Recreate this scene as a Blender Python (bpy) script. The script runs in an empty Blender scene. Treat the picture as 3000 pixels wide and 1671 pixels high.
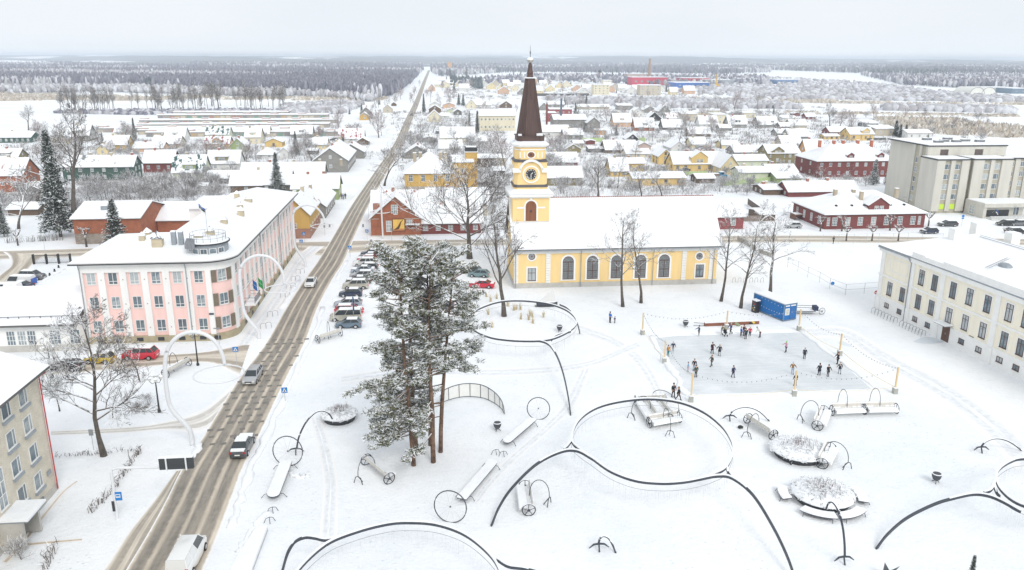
import bpy, math, random
import numpy as np
from mathutils import Matrix, Vector
R = math.radians
random.seed(7)
SC = bpy.context.scene
COL = SC.collection

# ---------------------------------------------------------------- camera, sky, sun, exposure
CAM_H = 40.0
cd = bpy.data.cameras.new("camera"); cam = bpy.data.objects.new("camera", cd); COL.objects.link(cam)
cd.sensor_width = 36; cd.lens = 28; cd.clip_start = 0.5; cd.clip_end = 60000
cam.matrix_world = Matrix.Translation((0, 0, CAM_H)) @ Matrix.Rotation(R(-5.76), 4, 'Z') @ Matrix.Rotation(R(74.0), 4, 'X') @ Matrix.Rotation(R(0.25), 4, 'Z')
SC.camera = cam
SUN_EL, SUN_AZ = R(42), R(200)
world = bpy.data.worlds.new("World"); SC.world = world; world.use_nodes = True
wn = world.node_tree; wn.nodes.clear()
wo = wn.nodes.new('ShaderNodeOutputWorld'); wb = wn.nodes.new('ShaderNodeBackground')
sky = wn.nodes.new('ShaderNodeTexSky'); sky.sky_type = 'NISHITA'; sky.sun_disc = False
sky.sun_elevation = SUN_EL; sky.sun_rotation = SUN_AZ; sky.dust_density = 6; sky.air_density = 1.0
mx = wn.nodes.new('ShaderNodeMixRGB'); mx.inputs[0].default_value = 0.90
mx.inputs[2].default_value = (8.7, 9.35, 10.1, 1)           # the even grey-white cloud layer
tc = wn.nodes.new('ShaderNodeTexCoord'); cm = wn.nodes.new('ShaderNodeMapping'); cm.inputs['Scale'].default_value = (2.2, 2.2, 9); cn = wn.nodes.new('ShaderNodeTexNoise'); cn.inputs['Scale'].default_value = 1.3; cn.inputs['Detail'].default_value = 6
wn.links.new(tc.outputs['Generated'], cm.inputs[0]); wn.links.new(cm.outputs[0], cn.inputs['Vector']); cr = wn.nodes.new('ShaderNodeValToRGB'); wn.links.new(cn.outputs['Fac'], cr.inputs[0])      # faint unevenness of the cloud layer
cr.color_ramp.elements[0].color = (8.75, 9.3, 9.85, 1); cr.color_ramp.elements[1].color = (9.25, 9.7, 10.15, 1); cr.color_ramp.elements[0].position = .35; cr.color_ramp.elements[1].position = .65; wn.links.new(cr.outputs[0], mx.inputs[2])
wn.links.new(sky.outputs[0], mx.inputs[1]); wn.links.new(mx.outputs[0], wb.inputs[0])
wb.inputs[1].default_value = 0.10
wn.links.new(wb.outputs[0], wo.inputs[0])
sl = bpy.data.lights.new("sun", 'SUN'); sl.energy = 1.4; sl.angle = R(22); sl.color = (1, 0.97, 0.93)
so = bpy.data.objects.new("sun", sl); COL.objects.link(so)
so.rotation_euler = (R(90) - SUN_EL, 0, R(20))               # high behind the camera's left shoulder
SC.view_settings.view_transform = 'Standard'; SC.view_settings.look = 'None'
SC.view_settings.exposure = 0.07; SC.view_settings.gamma = 1.0
SC.cycles.use_denoising = True
SC.cycles.max_bounces = 6; SC.cycles.diffuse_bounces = 3; SC.cycles.volume_bounces = 1; SC.cycles.transparent_max_bounces = 8

# ---------------------------------------------------------------- surveying: photo pixel (3000 x 1671) -> place on the ground or on a wall plane
def ray(px, py):
    x, y = px - 1500, -(py - 835.5)
    c, s = math.cos(R(.25)), math.sin(R(.25)); x, y = c*x - s*y, s*x + c*y
    f = 2333.3*math.cos(R(16)) + y*math.sin(R(16)); z = -2333.3*math.sin(R(16)) + y*math.cos(R(16))
    c, s = math.cos(R(5.76)), math.sin(R(5.76))
    return (c*x + s*f, -s*x + c*f, z)
def G(px, py, z=0.0):
    d = ray(px, py); t = (z - CAM_H)/d[2]; return Vector((d[0]*t, d[1]*t, z))
def V(px, py, Y):
    d = ray(px, py); t = Y/d[1]; return Vector((d[0]*t, Y, CAM_H + d[2]*t))
def VX(px, py, X):
    d = ray(px, py); t = X/d[0]; return Vector((X, d[1]*t, CAM_H + d[2]*t))
TX = (0, 0, 750, 1500, 2250, 0, 750, 1500, 2250); TY = (0, 130, 130, 130, 130, 400, 400, 400, 400)
def T(t, X, Y): return (TX[t] + X*.29126, TY[t] + Y*.29126)   # survey sheets 1-8
def mpp(px, py):                                               # metres per photo pixel at a ground point
    p = G(px, py); return math.sqrt(p.x**2 + p.y**2 + CAM_H**2)/2333.3*1.0

# ---------------------------------------------------------------- mesh building
class B:
    def __init__(s): s.v = []; s.f = []; s.m = []
    def add(s, vs, fs, mi=0):
        o = len(s.v); s.v.extend([tuple(p) for p in vs]); s.f.extend([tuple(i + o for i in f) for f in fs]); s.m.extend([mi]*len(fs)); return s
    def box(s, x0, y0, z0, x1, y1, z1, mi=0):
        return s.add([(x0,y0,z0),(x1,y0,z0),(x1,y1,z0),(x0,y1,z0),(x0,y0,z1),(x1,y0,z1),(x1,y1,z1),(x0,y1,z1)],
                     [(3,2,1,0),(4,5,6,7),(0,1,5,4),(1,2,6,5),(2,3,7,6),(3,0,4,7)], mi)
    def prism(s, poly, z0, z1, mi=0, top=None):                # poly counter-clockwise in plan
        n = len(poly); tp = top or poly
        return s.add([(x,y,z0) for x,y in poly] + [(x,y,z1) for x,y in tp],
                     [tuple(range(n-1,-1,-1)), tuple(range(n,2*n))] + [(i,(i+1)%n,n+(i+1)%n,n+i) for i in range(n)], mi)
    def extr(s, poly, y0, y1, mi=0):                           # poly in xz (clockwise seen from -y is outside), extruded along y
        n = len(poly)
        return s.add([(x,y0,z) for x,z in poly] + [(x,y1,z) for x,z in poly],
                     [tuple(range(n)), tuple(range(2*n-1,n-1,-1))] + [(i,n+i,n+(i+1)%n,(i+1)%n) for i in range(n)], mi)
    def tube(s, pts, r, n=6, mi=0, cap=True, ey=1.0):
        pts = [Vector(p) for p in pts]; k = len(pts)
        rs = r if isinstance(r, (list, tuple)) else [r]*k
        vs = []; up = Vector((0,0,1))
        for i, p in enumerate(pts):
            d = (pts[min(i+1,k-1)] - pts[max(i-1,0)])
            if d.length < 1e-9: d = Vector((0,0,1))
            d.normalize(); ref = up if abs(d.z) < .92 else Vector((1,0,0))
            a = d.cross(ref).normalized(); b = a.cross(d).normalized()
            for j in range(n):
                t = 2*math.pi*j/n + math.pi/n; vs.append(p + a*math.cos(t)*rs[i] + b*math.sin(t)*rs[i]*ey)
        fs = [(i*n+j, (i+1)*n+j, (i+1)*n+(j+1)%n, i*n+(j+1)%n) for i in range(k-1) for j in range(n)]
        if cap: fs += [tuple(range(n)), tuple(range(k*n-1,(k-1)*n-1,-1))]
        return s.add(vs, fs, mi)
    def cyl(s, x, y, z0, z1, r0, r1=None, n=12, mi=0): return s.tube([(x,y,z0),(x,y,z1)], [r0, r0 if r1 is None else r1], n, mi)
    def lathe(s, prof, n=16, x=0, y=0, mi=0, rot=0.0):
        k = len(prof)
        vs = [(x + r*math.cos(2*math.pi*j/n+rot), y + r*math.sin(2*math.pi*j/n+rot), z) for r, z in prof for j in range(n)]
        fs = [(i*n+j, i*n+(j+1)%n, (i+1)*n+(j+1)%n, (i+1)*n+j) for i in range(k-1) for j in range(n)] + [tuple(range(n-1,-1,-1)), tuple(range((k-1)*n,k*n))]
        return s.add(vs, fs, mi)
    def ball(s, x, y, z, rx, ry, rz, n=8, mi=0):
        return s.lathe_e(x, y, z, rx, ry, rz, n, mi)
    def lathe_e(s, x, y, z, rx, ry, rz, n, mi):
        k = max(4, n//2+1); vs = []; fs = []
        for i in range(k+1):
            a = -math.pi/2 + math.pi*i/k
            for j in range(n): vs.append((x+rx*math.cos(a)*math.cos(2*math.pi*j/n), y+ry*math.cos(a)*math.sin(2*math.pi*j/n), z+rz*math.sin(a)))
        for i in range(k):
            for j in range(n): fs.append((i*n+j, i*n+(j+1)%n, (i+1)*n+(j+1)%n, (i+1)*n+j))
        return s.add(vs, fs, mi)
    def mesh(s, name, mats, smooth=False):
        me = bpy.data.meshes.new(name); me.from_pydata(s.v, [], s.f)
        for m in (mats if isinstance(mats, (list, tuple)) else [mats]): me.materials.append(m)
        me.polygons.foreach_set('material_index', s.m)
        if smooth: me.polygons.foreach_set('use_smooth', [True]*len(s.f))
        me.update(); return me
def npmesh(name, verts, tris, mats, mi=None):                  # fast path for foliage: verts (n,3), tris (m,3)
    me = bpy.data.meshes.new(name); me.vertices.add(len(verts)); me.vertices.foreach_set('co', np.asarray(verts, np.float32).ravel())
    m = len(tris); me.loops.add(3*m); me.loops.foreach_set('vertex_index', np.asarray(tris, np.int32).ravel())
    me.polygons.add(m); me.polygons.foreach_set('loop_start', np.arange(0, 3*m, 3, dtype=np.int32))
    for x in mats: me.materials.append(x)
    if mi is not None: me.polygons.foreach_set('material_index', np.asarray(mi, np.int32))
    me.update(calc_edges=True); me.validate(); return me

def obj(name, me, parent=None, loc=(0,0,0), rz=0.0, scale=None, rot=None):
    o = bpy.data.objects.new(name, me); COL.objects.link(o); o.location = loc
    o.rotation_euler = rot if rot else (0, 0, rz)
    if scale: o.scale = scale if isinstance(scale, (tuple, list)) else (scale,)*3
    if parent: o.parent = parent
    return o
def tag(o, label, cat, group=None):
    o['label'] = label; o['category'] = cat
    if group: o['group'] = group
    return o
def thing(name, label, cat, loc=(0,0,0), rz=0.0, group=None, scale=None):
    return tag(obj(name, None, None, loc, rz, scale), label, cat, group)
def struct(name, me, kind='structure', loc=(0,0,0)):
    o = obj(name, me, None, loc); o['kind'] = kind; return o
def dup(root, loc, rz=0.0, label=None, scale=None, group=None):
    def cp(o, par):
        c = o.copy(); COL.objects.link(c); c.parent = par
        for ch in o.children: cp(ch, c)
        return c
    r = cp(root, None); r.location = loc; r.rotation_euler = (0, 0, rz)
    if scale: r.scale = scale if isinstance(scale, (tuple, list)) else (scale,)*3
    if label: r['label'] = label
    if group: r['group'] = group
    return r
def spline(pts, n=8, closed=False):
    P = [Vector(p) for p in pts]; k = len(P); out = []
    for i in range(k if closed else k-1):
        p1, p2 = P[i], P[(i+1) % k]
        p0 = P[i-1] if (i > 0 or closed) else p1*2-p2
        p3 = P[(i+2) % k] if (i+2 < k or closed) else p2*2-p1
        for j in range(n):
            t = j/n; out.append(.5*((2*p1) + (p2-p0)*t + (2*p0-5*p1+4*p2-p3)*t*t + (3*p1-p0-3*p2+p3)*t**3))
    if not closed: out.append(P[-1])
    return out

# ---------------------------------------------------------------- materials
_M = {}
def nodes(name):
    m = bpy.data.materials.new(name); m.use_nodes = True; nt = m.node_tree
    return m, nt, nt.nodes['Principled BSDF'], nt.nodes.new, nt.links.new
def ramp(new, link, fac, stops):
    r = new('ShaderNodeValToRGB'); e = r.color_ramp.elements
    e[0].position, e[0].color = stops[0][0], (*stops[0][1], 1); e[1].position, e[1].color = stops[-1][0], (*stops[-1][1], 1)
    for p, c in stops[1:-1]:
        x = e.new(p); x.color = (*c, 1)
    link(fac, r.inputs[0]); return r.outputs[0]
def noise(new, link, scale, detail=4, vec=None, rough=.6):
    n = new('ShaderNodeTexNoise'); n.inputs['Scale'].default_value = scale; n.inputs['Detail'].default_value = detail; n.inputs['Roughness'].default_value = rough
    if vec is not None: link(vec, n.inputs['Vector'])
    return n.outputs['Fac']
def coord(new, kind='Object'): return new('ShaderNodeTexCoord').outputs[kind]
def bump(new, link, bsdf, h, strength, dist=.1):
    b = new('ShaderNodeBump'); b.inputs['Strength'].default_value = strength; b.inputs['Distance'].default_value = dist
    link(h, b.inputs['Height']); link(b.outputs[0], bsdf.inputs['Normal'])
def mul(c, k): return tuple(min(1, x*k) for x in c)
def paint(name, c, rough=.75, var=.14, scale=.9, metal=0.0, streak=False):
    if name in _M: return _M[name]
    m, nt, b, new, link = nodes(name)
    co = coord(new)
    if streak:
        mp = new('ShaderNodeMapping'); mp.inputs['Scale'].default_value = (1.6, 1.6, .25); link(co, mp.inputs[0]); co = mp.outputs[0]
    f = noise(new, link, scale, 6, co)
    link(ramp(new, link, f, [(.3, mul(c, 1-var)), (.55, c), (.75, mul(c, 1+var*.5))]), b.inputs['Base Color'])
    b.inputs['Roughness'].default_value = rough; b.inputs['Metallic'].default_value = metal
    _M[name] = m; return m
def gloss(name, c, rough=.25, metal=0.0, coat=0.0):
    if name in _M: return _M[name]
    m, nt, b, new, link = nodes(name)
    b.inputs['Base Color'].default_value = (*c, 1); b.inputs['Roughness'].default_value = rough; b.inputs['Metallic'].default_value = metal
    b.inputs['Coat Weight'].default_value = coat
    _M[name] = m; return m
def boards(name, c, pitch=.18, var=.25, vertical=False):
    if name in _M: return _M[name]
    m, nt, b, new, link = nodes(name); co = coord(new)
    s = new('ShaderNodeSeparateXYZ'); link(co, s.inputs[0])
    a = new('ShaderNodeMath'); a.operation = 'ADD'; link(s.outputs[0], a.inputs[0]); link(s.outputs[1], a.inputs[1])
    d = new('ShaderNodeMath'); d.operation = 'DIVIDE'; link(a.outputs[0] if vertical else s.outputs[2], d.inputs[0]); d.inputs[1].default_value = pitch
    fr = new('ShaderNodeMath'); fr.operation = 'FRACT'; link(d.outputs[0], fr.inputs[0])
    mp = new('ShaderNodeMapping'); mp.inputs['Scale'].default_value = (6, 6, .4) if vertical else (.35, .35, 5); link(co, mp.inputs[0])
    f = noise(new, link, 1.0, 6, mp.outputs[0])
    col = ramp(new, link, f, [(.3, mul(c, 1-var)), (.5, c), (.72, mul(c, 1+var))])
    gap = ramp(new, link, fr.outputs[0], [(0, (.45,.45,.45)), (.12, (1,1,1)), (1, (1,1,1))])
    mm = new('ShaderNodeMixRGB'); mm.blend_type = 'MULTIPLY'; mm.inputs[0].default_value = 1; link(col, mm.inputs[1]); link(gap, mm.inputs[2])
    link(mm.outputs[0], b.inputs['Base Color']); b.inputs['Roughness'].default_value = .85
    bump(new, link, b, gap, .4, .02)
    _M[name] = m; return m
def brickm(name, c1, c2, mortar, scale=4.0, stain=.25):
    if name in _M: return _M[name]
    m, nt, b, new, link = nodes(name); co = coord(new)
    s = new('ShaderNodeSeparateXYZ'); link(co, s.inputs[0])
    a = new('ShaderNodeMath'); a.operation = 'ADD'; link(s.outputs[0], a.inputs[0]); link(s.outputs[1], a.inputs[1])
    cb = new('ShaderNodeCombineXYZ'); link(a.outputs[0], cb.inputs[0]); link(s.outputs[2], cb.inputs[1])
    t = new('ShaderNodeTexBrick'); t.inputs['Scale'].default_value = scale; link(cb.outputs[0], t.inputs['Vector'])
    t.inputs['Color1'].default_value = (*c1, 1); t.inputs['Color2'].default_value = (*c2, 1); t.inputs['Mortar'].default_value = (*mortar, 1)
    t.inputs['Mortar Size'].default_value = .02; t.inputs['Row Height'].default_value = .3; t.inputs['Brick Width'].default_value = 1.0
    f = noise(new, link, .7, 6, co)
    g = ramp(new, link, f, [(.3, (1-stain,)*3), (.6, (1,1,1))])
    mm = new('ShaderNodeMixRGB'); mm.blend_type = 'MULTIPLY'; mm.inputs[0].default_value = 1; link(t.outputs[0], mm.inputs[1]); link(g, mm.inputs[2])
    link(mm.outputs[0], b.inputs['Base Color']); b.inputs['Roughness'].default_value = .85
    _M[name] = m; return m
def snow_mat(name, bare=None, amount=0.0, scale=.35, lines=0):
    if name in _M: return _M[name]
    m, nt, b, new, link = nodes(name); co = coord(new)
    f = noise(new, link, .25, 5, co)
    col = ramp(new, link, f, [(.3, (.83,.85,.875)), (.6, (.90,.912,.925))])
    if bare is not None:                                       # the snow has slid off in places and shows the roofing
        mp = new('ShaderNodeMapping'); mp.inputs['Scale'].default_value = (1.2, .5, 1); link(co, mp.inputs[0])
        f2 = noise(new, link, scale, 6, mp.outputs[0], .65)
        k = ramp(new, link, f2, [(amount, (1,1,1)), (amount+.03, (0,0,0))])
        mm = new('ShaderNodeMixRGB'); link(k, mm.inputs[0]); link(col, mm.inputs[1]); mm.inputs[2].default_value = (*bare, 1); col = mm.outputs[0]
    if lines:                                                  # tile courses just telling through a thin cover
        s = new('ShaderNodeSeparateXYZ'); link(co, s.inputs[0]); ls = []
        for k in (0, 2):
            d = new('ShaderNodeMath'); d.operation = 'MULTIPLY'; link(s.outputs[k], d.inputs[0]); d.inputs[1].default_value = lines; fr = new('ShaderNodeMath'); fr.operation = 'FRACT'; link(d.outputs[0], fr.inputs[0]); ls.append(ramp(new, link, fr.outputs[0], [(0,(1,1,1)),(.16,(0,0,0)),(1,(0,0,0))]))
        ad = new('ShaderNodeMath'); ad.operation = 'MAXIMUM'; link(ls[0], ad.inputs[0]); link(ls[1], ad.inputs[1]); mk = new('ShaderNodeMath'); mk.operation = 'MULTIPLY'; link(ad.outputs[0], mk.inputs[0]); link(ramp(new, link, noise(new, link, .22, 5, co), [(.42,(0,0,0)),(.68,(.55,.55,.55))]), mk.inputs[1])
        mm = new('ShaderNodeMixRGB'); link(mk.outputs[0], mm.inputs[0]); link(col, mm.inputs[1]); mm.inputs[2].default_value = (.50,.48,.47,1); col = mm.outputs[0]
    link(col, b.inputs['Base Color']); b.inputs['Roughness'].default_value = .7; b.inputs['Specular IOR Level'].default_value = .2
    bump(new, link, b, noise(new, link, 1.1, 7, co), .45, .3)
    _M[name] = m; return m
def snowy(name, c, thr=.25, width=.25, var=.3, snow=(.92,.94,.96)):              # bark, needles, tubs: snow lies on what faces the sky
    if name in _M: return _M[name]
    m, nt, b, new, link = nodes(name)
    g = new('ShaderNodeNewGeometry'); s = new('ShaderNodeSeparateXYZ'); link(g.outputs['Normal'], s.inputs[0])
    f = noise(new, link, 2.2, 4, coord(new))
    ad = new('ShaderNodeMath'); ad.operation = 'MULTIPLY_ADD'; link(f, ad.inputs[0]); ad.inputs[1].default_value = .9; link(s.outputs[2], ad.inputs[2])
    k = ramp(new, link, ad.outputs[0], [(min(.98, thr+.45), (0,0,0)), (min(1.0, thr+.45+width), (1,1,1))])
    base = ramp(new, link, f, [(.35, mul(c, 1-var)), (.65, mul(c, 1+var))])
    mm = new('ShaderNodeMixRGB'); link(k, mm.inputs[0]); link(base, mm.inputs[1]); mm.inputs[2].default_value = (*snow, 1)
    link(mm.outputs[0], b.inputs['Base Color']); b.inputs['Roughness'].default_value = .85
    _M[name] = m; return m
def island(name, stops, rough=.8):                             # one colour per leaf, twig or far tree
    if name in _M: return _M[name]
    m, nt, b, new, link = nodes(name); g = new('ShaderNodeNewGeometry')
    link(ramp(new, link, g.outputs['Random Per Island'], stops), b.inputs['Base Color']); b.inputs['Roughness'].default_value = rough
    _M[name] = m; return m
def glass_mat(name, c=(.10,.13,.15), lite=(.42,.46,.47)):
    if name in _M: return _M[name]
    m, nt, b, new, link = nodes(name); oi = new('ShaderNodeObjectInfo')
    f = noise(new, link, 1.1, 2, coord(new))
    ad = new('ShaderNodeMath'); ad.operation = 'MULTIPLY_ADD'; link(oi.outputs['Random'], ad.inputs[0]); ad.inputs[1].default_value = .75; 
    sb = new('ShaderNodeMath'); sb.operation = 'SUBTRACT'; link(f, sb.inputs[0]); sb.inputs[1].default_value = .3; link(sb.outputs[0], ad.inputs[2])
    link(ramp(new, link, ad.outputs[0], [(.2, c), (.55, mul(c, 1.6)), (.8, lite)]), b.inputs['Base Color'])     # curtains and blinds behind some panes
    b.inputs['Roughness'].default_value = .08; b.inputs['Specular IOR Level'].default_value = .6
    _M[name] = m; return m
SNOW = snow_mat('snow_cover'); GLASS = glass_mat('window_glass')
WHITE = paint('white_paint', (.80,.80,.78), .6, .06); BROWN = paint('brown_paint', (.10,.045,.035), .5, .2)
DARK = paint('dark_metal', (.035,.038,.042), .5, .2); GREY = paint('grey_metal', (.28,.30,.31), .45, .15)
CHIM = brickm('chimney_brick', (.42,.16,.10), (.36,.13,.08), (.45,.40,.36), 6); CHIMT = brickm('chimney_tan', (.48,.40,.28), (.42,.34,.24), (.5,.46,.4), 5)
EDGE = paint('eave_edge', (.12,.115,.11), .7, .2)
GLASSCAR = gloss('car_glass', (.035,.045,.05), .06)
TYRE = paint('tyre_rubber', (.02,.02,.02), .8, .1); RIM = gloss('rim_alloy', (.55,.56,.58), .3, .7)
def bold(o): return o

# ---------------------------------------------------------------- windows: a frame (part) with its pane (sub-part)
_W = {}
def win_mesh(w, h, style, fm):
    k = (round(w,2), round(h,2), style, fm.name)
    if k in _W: return _W[k]
    t = .07 if w > .8 else .05; f = B()
    f.box(-w/2,-.05,0,-w/2+t,.02,h); f.box(w/2-t,-.05,0,w/2,.02,h); f.box(-w/2+t,-.05,h-t,w/2-t,.02,h); f.box(-w/2-.06,-.12,-.05,w/2+.06,.02,0); f.box(-w/2+t,-.05,0,w/2-t,.02,t)
    bars = {'cross': ([0],[.62]), 'two': ([0],[]), 'grid': ([-.17,.17],[.33,.66]), 'six': ([0],[.33,.66]), 'low': ([0],[.26]), 'one': ([],[]), 'tall': ([0],[.72]), 'side': ([.2],[]), 'fan': ([0],[.5])}[style]
    for x in bars[0]: f.box(x*w-.035,-.045,t,x*w+.035,.01,h-t)
    for z in bars[1]: f.box(-w/2+t,-.04,z*h-.035,w/2-t,.005,z*h+.035)
    p = B(); p.add([(-w/2+.02,-.012,.02),(w/2-.02,-.012,.02),(w/2-.02,-.012,h-.02),(-w/2+.02,-.012,h-.02)], [(0,1,2,3)])
    _W[k] = (f.mesh('window_frame', fm), p.mesh('window_pane', GLASS)); return _W[k]
def window(par, x, y, z, w, h, rz=0.0, style='cross', fm=None, snow=False):
    a, b = win_mesh(w, h, style, fm or WHITE)
    o = obj('window', a, par, (x,y,z), rz); obj('pane', b, o); return o
SIDE = math.pi/2                                               # rz for a wall that faces +x;  -SIDE faces -x
# ================================================================ ground, streets, ice
def ground_mat():
    m, nt, b, new, link = nodes('snow_ground'); co = coord(new)
    f = noise(new, link, .05, 8, co, .62); f2 = noise(new, link, .9, 6, co, .7)
    col = ramp(new, link, f, [(.32, (.80,.83,.855)), (.5, (.865,.885,.905)), (.62, (.905,.915,.925))])
    d = ramp(new, link, f2, [(.25, (.93,.93,.92)), (.5, (1,1,1))])
    mm = new('ShaderNodeMixRGB'); mm.blend_type = 'MULTIPLY'; mm.inputs[0].default_value = 1; link(col, mm.inputs[1]); link(d, mm.inputs[2])
    vo = new('ShaderNodeTexVoronoi'); vo.inputs['Scale'].default_value = 1.5; link(co, vo.inputs['Vector']); fp = ramp(new, link, vo.outputs['Distance'], [(.10,(.80,.83,.86)),(.19,(1,1,1))])      # footprints, where people have walked
    fk = ramp(new, link, noise(new, link, .06, 4, co, .7), [(.50,(0,0,0)),(.58,(1,1,1))]); m3 = new('ShaderNodeMixRGB'); m3.blend_type = 'MULTIPLY'; link(fk, m3.inputs[0]); link(mm.outputs[0], m3.inputs[1]); link(fp, m3.inputs[2])
    link(m3.outputs[0], b.inputs['Base Color']); b.inputs['Roughness'].default_value = .8; b.inputs['Specular IOR Level'].default_value = .15
    a = new('ShaderNodeMath'); a.operation = 'ADD'; link(noise(new, link, .35, 8, co), a.inputs[0]); link(noise(new, link, 3, 5, co), a.inputs[1])
    tr = ramp(new, link, noise(new, link, .08, 5, co), [(.48,(0,0,0)),(.62,(1,1,1))]); hf = new('ShaderNodeMath'); hf.operation = 'MULTIPLY_ADD'; link(tr, hf.inputs[0]); link(noise(new, link, 2.2, 3, co, .5), hf.inputs[1]); link(a.outputs[0], hf.inputs[2])   # trampled areas are rougher than the rest
    bump(new, link, b, hf.outputs[0], .32, .4); return m
GROUND = ground_mat()
g = B(); N = 96; rad = [0, 30, 60, 100, 160, 260, 420, 700, 1200, 2200, 4500, 9000, 18000]
vs = [(r*math.sin(2*math.pi*j/N), r*math.cos(2*math.pi*j/N), 0) for r in rad[1:] for j in range(N)] + [(0,0,0)]
fs = [(i*N+(j+1)%N, i*N+j, (i+1)*N+j, (i+1)*N+(j+1)%N) for i in range(len(rad)-2) for j in range(N)] + [(len(vs)-1, (j+1)%N, j) for j in range(N)]
struct('ground', g.add(vs, fs).mesh('ground', GROUND))

def road_mat(name, sand, dark, tracks, edge=.12, snowmix=.5, dirty=0.0):
    m, nt, b, new, link = nodes(name)
    uv = coord(new, 'UV'); s = new('ShaderNodeSeparateXYZ'); link(uv, s.inputs[0]); oc = coord(new)
    mp = new('ShaderNodeMapping'); mp.inputs['Scale'].default_value = (9, .16, 1); link(uv, mp.inputs[0])
    streak = noise(new, link, 1.0, 8, mp.outputs[0], .65); fine = noise(new, link, 1.4, 8, oc, .7); broad = noise(new, link, .12, 4, oc)
    w = new('ShaderNodeMath'); w.operation = 'MULTIPLY_ADD'; link(fine, w.inputs[0]); w.inputs[1].default_value = .05; link(s.outputs[0], w.inputs[2])
    st = [(0, (0,0,0))]
    for t, hw in tracks: st += [(max(0, t-hw-.04), (0,0,0)), (t-hw, (1,1,1)), (t+hw, (1,1,1)), (min(1, t+hw+.04), (0,0,0))]
    st.append((1, (0,0,0)))
    k = ramp(new, link, w.outputs[0], st)
    base = ramp(new, link, streak, [(.3, mul(sand, .78)), (.5, sand), (.66, mul(sand, 1.22)), (.8, (.80,.80,.79))])
    trk = ramp(new, link, fine, [(.3, mul(dark, .8)), (.7, mul(dark, 1.25))])
    mm = new('ShaderNodeMixRGB'); kk = new('ShaderNodeMath'); kk.operation = 'MULTIPLY'; link(k, kk.inputs[0]); link(ramp(new, link, streak, [(.22, (.3,)*3), (.58, (1,1,1))]), kk.inputs[1])
    link(kk.outputs[0], mm.inputs[0]); link(base, mm.inputs[1]); link(trk, mm.inputs[2])
    e = ramp(new, link, w.outputs[0], [(0.03, (1,1,1)), (edge, (0,0,0)), (1-edge+.03, (0,0,0)), (1.0, (1,1,1))])     # ploughed snow creeps in from both kerbs
    e2 = new('ShaderNodeMath'); e2.operation = 'MULTIPLY_ADD'; link(broad, e2.inputs[0]); e2.inputs[1].default_value = .4*snowmix; link(e, e2.inputs[2]); e2.use_clamp = True
    e3 = ramp(new, link, e2.outputs[0], [(.35, (0,0,0)), (.95, (1,1,1))])
    m2 = new('ShaderNodeMixRGB'); link(e3, m2.inputs[0]); link(mm.outputs[0], m2.inputs[1]); m2.inputs[2].default_value = (.88,.87,.86, 1)
    link(m2.outputs[0], b.inputs['Base Color']); b.inputs['Roughness'].default_value = .75
    bump(new, link, b, fine, .25, .05); return m
_ZS = [0]
def strip(name, lefts, rights, z, m, per=6, kind='structure'):
    if z < .006: _ZS[0] += 1; z = .003 + .0008*_ZS[0]                # every trodden sheet lies a hair above the last
    L = spline([(p[0], p[1], 0) for p in lefts], per); Rr = spline([(p[0], p[1], 0) for p in rights], per)
    nx = 4; v = []; f = []; uv = []; dist = 0
    for i in range(len(L)):
        if i: dist += ((L[i]+Rr[i])/2 - (L[i-1]+Rr[i-1])/2).length
        for j in range(nx+1):
            p = L[i].lerp(Rr[i], j/nx); v.append((p.x, p.y, z)); uv.append((j/nx, dist))
    for i in range(len(L)-1):
        for j in range(nx): a = i*(nx+1)+j; f.append((a, a+1, a+nx+2, a+nx+1))
    me = bpy.data.meshes.new(name); me.from_pydata(v, [], f); me.materials.append(m)
    ul = me.uv_layers.new(name='uv')
    for lp in me.loops: ul.data[lp.index].uv = uv[lp.vertex_index]
    me.update(); return struct(name, me, kind)
SAND, ASPH = (.57,.495,.40), (.22,.20,.172)
ROADM = road_mat('road_slush', SAND, ASPH, [(.16,.06),(.385,.065),(.60,.065),(.83,.06)], .07, .3)
mp_l = [(369,1671),(435,1561),(486,1468),(533,1374),(594,1280),(700,1110),(779,1006),(837,904),(890,822),(930,767),(977,691),(1030,601),(1094,508),(1156,418),(1187,351),(1216,293),(1239,238),(1254,206)]
mp_w = [6.3,6.2,6.1,6.2,6.2,6.2,5.7,5.3,5.3,5.4,5.0,5.0,4.9,4.9,5,5.2,6,7]
Lp = [G(*p) for p in mp_l]; Lp.insert(0, Lp[0] + (Lp[0]-Lp[1])*3); mp_w.insert(0, 6.4)
Rp = [p + Vector((w, 0, 0)) for p, w in zip(Lp, mp_w)]
strip('main_road', Lp, Rp, .012, ROADM)
LANE = road_mat('lane_slush', (.60,.54,.45), (.36,.32,.27), [(.35,.10),(.75,.08)], .2, 1.0)
a = [G(*p) for p in ((255,1720),(299,1671),(374,1561),(449,1468),(520,1374))]; strip('bus_lane', a, [p + Vector((w,0,0)) for p, w in zip(a, (2.9,2.7,2.2,1.5,.5))], .006, LANE)
SIDEM = road_mat('side_street_slush', (.62,.56,.47), (.36,.31,.25), [(.2,.08),(.75,.09)], .16, .8)
strip('side_street', [G(x,y) for x,y in ((90,1072),(233,1056),(466,1040),(600,1030),(735,1000))], [G(x,y) for x,y in ((90,1108),(233,1094),(440,1076),(610,1064),(700,1105))], .006, SIDEM)
CROSSM = road_mat('cross_street_slush', (.66,.60,.51), (.40,.35,.29), [(.25,.13),(.72,.10)], .12, .7)
strip('cross_street', [G(x,y) for x,y in ((-420,742),(0,735),(271,727),(600,716),(869,709),(960,706),(1050,704),(1300,702),(1500,700),(1900,694),(2400,690),(3100,702))], [G(x,y) for x,y in ((-420,772),(0,762),(271,752),(600,741),(869,738),(935,752),(1010,745),(1300,724),(1500,721),(1900,716),(2400,712),(3100,722))], .006, CROSSM)
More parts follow.
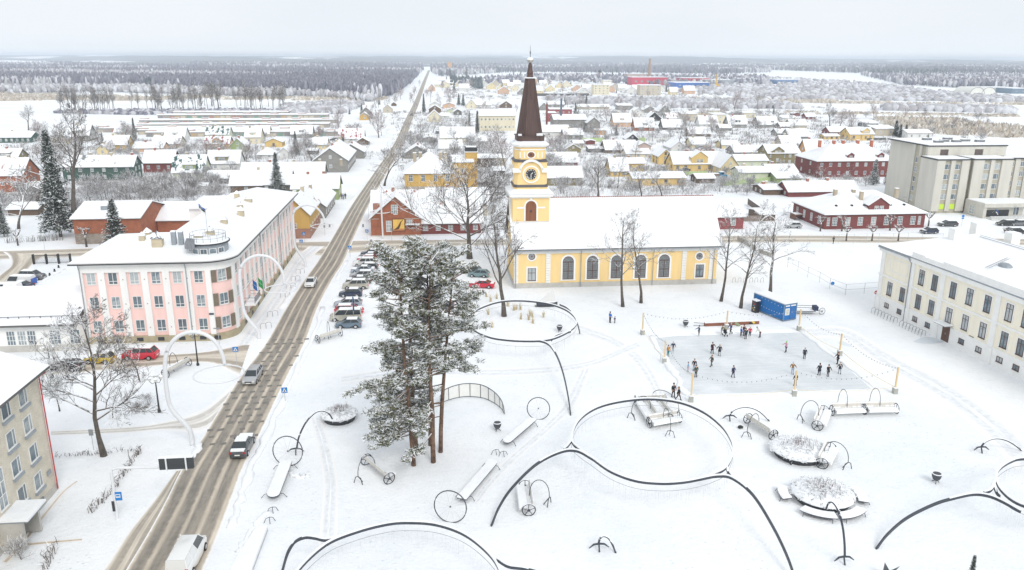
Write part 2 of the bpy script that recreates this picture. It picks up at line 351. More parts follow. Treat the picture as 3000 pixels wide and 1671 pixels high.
strip('yard_lane', [G(x,y) for x,y in ((-60,850),(0,805),(30,778),(25,752),(8,738))], [G(x,y) for x,y in ((30,860),(70,810),(100,775),(130,755),(160,752))], .010, SIDEM)
PATHM = road_mat('footpath_slush', (.76,.73,.69), (.55,.52,.47), [(.3,.08),(.7,.08)], .3, 1.4)
strip('footpath', [G(x,y) for x,y in ((150,1262),(360,1252),(480,1236),(600,1195),(690,1120))], [G(x,y) for x,y in ((150,1278),(360,1270),(480,1262),(585,1270),(640,1240))], .004, PATHM)
TRAM = road_mat('trodden_snow', (.85,.865,.88), (.73,.75,.77), [(.3,.12),(.7,.12)], .35, 1.1)
strip('trodden_path', [G(x,y) for x,y in ((905,1225),(925,1290),(945,1400),(940,1520),(930,1600))], [G(x,y) for x,y in ((940,1225),(965,1290),(990,1400),(990,1520),(985,1600))], .004, TRAM)
strip('trodden_path', [G(x,y) for x,y in ((1380,1470),(1430,1400),(1500,1330),(1590,1250),(1650,1180),(1700,1080))], [G(x,y) for x,y in ((1400,1480),(1455,1410),(1530,1335),(1620,1255),(1690,1185),(1735,1080))], .004, TRAM)
strip('trodden_path', [G(x,y) for x,y in ((2360,960),(2480,960),(2620,1040),(2760,1110),(2900,1200),(3050,1330))], [G(x,y) for x,y in ((2370,990),(2470,1000),(2600,1085),(2730,1160),(2850,1250),(2980,1380))], .004, TRAM)
strip('trodden_path', [G(x,y) for x,y in ((1700,950),(1800,985),(1880,1040),(1930,1110),(1960,1190))], [G(x,y) for x,y in ((1690,975),(1780,1010),(1850,1060),(1895,1130),(1920,1200))], .004, TRAM)
strip('trodden_path', [G(x,y) for x,y in ((1000,1100),(1200,1075),(1450,1080),(1700,1060),(1860,1000))], [G(x,y) for x,y in ((1000,1125),(1200,1100),(1450,1105),(1700,1085),(1880,1020))], .004, TRAM)
strip('pavement', [G(x,y) for x,y in ((690,1010),(745,935),(800,860),(862,760),(905,722))], [G(x,y) for x,y in ((735,1012),(790,935),(838,868),(885,780),(950,722))], .004, TRAM)
MUDM = road_mat('muddy_trail', (.70,.60,.47), (.56,.44,.31), [(.5,.16)], .45, 1.8)
strip('muddy_trail', [G(x,y) for x,y in ((5,1645),(55,1590),(120,1510),(180,1440),(222,1408))], [G(x,y) for x,y in ((25,1650),(75,1598),(136,1514),(192,1444),(230,1412))], .004, MUDM)
strip('muddy_trail', [G(x,y) for x,y in ((50,1590),(130,1585),(240,1577))], [G(x,y) for x,y in ((52,1608),(130,1597),(240,1586))], .008, MUDM)

def decal(name, quads, z, m):
    b = B()
    for q in quads: b.add([(p[0], p[1], z) for p in q], [tuple(range(len(q)))])
    return struct(name, b.mesh(name, m))
PAVE = paint("paving_setts", (.20,.185,.165), .8, .25, 2.0)
q = []
for i in range(20):
    for j in range(5):
        y = 80 + i*1.72; fr = (j + .5*(i % 2) + .35)/5.2
        if fr > .97 or random.random() < .16: continue
        xl = np.interp(y, [p.y for p in Lp], [p.x for p in Lp]); x = xl + fr*6.0; s = .48 + random.uniform(-.08, .06)
        q.append([(x-s*.55, y-s*.75), (x+s*.75, y-s*.45), (x+s*.5, y+s*.75), (x-s*.8, y+s*.4)])
decal('paving', q, .020, PAVE)
def ice_mat():
    m, nt, b, new, link = nodes('rink_ice'); co = coord(new); mp = new('ShaderNodeMapping'); mp.inputs['Rotation'].default_value = (0,0,.5); mp.inputs['Scale'].default_value = (.25,2.2,1); link(co, mp.inputs[0])
    s1 = noise(new, link, 1.0, 7, mp.outputs[0], .7); s2 = noise(new, link, .16, 6, co, .65)                       # blade scrapings and drifted snow dust
    col = ramp(new, link, s1, [(.3,(.58,.62,.645)),(.55,(.65,.685,.705)),(.72,(.80,.82,.83))]); k = ramp(new, link, s2, [(.46,(0,0,0)),(.66,(.85,.85,.85))])
    mm = new('ShaderNodeMixRGB'); link(k, mm.inputs[0]); link(col, mm.inputs[1]); mm.inputs[2].default_value = (.79,.81,.825,1); link(mm.outputs[0], b.inputs['Base Color']); b.inputs['Roughness'].default_value = .4; return m
ICE = ice_mat()
ice = [G(*p) for p in ((1990,1122),(2030,1157),(2300,1148),(2553,1139),(2375,986),(2338,975),(1985,985),(1918,991))]
decal('ice_rink', [ice], .006, ICE)
SLUSH = paint('wet_patch', (.68,.73,.77), .5, .12, .6)
for c, w, h in (((2505,1000),44,17),((2655,1070),24,7),((2720,998),40,10)):
    decal('wet_patch', [[G(c[0]+w*math.cos(t)*(1+.2*math.sin(3*t)), c[1]+h*math.sin(t)) for t in [-2*math.pi*k/20 for k in range(20)]]], .006, SLUSH)
# ploughed heaps along the kerbs and round the ice
def bank(pts, r, name='snow_bank'):
    pts = spline(pts, 7); b = B(); rs = [r*random.uniform(.55, 1.25) for _ in pts]
    b.tube([(p.x + random.uniform(-.2,.2), p.y + random.uniform(-.2,.2), .02) for p in pts], rs, 8, 0, True, .45); struct(name, b.mesh(name, SNOW, True))
bank([G(1905,985), G(1945,1050), G(1985,1110), G(2010,1155), G(2100,1165), G(2300,1158), G(2550,1148)], .55)
bank([G(2345,968), G(2440,1040), G(2575,1142)], .45)
bank([G(1925,985), G(2050,976), G(2330,968)], .4)
bank([p + Vector((.7,0,0)) for p in Rp[2:9]], .5)
bank([p + Vector((.6,0,0)) for p in Rp[9:11]], .4); bank([p + Vector((.6,0,0)) for p in Rp[12:15]], .5)
bank([p - Vector((.7,0,0)) for p in Lp[8:10]], .5); bank([p - Vector((.7,0,0)) for p in Lp[12:15]], .45)
bank([G(590,1300), G(560,1345), G(520,1380)], .4)
bank([G(45,880), G(90,850), G(140,815), G(190,790)], .45)
bank([G(700,1620), G(730,1560), G(790,1500)], .3); bank([G(850,1385), G(880,1400), G(905,1390)], .4)
# ================================================================ the church
YEL = paint('church_yellow', (.90,.655,.30), .85, .08, .5, streak=True); CRM = paint('lime_white', (.86,.855,.83), .8, .05)
COPPER = paint('brown_copper', (.105,.062,.052), .55, .35, 1.2, .2, True); PLINTH = paint('grey_plinth', (.52,.50,.46), .85, .15)
ZINC = paint('zinc', (.30,.33,.36), .45, .15); TILE = paint('roof_tile_red', (.34,.10,.07), .8, .3)
OAK = boards('oak_boards', (.24,.095,.045), .16, .3, True)
CH = Vector((14.2, 136.6, 0)); ch = thing('church', 'yellow church with tall brown spire, clock tower and long snowy roof', 'church', CH)
cx = lambda px, py: V(px, py, 136.6).x - 14.2
b = B(); b.box(0,0,.9,37.2,13.6,6.9); b.extr([(0,0)], 0, 0) if 0 else None
b.add([(0,0,6.9),(0,13.6,6.9),(0,6.8,14.6),(37.2,0,6.9),(37.2,13.6,6.9),(37.2,6.8,14.6)], [(0,2,1),(3,4,5)]); obj('wall', b.mesh('nave_wall', YEL), ch)
b = B(); b.box(-.12,-.12,0,37.32,13.72,.9); obj('plinth', b.mesh('church_plinth', PLINTH), ch)
b = B(); b.box(-.25,-.25,6.35,37.45,0,7.0); b.box(-.25,0,6.35,0,13.6,7.0); b.box(37.2,0,6.35,37.45,13.6,7.0); obj('cornice', b.mesh('church_cornice', CRM), ch)
b = B()
b.add([(-.5,-.75,7.02),(37.9,-.75,7.02),(37.9,6.8,14.95),(-.5,6.8,14.95),(-.5,14.35,7.02),(37.9,14.35,7.02)], [(0,1,2,3),(3,2,5,4)], 0)
b.add([(-.5,-.75,7.25),(37.9,-.75,7.25),(37.9,6.8,15.2),(-.5,6.8,15.2),(-.5,14.35,7.25),(37.9,14.35,7.25)], [(0,1,2,3),(3,2,5,4)], 1)
b.add([(-.5,-.75,7.02),(37.9,-.75,7.02),(37.9,-.75,7.25),(-.5,-.75,7.25),(37.9,6.8,14.95),(37.9,6.8,15.2)], [(0,1,2,3),(1,4,5,2)], 0)
rf = obj('roof', b.mesh('nave_roof', [EDGE, snow_mat('tile_snow', lines=2.2)]), ch)
b = B()
for i in range(76): b.box(7.0+i*.41, 6.7, 15.17, 7.28+i*.41, 6.9, 15.3)
obj('ridge_tiles', b.mesh('ridge_tiles', TILE), rf)
b = B(); b.tube([(-.5,-.8,7.0),(37.9,-.8,7.0)], .09, 6)
obj('gutter', b.mesh('church_gutter', ZINC), ch)
for px in (1510, 1701, 1912, 2088):
    x = cx(px, 780); b = B(); b.tube([(x,-.8,6.95),(x,-.35,6.3),(x,-.3,0.1)], .07, 6); obj('downpipe', b.mesh('downpipe', ZINC), ch)
for px, w in ((1512,.75), (1606,.8), (2003,.8), (2082,.7)):                 # quoined pilasters
    x = cx(px, 780); b = B()
    for k in range(12): b.box(x-w/2, -.16, .92+k*.452, x+w/2, -.001, .92+k*.452+.40)
    obj('pilaster', b.mesh('quoin_pilaster', CRM), ch)
def archpoly(w, h, n=10): return [(-w/2,0),(w/2,0)] + [(w/2*math.cos(math.pi*k/n), h-w/2+w/2*math.sin(math.pi*k/n)) for k in range(n+1)]
def archring(b, w, h, t, y0, y1, n=12, mi=0, sill=True):
    P = [(w/2,0)] + [(w/2*math.cos(math.pi*k/n), h-w/2+w/2*math.sin(math.pi*k/n)) for k in range(n+1)] + [(-w/2,0)]
    Q = [(w/2+t,0)] + [((w/2+t)*math.cos(math.pi*k/n), h-w/2+(w/2+t)*math.sin(math.pi*k/n)) for k in range(n+1)] + [(-w/2-t,0)]
    m = len(P); v = [(x,y0,z) for x,z in P]+[(x,y0,z) for x,z in Q]+[(x,y1,z) for x,z in P]+[(x,y1,z) for x,z in Q]; f = []
    for i in range(m-1): f += [(i,i+1,m+i+1,m+i),(m+i,m+i+1,3*m+i+1,3*m+i),(2*m+i+1,2*m+i,3*m+i,3*m+i+1),(i+1,i,2*m+i,2*m+i+1)]
    b.add(v, f, mi)
    if sill: b.box(-w/2-t-.08, y0-.05, -.18, w/2+t+.08, y1, 0, mi)
_aw = None
for px in (1664, 1735, 1805, 1875, 1944):
    if _aw is None:
        s = B(); archring(s, 2.0, 4.3, .32, -.10, 0); f = B(); archring(f, 1.78, 4.17, .11, -.09, -.02, sill=False)
        for x in (0,): f.box(x-.07,-.09,.05,x+.07,-.02,3.25)
        f.box(-.9,-.09,0,.9,-.02,.11); f.box(-.9,-.088,1.5,.9,-.02,1.62); f.box(-.9,-.085,3.16,.9,-.02,3.32)
        for k in range(1,6): a = math.pi*k/6; f.tube([(.3*math.cos(a),-.05,3.3+.3*math.sin(a)),(.86*math.cos(a),-.05,3.3+.84*math.sin(a))], .022, 4)
        for x in (-.6,-.32,.32,.6):
            f.box(x-.014,-.05,.1,x+.014,-.02,3.2)
        for z in (.45,.8,1.15,2.0,2.4,2.8): f.box(-.85,-.048,z-.014,.85,-.02,z+.014)
        p = B(); A = archpoly(1.95, 4.28, 14); p.add([(x,-.015,z) for x, z in A], [tuple(range(len(A)))])
        _aw = (s.mesh('arch_surround', CRM), f.mesh('arch_frame', BROWN), p.mesh('arch_pane', paint('lead_glass', (.23,.26,.27), .25, .25, 3.0)))
    o = obj('window', _aw[1], ch, (cx(px, 800), 0, 1.45)); obj('pane', _aw[2], o); obj('surround', _aw[0], o)
def roundring(b, r, t, y0, y1, n=20):
    v = []; f = []
    for rr in (r, r+t):
        for y in (y0, y1): v += [(rr*math.cos(2*math.pi*k/n), y, rr*math.sin(2*math.pi*k/n)) for k in range(n)]
    for k in range(n):
        j = (k+1) % n; f += [(k,j,2*n+j,2*n+k),(2*n+k,2*n+j,3*n+j,3*n+k),(n+k,k,j,n+j)]
    b.add(v, f)
for px in (1558, 2049):
    s = B(); roundring(s, .62, .26, -.1, 0); fr = B(); roundring(fr, .5, .1, -.08, -.02, 16)
    for k in range(4): a = math.pi*k/4; fr.tube([(-.55*math.cos(a),-.04,-.55*math.sin(a)),(.55*math.cos(a),-.04,.55*math.sin(a))], .03, 4)
    p = B(); p.add([(.6*math.cos(2*math.pi*k/16), -.015, .6*math.sin(2*math.pi*k/16)) for k in range(16)], [tuple(range(16))])
    o = obj('window', fr.mesh('round_frame', BROWN), ch, (cx(px, 752), 0, V(px, 752 if px < 2000 else 751, 136.6).z)); obj('pane', p.mesh('round_pane', GLASS), o); obj('surround', s.mesh('round_surround', CRM), o)
    w = window(ch, cx(px, 800), -.02, 1.35, 1.4, 2.35, 0, 'cross', BROWN); s = B(); s.box(-1.0,-.07,-.3,1.0,.02,-.051); s.box(-1.0,-.07,2.352,1.0,.02,2.62); s.box(-1.0,-.07,-.05,-.77,.02,2.35); s.box(.77,-.07,-.05,1.0,.02,2.35)
    obj('surround', s.mesh('rect_surround', CRM), w)
# tower
TC = (3.25, 6.5)                                                              # tower axis in church coordinates
def sq(h, c, cx=TC[0], cy=TC[1]): return [(cx-h+c,cy-h),(cx+h-c,cy-h),(cx+h,cy-h+c),(cx+h,cy+h-c),(cx+h-c,cy+h),(cx-h+c,cy+h),(cx-h,cy+h-c),(cx-h,cy-h+c)]
tw = obj('tower', None, ch)
b = B(); b.prism(sq(3.3,.05), 0, 16.2); b.prism(sq(3.02,.5), 17.05, 17.65); b.prism(sq(2.92,.55), 18.0, 22.1); b.prism(sq(2.72,.9), 22.5, 24.7); obj('wall', b.mesh('tower_wall', YEL), tw)
b = B(); b.prism(sq(3.45,.05), 15.75, 16.05); b.prism(sq(3.9,.1), 16.05, 16.55); b.prism(sq(3.55,.05), 11.0, 11.45); [b.box(TC[0]+sx*2.6-.7, TC[1]+sy*2.6-.7, 20.3, TC[0]+sx*2.6+.7, TC[1]+sy*2.6+.7, 20.85) for sx in (-1,1) for sy in (-1,1)]
b.prism(sq(2.78,.9), 24.15, 24.35); b.prism(sq(2.95,.95), 24.7, 24.9); b.prism(sq(3.2,1.0), 24.9, 25.1)
obj('cornice', b.mesh('tower_cornice', CRM), tw)
b = B(); b.prism(sq(4.0,.1), 16.56, 16.68, 0); b.prism(sq(4.0,.1), 16.68, 17.3, 0, sq(3.04,.5)); [b.box(TC[0]+sx*2.62-.72, TC[1]+sy*2.62-.72, 20.855, TC[0]+sx*2.62+.72, TC[1]+sy*2.62+.72, 21.0) for sx in (-1,1) for sy in (-1,1)]; b.prism(sq(3.28,1.0), 25.11, 25.2, 0); b.prism(sq(3.28,1.0), 25.2, 25.8, 0, sq(2.3,.9)); b.prism(sq(3.3,.05), 11.46, 11.5); b.box(-.2, 3.0, 11.5, 6.6, 3.18, 11.56)
obj('snow_ledge', b.mesh('ledge_snow', SNOW), tw)
b = B(); b.prism(sq(3.12,.5), 17.66, 17.75, 0); b.prism(sq(3.12,.5), 17.75, 18.1, 0, sq(2.94,.55)); b.prism(sq(3.05,.6), 22.1, 22.18); b.prism(sq(3.05,.6), 22.18, 22.55, 0, sq(2.74,.9)); b.prism(sq(3.6,.05), 10.85, 11.0)
obj('metal_skirt', b.mesh('tower_skirt', ZINC if 0 else paint('dark_zinc', (.075,.07,.08), .5, .25)), tw)
b = B(); b.prism(sq(2.45,.75), 25.7, 26.5); b.prism(sq(2.6,.8), 26.5, 26.62)
oc = lambda r, z: [(TC[0]+r*math.cos(R(22.5+45*k)), TC[1]+r*math.sin(R(22.5+45*k)), z) for k in range(8)]
b.add(oc(2.32,26.62)+oc(.80,36.4), [(k,(k+1)%8,8+(k+1)%8,8+k) for k in range(8)])
for k in range(8):                                                            # standing seams of the copper
    for s in (0,.25,.5,.75):
        lo = Vector(oc(2.33,26.65)[k]).lerp(Vector(oc(2.33,26.65)[(k+1)%8]), s); hi = Vector(oc(.81,36.4)[k]).lerp(Vector(oc(.81,36.4)[(k+1)%8]), s); b.tube([lo,hi], .07 if s else .11, 4)
b.lathe([(.62,36.5),(.5,37.0),(.58,37.3),(.45,37.7),(.34,38.2),(.38,38.4),(.2,39.0)], 10, *TC)
obj('spire', b.mesh('spire', COPPER), tw)
b = B(); b.prism(sq(.95,.3), 36.38, 36.55, 0); b.box(TC[0]+1.0, TC[1]-2.2, 26.62, TC[0]+2.1, TC[1]-1.2, 27.0); b.box(TC[0]-2.2, TC[1]-2.1, 26.62, TC[0]-1.6, TC[1]-1.3, 26.9); obj('snow_ledge', b.mesh('spire_snow', SNOW), tw)
b = B(); b.ball(TC[0], TC[1], 39.45, .62, .62, .45, 14); obj('ball', b.mesh('tower_ball', snowy('silver_ball', (.42,.40,.36), .1, .2), True), tw)
b = B(); b.tube([(*TC,39.8),(*TC,41.9)], [.06,.02], 5); b.tube([(TC[0],TC[1],40.4),(TC[0],TC[1],40.9)], .09, 5); obj('rod', b.mesh('tower_rod', DARK), tw)
FY = TC[1]-3.3; CYF = TC[1]-2.92
s = B(); archring(s, 1.95, 3.65, .26, -.12, 0, sill=False); s.box(-2.55,-.06,2.25,-1.24,0,2.55); s.box(1.24,-.06,2.25,2.55,0,2.55); s.box(-.16,-.18,3.8,.16,0,4.2)
d = B(); A = archpoly(1.95, 3.65, 14); d.add([(x,-.03,z) for x, z in A], [tuple(range(len(A)))]); d.box(-.03,-.05,0,.03,-.03,3.6)
dd = obj('door', d.mesh('tower_door', OAK), tw, (TC[0], FY, 11.62)); obj('surround', s.mesh('door_surround', CRM), dd)
h = B(); h.box(-.14,-.09,1.55,.14,-.05,2.0); obj('grille', h.mesh('door_grille', DARK), dd)
# clock: ring mouldings, black dial, white numerals and hands (half past one)
ck = obj('clock', None, tw, (TC[0], CYF, 19.95))
s = B(); roundring(s, 1.32, .24, -.16, 0, 28); obj('ring', s.mesh('clock_ring', CRM), ck); s = B(); roundring(s, .98, .38, -.10, 0, 28); obj('ring', s.mesh('clock_ring_inner', YEL), ck)
s = B(); archring(s, 3.8, 1.9, .30, -.42, 0, 18, sill=False); obj('arch_hood', s.mesh('clock_hood', CRM), ck, (0,0,.35))
s = B(); archring(s, 4.41, 2.205, .08, -.46, .1, 18, sill=False); obj('snow_ledge', s.mesh('hood_snow', SNOW), ck, (0,0,.35))
d = B(); d.add([(.98*math.cos(2*math.pi*k/28), -.06, .98*math.sin(2*math.pi*k/28)) for k in range(28)], [tuple(range(28))]); obj('dial', d.mesh('clock_dial', gloss('dial_black', (.02,.022,.03), .4)), ck)
d = B()
for k in range(12):
    a = math.pi/2 - k*math.pi/6; nb = (3,1,2,3,2,1,2,3,4,2,1,2)[k]
    for i in range(nb):
        o = (i-(nb-1)/2)*.105; c, s_ = math.cos(a), math.sin(a)
        P = [(r*c - (o+w)*s_, r*s_ + (o+w)*c) for r, w in ((.66,-.028),(.66,.028),(.92,.028),(.92,-.028))]; d.add([(x,-.075,z) for x, z in P], [(0,1,2,3)])
obj('numeral', d.mesh('clock_numerals', CRM), ck)
for a, L, w in ((R(45), .52, .075), (R(-92), .82, .055)):
    d = B(); c, s_ = math.cos(a), math.sin(a); P = [(-.1*c+w*s_,-.1*s_-w*c),(L*.6*c+w*s_,L*.6*s_-w*c),(L*c,L*s_),(L*.6*c-w*s_,L*.6*s_+w*c),(-.1*c-w*s_,-.1*s_+w*c)]
    d.extr(P, -.11, -.09); obj('hand', d.mesh('clock_hand', CRM), ck)
s = B(); roundring(s, .62, .2, -.1, 0, 20); o = obj('window', s.mesh('oval_surround', CRM), tw, (TC[0], TC[1]-2.72, 23.35), scale=(1,1,.8)); p = B(); p.add([(.62*math.cos(2*math.pi*k/16),-.03,.62*math.sin(2*math.pi*k/16)) for k in range(16)], [tuple(range(16))]); p.add([(.22*math.cos(2*math.pi*k/12),-.05,.22*math.sin(2*math.pi*k/12)) for k in range(12)], [tuple(range(12))], 1)
obj('pane', p.mesh('oval_shutter', [OAK, DARK]), o)
for x in (-1.95,-1.2,1.2,1.95):
    s = B(); s.box(x-.1,-.06,-.5,x+.1,0,.55); obj('panel', s.mesh('tower_panel', CRM), tw, (TC[0], TC[1]-2.72, 23.3))
s = B(); archring(s, 1.2, 3.4, .2, -.1, 0, sill=False); A = archpoly(1.2,3.4,10); s.add([(x,-.02,z) for x, z in A],[tuple(range(len(A)))],1); obj('window', s.mesh('tower_side_window', [CRM, GREY]), tw, (TC[0]-3.3, TC[1], 11.7), -SIDE)
d = B(); roundring(d, .98, .5, -.12, 0, 24); d.add([(.98*math.cos(2*math.pi*k/24),-.04,.98*math.sin(2*math.pi*k/24)) for k in range(24)], [tuple(range(24))], 1); obj('clock', d.mesh('side_clock', [CRM, DARK]), tw, (TC[0]-2.92, TC[1], 19.95), -SIDE)

# ================================================================ the pink corner building
PINK = paint('pink_render', (.90,.62,.57), .85, .08, .6, streak=True); OFFW = paint('off_white_render', (.84,.835,.81), .85, .06, .6, streak=True); TANP = paint('tan_plinth', (.42,.36,.24), .9, .2)
SHUT = boards('shutter_slats', (.20,.165,.12), .09, .2); BEIGE = paint('chimney_render', (.55,.47,.33), .85, .15)
pk = thing('pink_building', 'three storey pink and white corner building with rounded end and snowy hipped roof', 'building', (-29.2, 116.8, 0))
CR = 3.6; EZ = 11.9; arc = lambda r, n=10: [(-CR+r*math.sin(R(90)*k/n), -r*math.cos(R(90)*k/n)) for k in range(n+1)]
def loop(r, xl=-20.5, yb=54.2): return [(xl,-r)] + arc(r) + [(r-CR,yb),(-12.3-(r-CR),yb),(-12.3-(r-CR),14.2+(r-CR)),(xl,14.2+(r-CR))]
b = B(); L = loop(CR-.3, -20.2); b.prism(L, 1.0, EZ); obj('wall', b.mesh('pink_wall', PINK), pk)
b = B(); b.prism(loop(CR+.06, -20.55), 0, 1.0); obj('plinth', b.mesh('pink_plinth', TANP), pk)
b = B(); b.prism(loop(CR, -20.5), 10.55, EZ); obj('frieze', b.mesh('pink_frieze', OFFW), pk)
bx = [-20.0+2.93*k for k in range(6)]                                         # left edges of the six pink bays
pil = B(); e = [-20.5] + [x for q in bx for x in (q, q+2.0)] + [-2.6-.0]
for i in range(0, len(e)-1, 2):
    if e[i+1]-e[i] > .2: pil.box(e[i], -CR, 1.0, min(e[i+1],-2.6), -CR+.3, 10.55)
a = [R(8), R(24)]; 
def arcstrip(bb, a0, a1, z0, z1, r0, r1, n=5, mi=0):
    v = [(-CR+r*math.sin(t), -r*math.cos(t), z) for z in (z0, z1) for r in (r0, r1) for t in [a0+(a1-a0)*k/n for k in range(n+1)]]; m = n+1; f = []
    for k in range(n): f += [(m+k,m+k+1,3*m+k+1,3*m+k)]
    f += [(0,m,3*m,2*m),(n,2*m+n,3*m+n,m+n)]; bb.add(v, f, mi)
pil2 = B(); arcstrip(pil2, R(4), R(14), 1.0, 10.55, CR-.3, CR); arcstrip(pil2, R(72), R(90), 1.0, 10.55, CR-.3, CR)
NB = 15; pit = 50.6/NB
for k in range(NB+1): y = max(0, -.65+k*pit); pil.box(-.3, y+.2, 1.0, -.12, min(51.2, -.65+k*pit+1.1), 10.55)
obj('pilaster', pil.mesh('pink_pilasters', OFFW), pk); obj('pilaster', pil2.mesh('corner_pilaster', OFFW), pk)
for z in (1.65, 5.2, 8.75):
    for q in bx: window(pk, q+1.02, -CR+.3, z, 1.25, 1.75, 0, 'low')
    t = R(43); window(pk, -CR+(CR-.28)*math.sin(t), -(CR-.28)*math.cos(t), z, 1.35, 1.75, t, 'low')
    for dt in (-21, 21):
        tt = R(43+dt); s = B(); s.box(-.42,-.07,0,.42,.0,1.85); obj('shutter', s.mesh('shutter', SHUT), pk, (-CR+(CR-.22)*math.sin(tt), -(CR-.22)*math.cos(tt), z-.05), tt)
    for k in range(NB):
        y = .65+k*pit+(pit-1.3)/2
        if not (z < 3 and k == 3): window(pk, -.30, y, z, 1.2, 1.75, SIDE, 'low')
for x in [q+2.46 for q in bx[:5]]:
    for z in (2.3, 5.9, 9.5):
        s = B(); s.ball(x,-CR-.02,z,.09,.05,.09,6); obj('anchor_plate', s.mesh('anchor_plate', CHIMT), pk)
for q in bx[1:]+[-3.3]:
    s = B(); s.box(q+.4,-CR-.09,.25,q+1.3,-CR-.05,.8); obj('basement_window', s.mesh('basement_window', DARK), pk)
s = B()
for k in range(10): y = 3+k*4.7; s.box(.055, y, .2, .09, y+1, .75)
obj('basement_window', s.mesh('basement_windows_side', DARK), pk)
def slab(b, pts, faces, th, mi_top=1, mi_edge=0, lift=None):
    b.add([(x,y,z+th) for x,y,z in pts], faces, mi_top); return b
# hipped roof: eaves loop -> ridge
r = CR+.8; A = [(-21.4,-r)] + arc(r, 10) + [(.8,54.4),(-13.1,54.4),(-13.1,15.0),(-21.4,15.0)]; n = len(A)
RL, RC, RN = (-12.3,5.1,14.4), (-6.0,5.1,14.4), (-6.1,48,14.4)
v = [(x,y,EZ) for x,y in A] + [(x,y,EZ+.28) for x,y in A] + [RL,RC,RN]; l, c, nn = 2*n, 2*n+1, 2*n+2; t = n
fs = [(t, t+1, c, l)] + [(t+k, t+k+1, c) for k in range(1, 11)] + [(t+11, t+12, nn, c), (t+12, t+13, nn), (t+13, t+14, c, nn), (t+14, t+15, l, c), (t+15, t, l)]
b = B(); b.add(v, fs, 1); b.add(v, [tuple(range(n-1,-1,-1))] + [(k,(k+1)%n,n+(k+1)%n,n+k) for k in range(n)], 0)
prf = obj('roof', b.mesh('pink_roof', [paint('white_eave', (.62,.61,.59), .7, .06), SNOW]), pk)
b = B(); b.tube([(x,y,EZ+.03) for x,y in A[:13]], .1, 6); obj('gutter', b.mesh('pink_gutter', DARK), pk)
for x, y in ((-20.3,-3.7), (-5.9,-3.72), (.1,18.0), (.1,35.0)):
    s = B(); s.tube([(x,y-.3 if y<0 else y,EZ-.1),(x,y,EZ-.9),(x,y,.2)], .07, 6); obj('downpipe', s.mesh('downpipe', ZINC), pk)
b = B(); b.box(-18,41.4,1,-12.6,54.3,11.4); obj('wall', b.mesh('rear_wing_wall', OFFW), pk)
b = B(); b.box(-18.6,40.8,11.4,-12.0,54.6,11.7,1); obj('roof', b.mesh('rear_wing_roof', [EDGE, SNOW]), pk)
def chimney(par, x, y, z, w, d, h, m, cap=None, snow=True):
    s = B(); s.box(x-w/2,y-d/2,z,x+w/2,y+d/2,z+h); o = obj('chimney', s.mesh('chimney', m), par)
    if cap:
        s = B(); s.prism([(x-w*.62,y-d*.62),(x+w*.62,y-d*.62),(x+w*.62,y+d*.62),(x-w*.62,y+d*.62)], z+h, z+h+w*.75, 0, [(x-.03,y-.03),(x+.03,y-.03),(x+.03,y+.03),(x-.03,y+.03)]); obj('cap', s.mesh('chimney_cap', cap), o)
    elif snow:
        s = B(); s.box(x-w/2-.02,y-d/2-.02,z+h,x+w/2+.02,y+d/2+.02,z+h+.16); obj('snow_cap', s.mesh('chimney_snow', SNOW), o)
    return o
CAPM = snowy('slate_cap', (.20,.21,.23), .5, .3)
for px, py, w, m, cap in ((417,700,.9,BEIGE,CAPM),(432,690,1.1,BEIGE,CAPM),(462,708,1.7,BEIGE,CAPM),(583,700,1.2,BEIGE,CAPM),(617,685,1.2,BEIGE,CAPM),(657,652,1.1,BEIGE,CAPM),(706,625,1.1,BEIGE,CAPM),(704,608,1.0,BEIGE,CAPM),(728,590,1.4,BEIGE,CAPM),(694,575,1.0,BEIGE,CAPM),(510,705,.75,ZINC,None),(531,705,.75,ZINC,None)):
    p = G(px, py, 14.0) - Vector((-29.2,116.8,0)); chimney(pk, p.x, p.y, 13.2, w*.85, w*(.6 if w > 1.5 else .85), 1.3 if cap else 2.1, m, cap)
s = B(); q = [G(x,y,14.3) - Vector((-29.2,116.8,0)) for x,y in ((540,716),(570,716),(570,700),(546,698))]; s.prism([(p.x,p.y) for p in q], 13.6, 14.3); obj('roof_hatch', s.mesh('roof_hatch', boards('zinc_seams', (.22,.23,.25), .4, .2, True)), pk)
tu = obj('lookout', None, pk, (-3.5, .3, 12.3)); s = B(); s.lathe([(2.75,0),(2.75,1.65)], 20); obj('wall', s.mesh('lookout_wall', ZINC), tu); s = B(); s.lathe([(3.05,1.65),(3.05,1.82)], 20, mi=0); s.lathe([(2.9,1.83),(2.8,1.95)], 20, mi=1); obj('roof', s.mesh('lookout_roof', [DARK, SNOW]), tu)
s = B(); s.lathe([(3.2,-.3),(3.2,-.02)], 20); obj('base', s.mesh('lookout_base', ZINC), tu)
for k in range(5): t = R(-52+26*k); window(tu, 2.73*math.sin(t), -2.73*math.cos(t), .35, 1.0, .8, t, 'one')
s = B()
for z in (2.45, 2.95): s.tube([(2.5*math.cos(2*math.pi*k/16),2.5*math.sin(2*math.pi*k/16),z) for k in range(17)], .03, 4)
for k in range(16): a = 2*math.pi*k/16; s.tube([(2.5*math.cos(a),2.5*math.sin(a),1.9),(2.5*math.cos(a),2.5*math.sin(a),2.95)], .03, 4)
obj('railing', s.mesh('lookout_railing', GREY), tu)
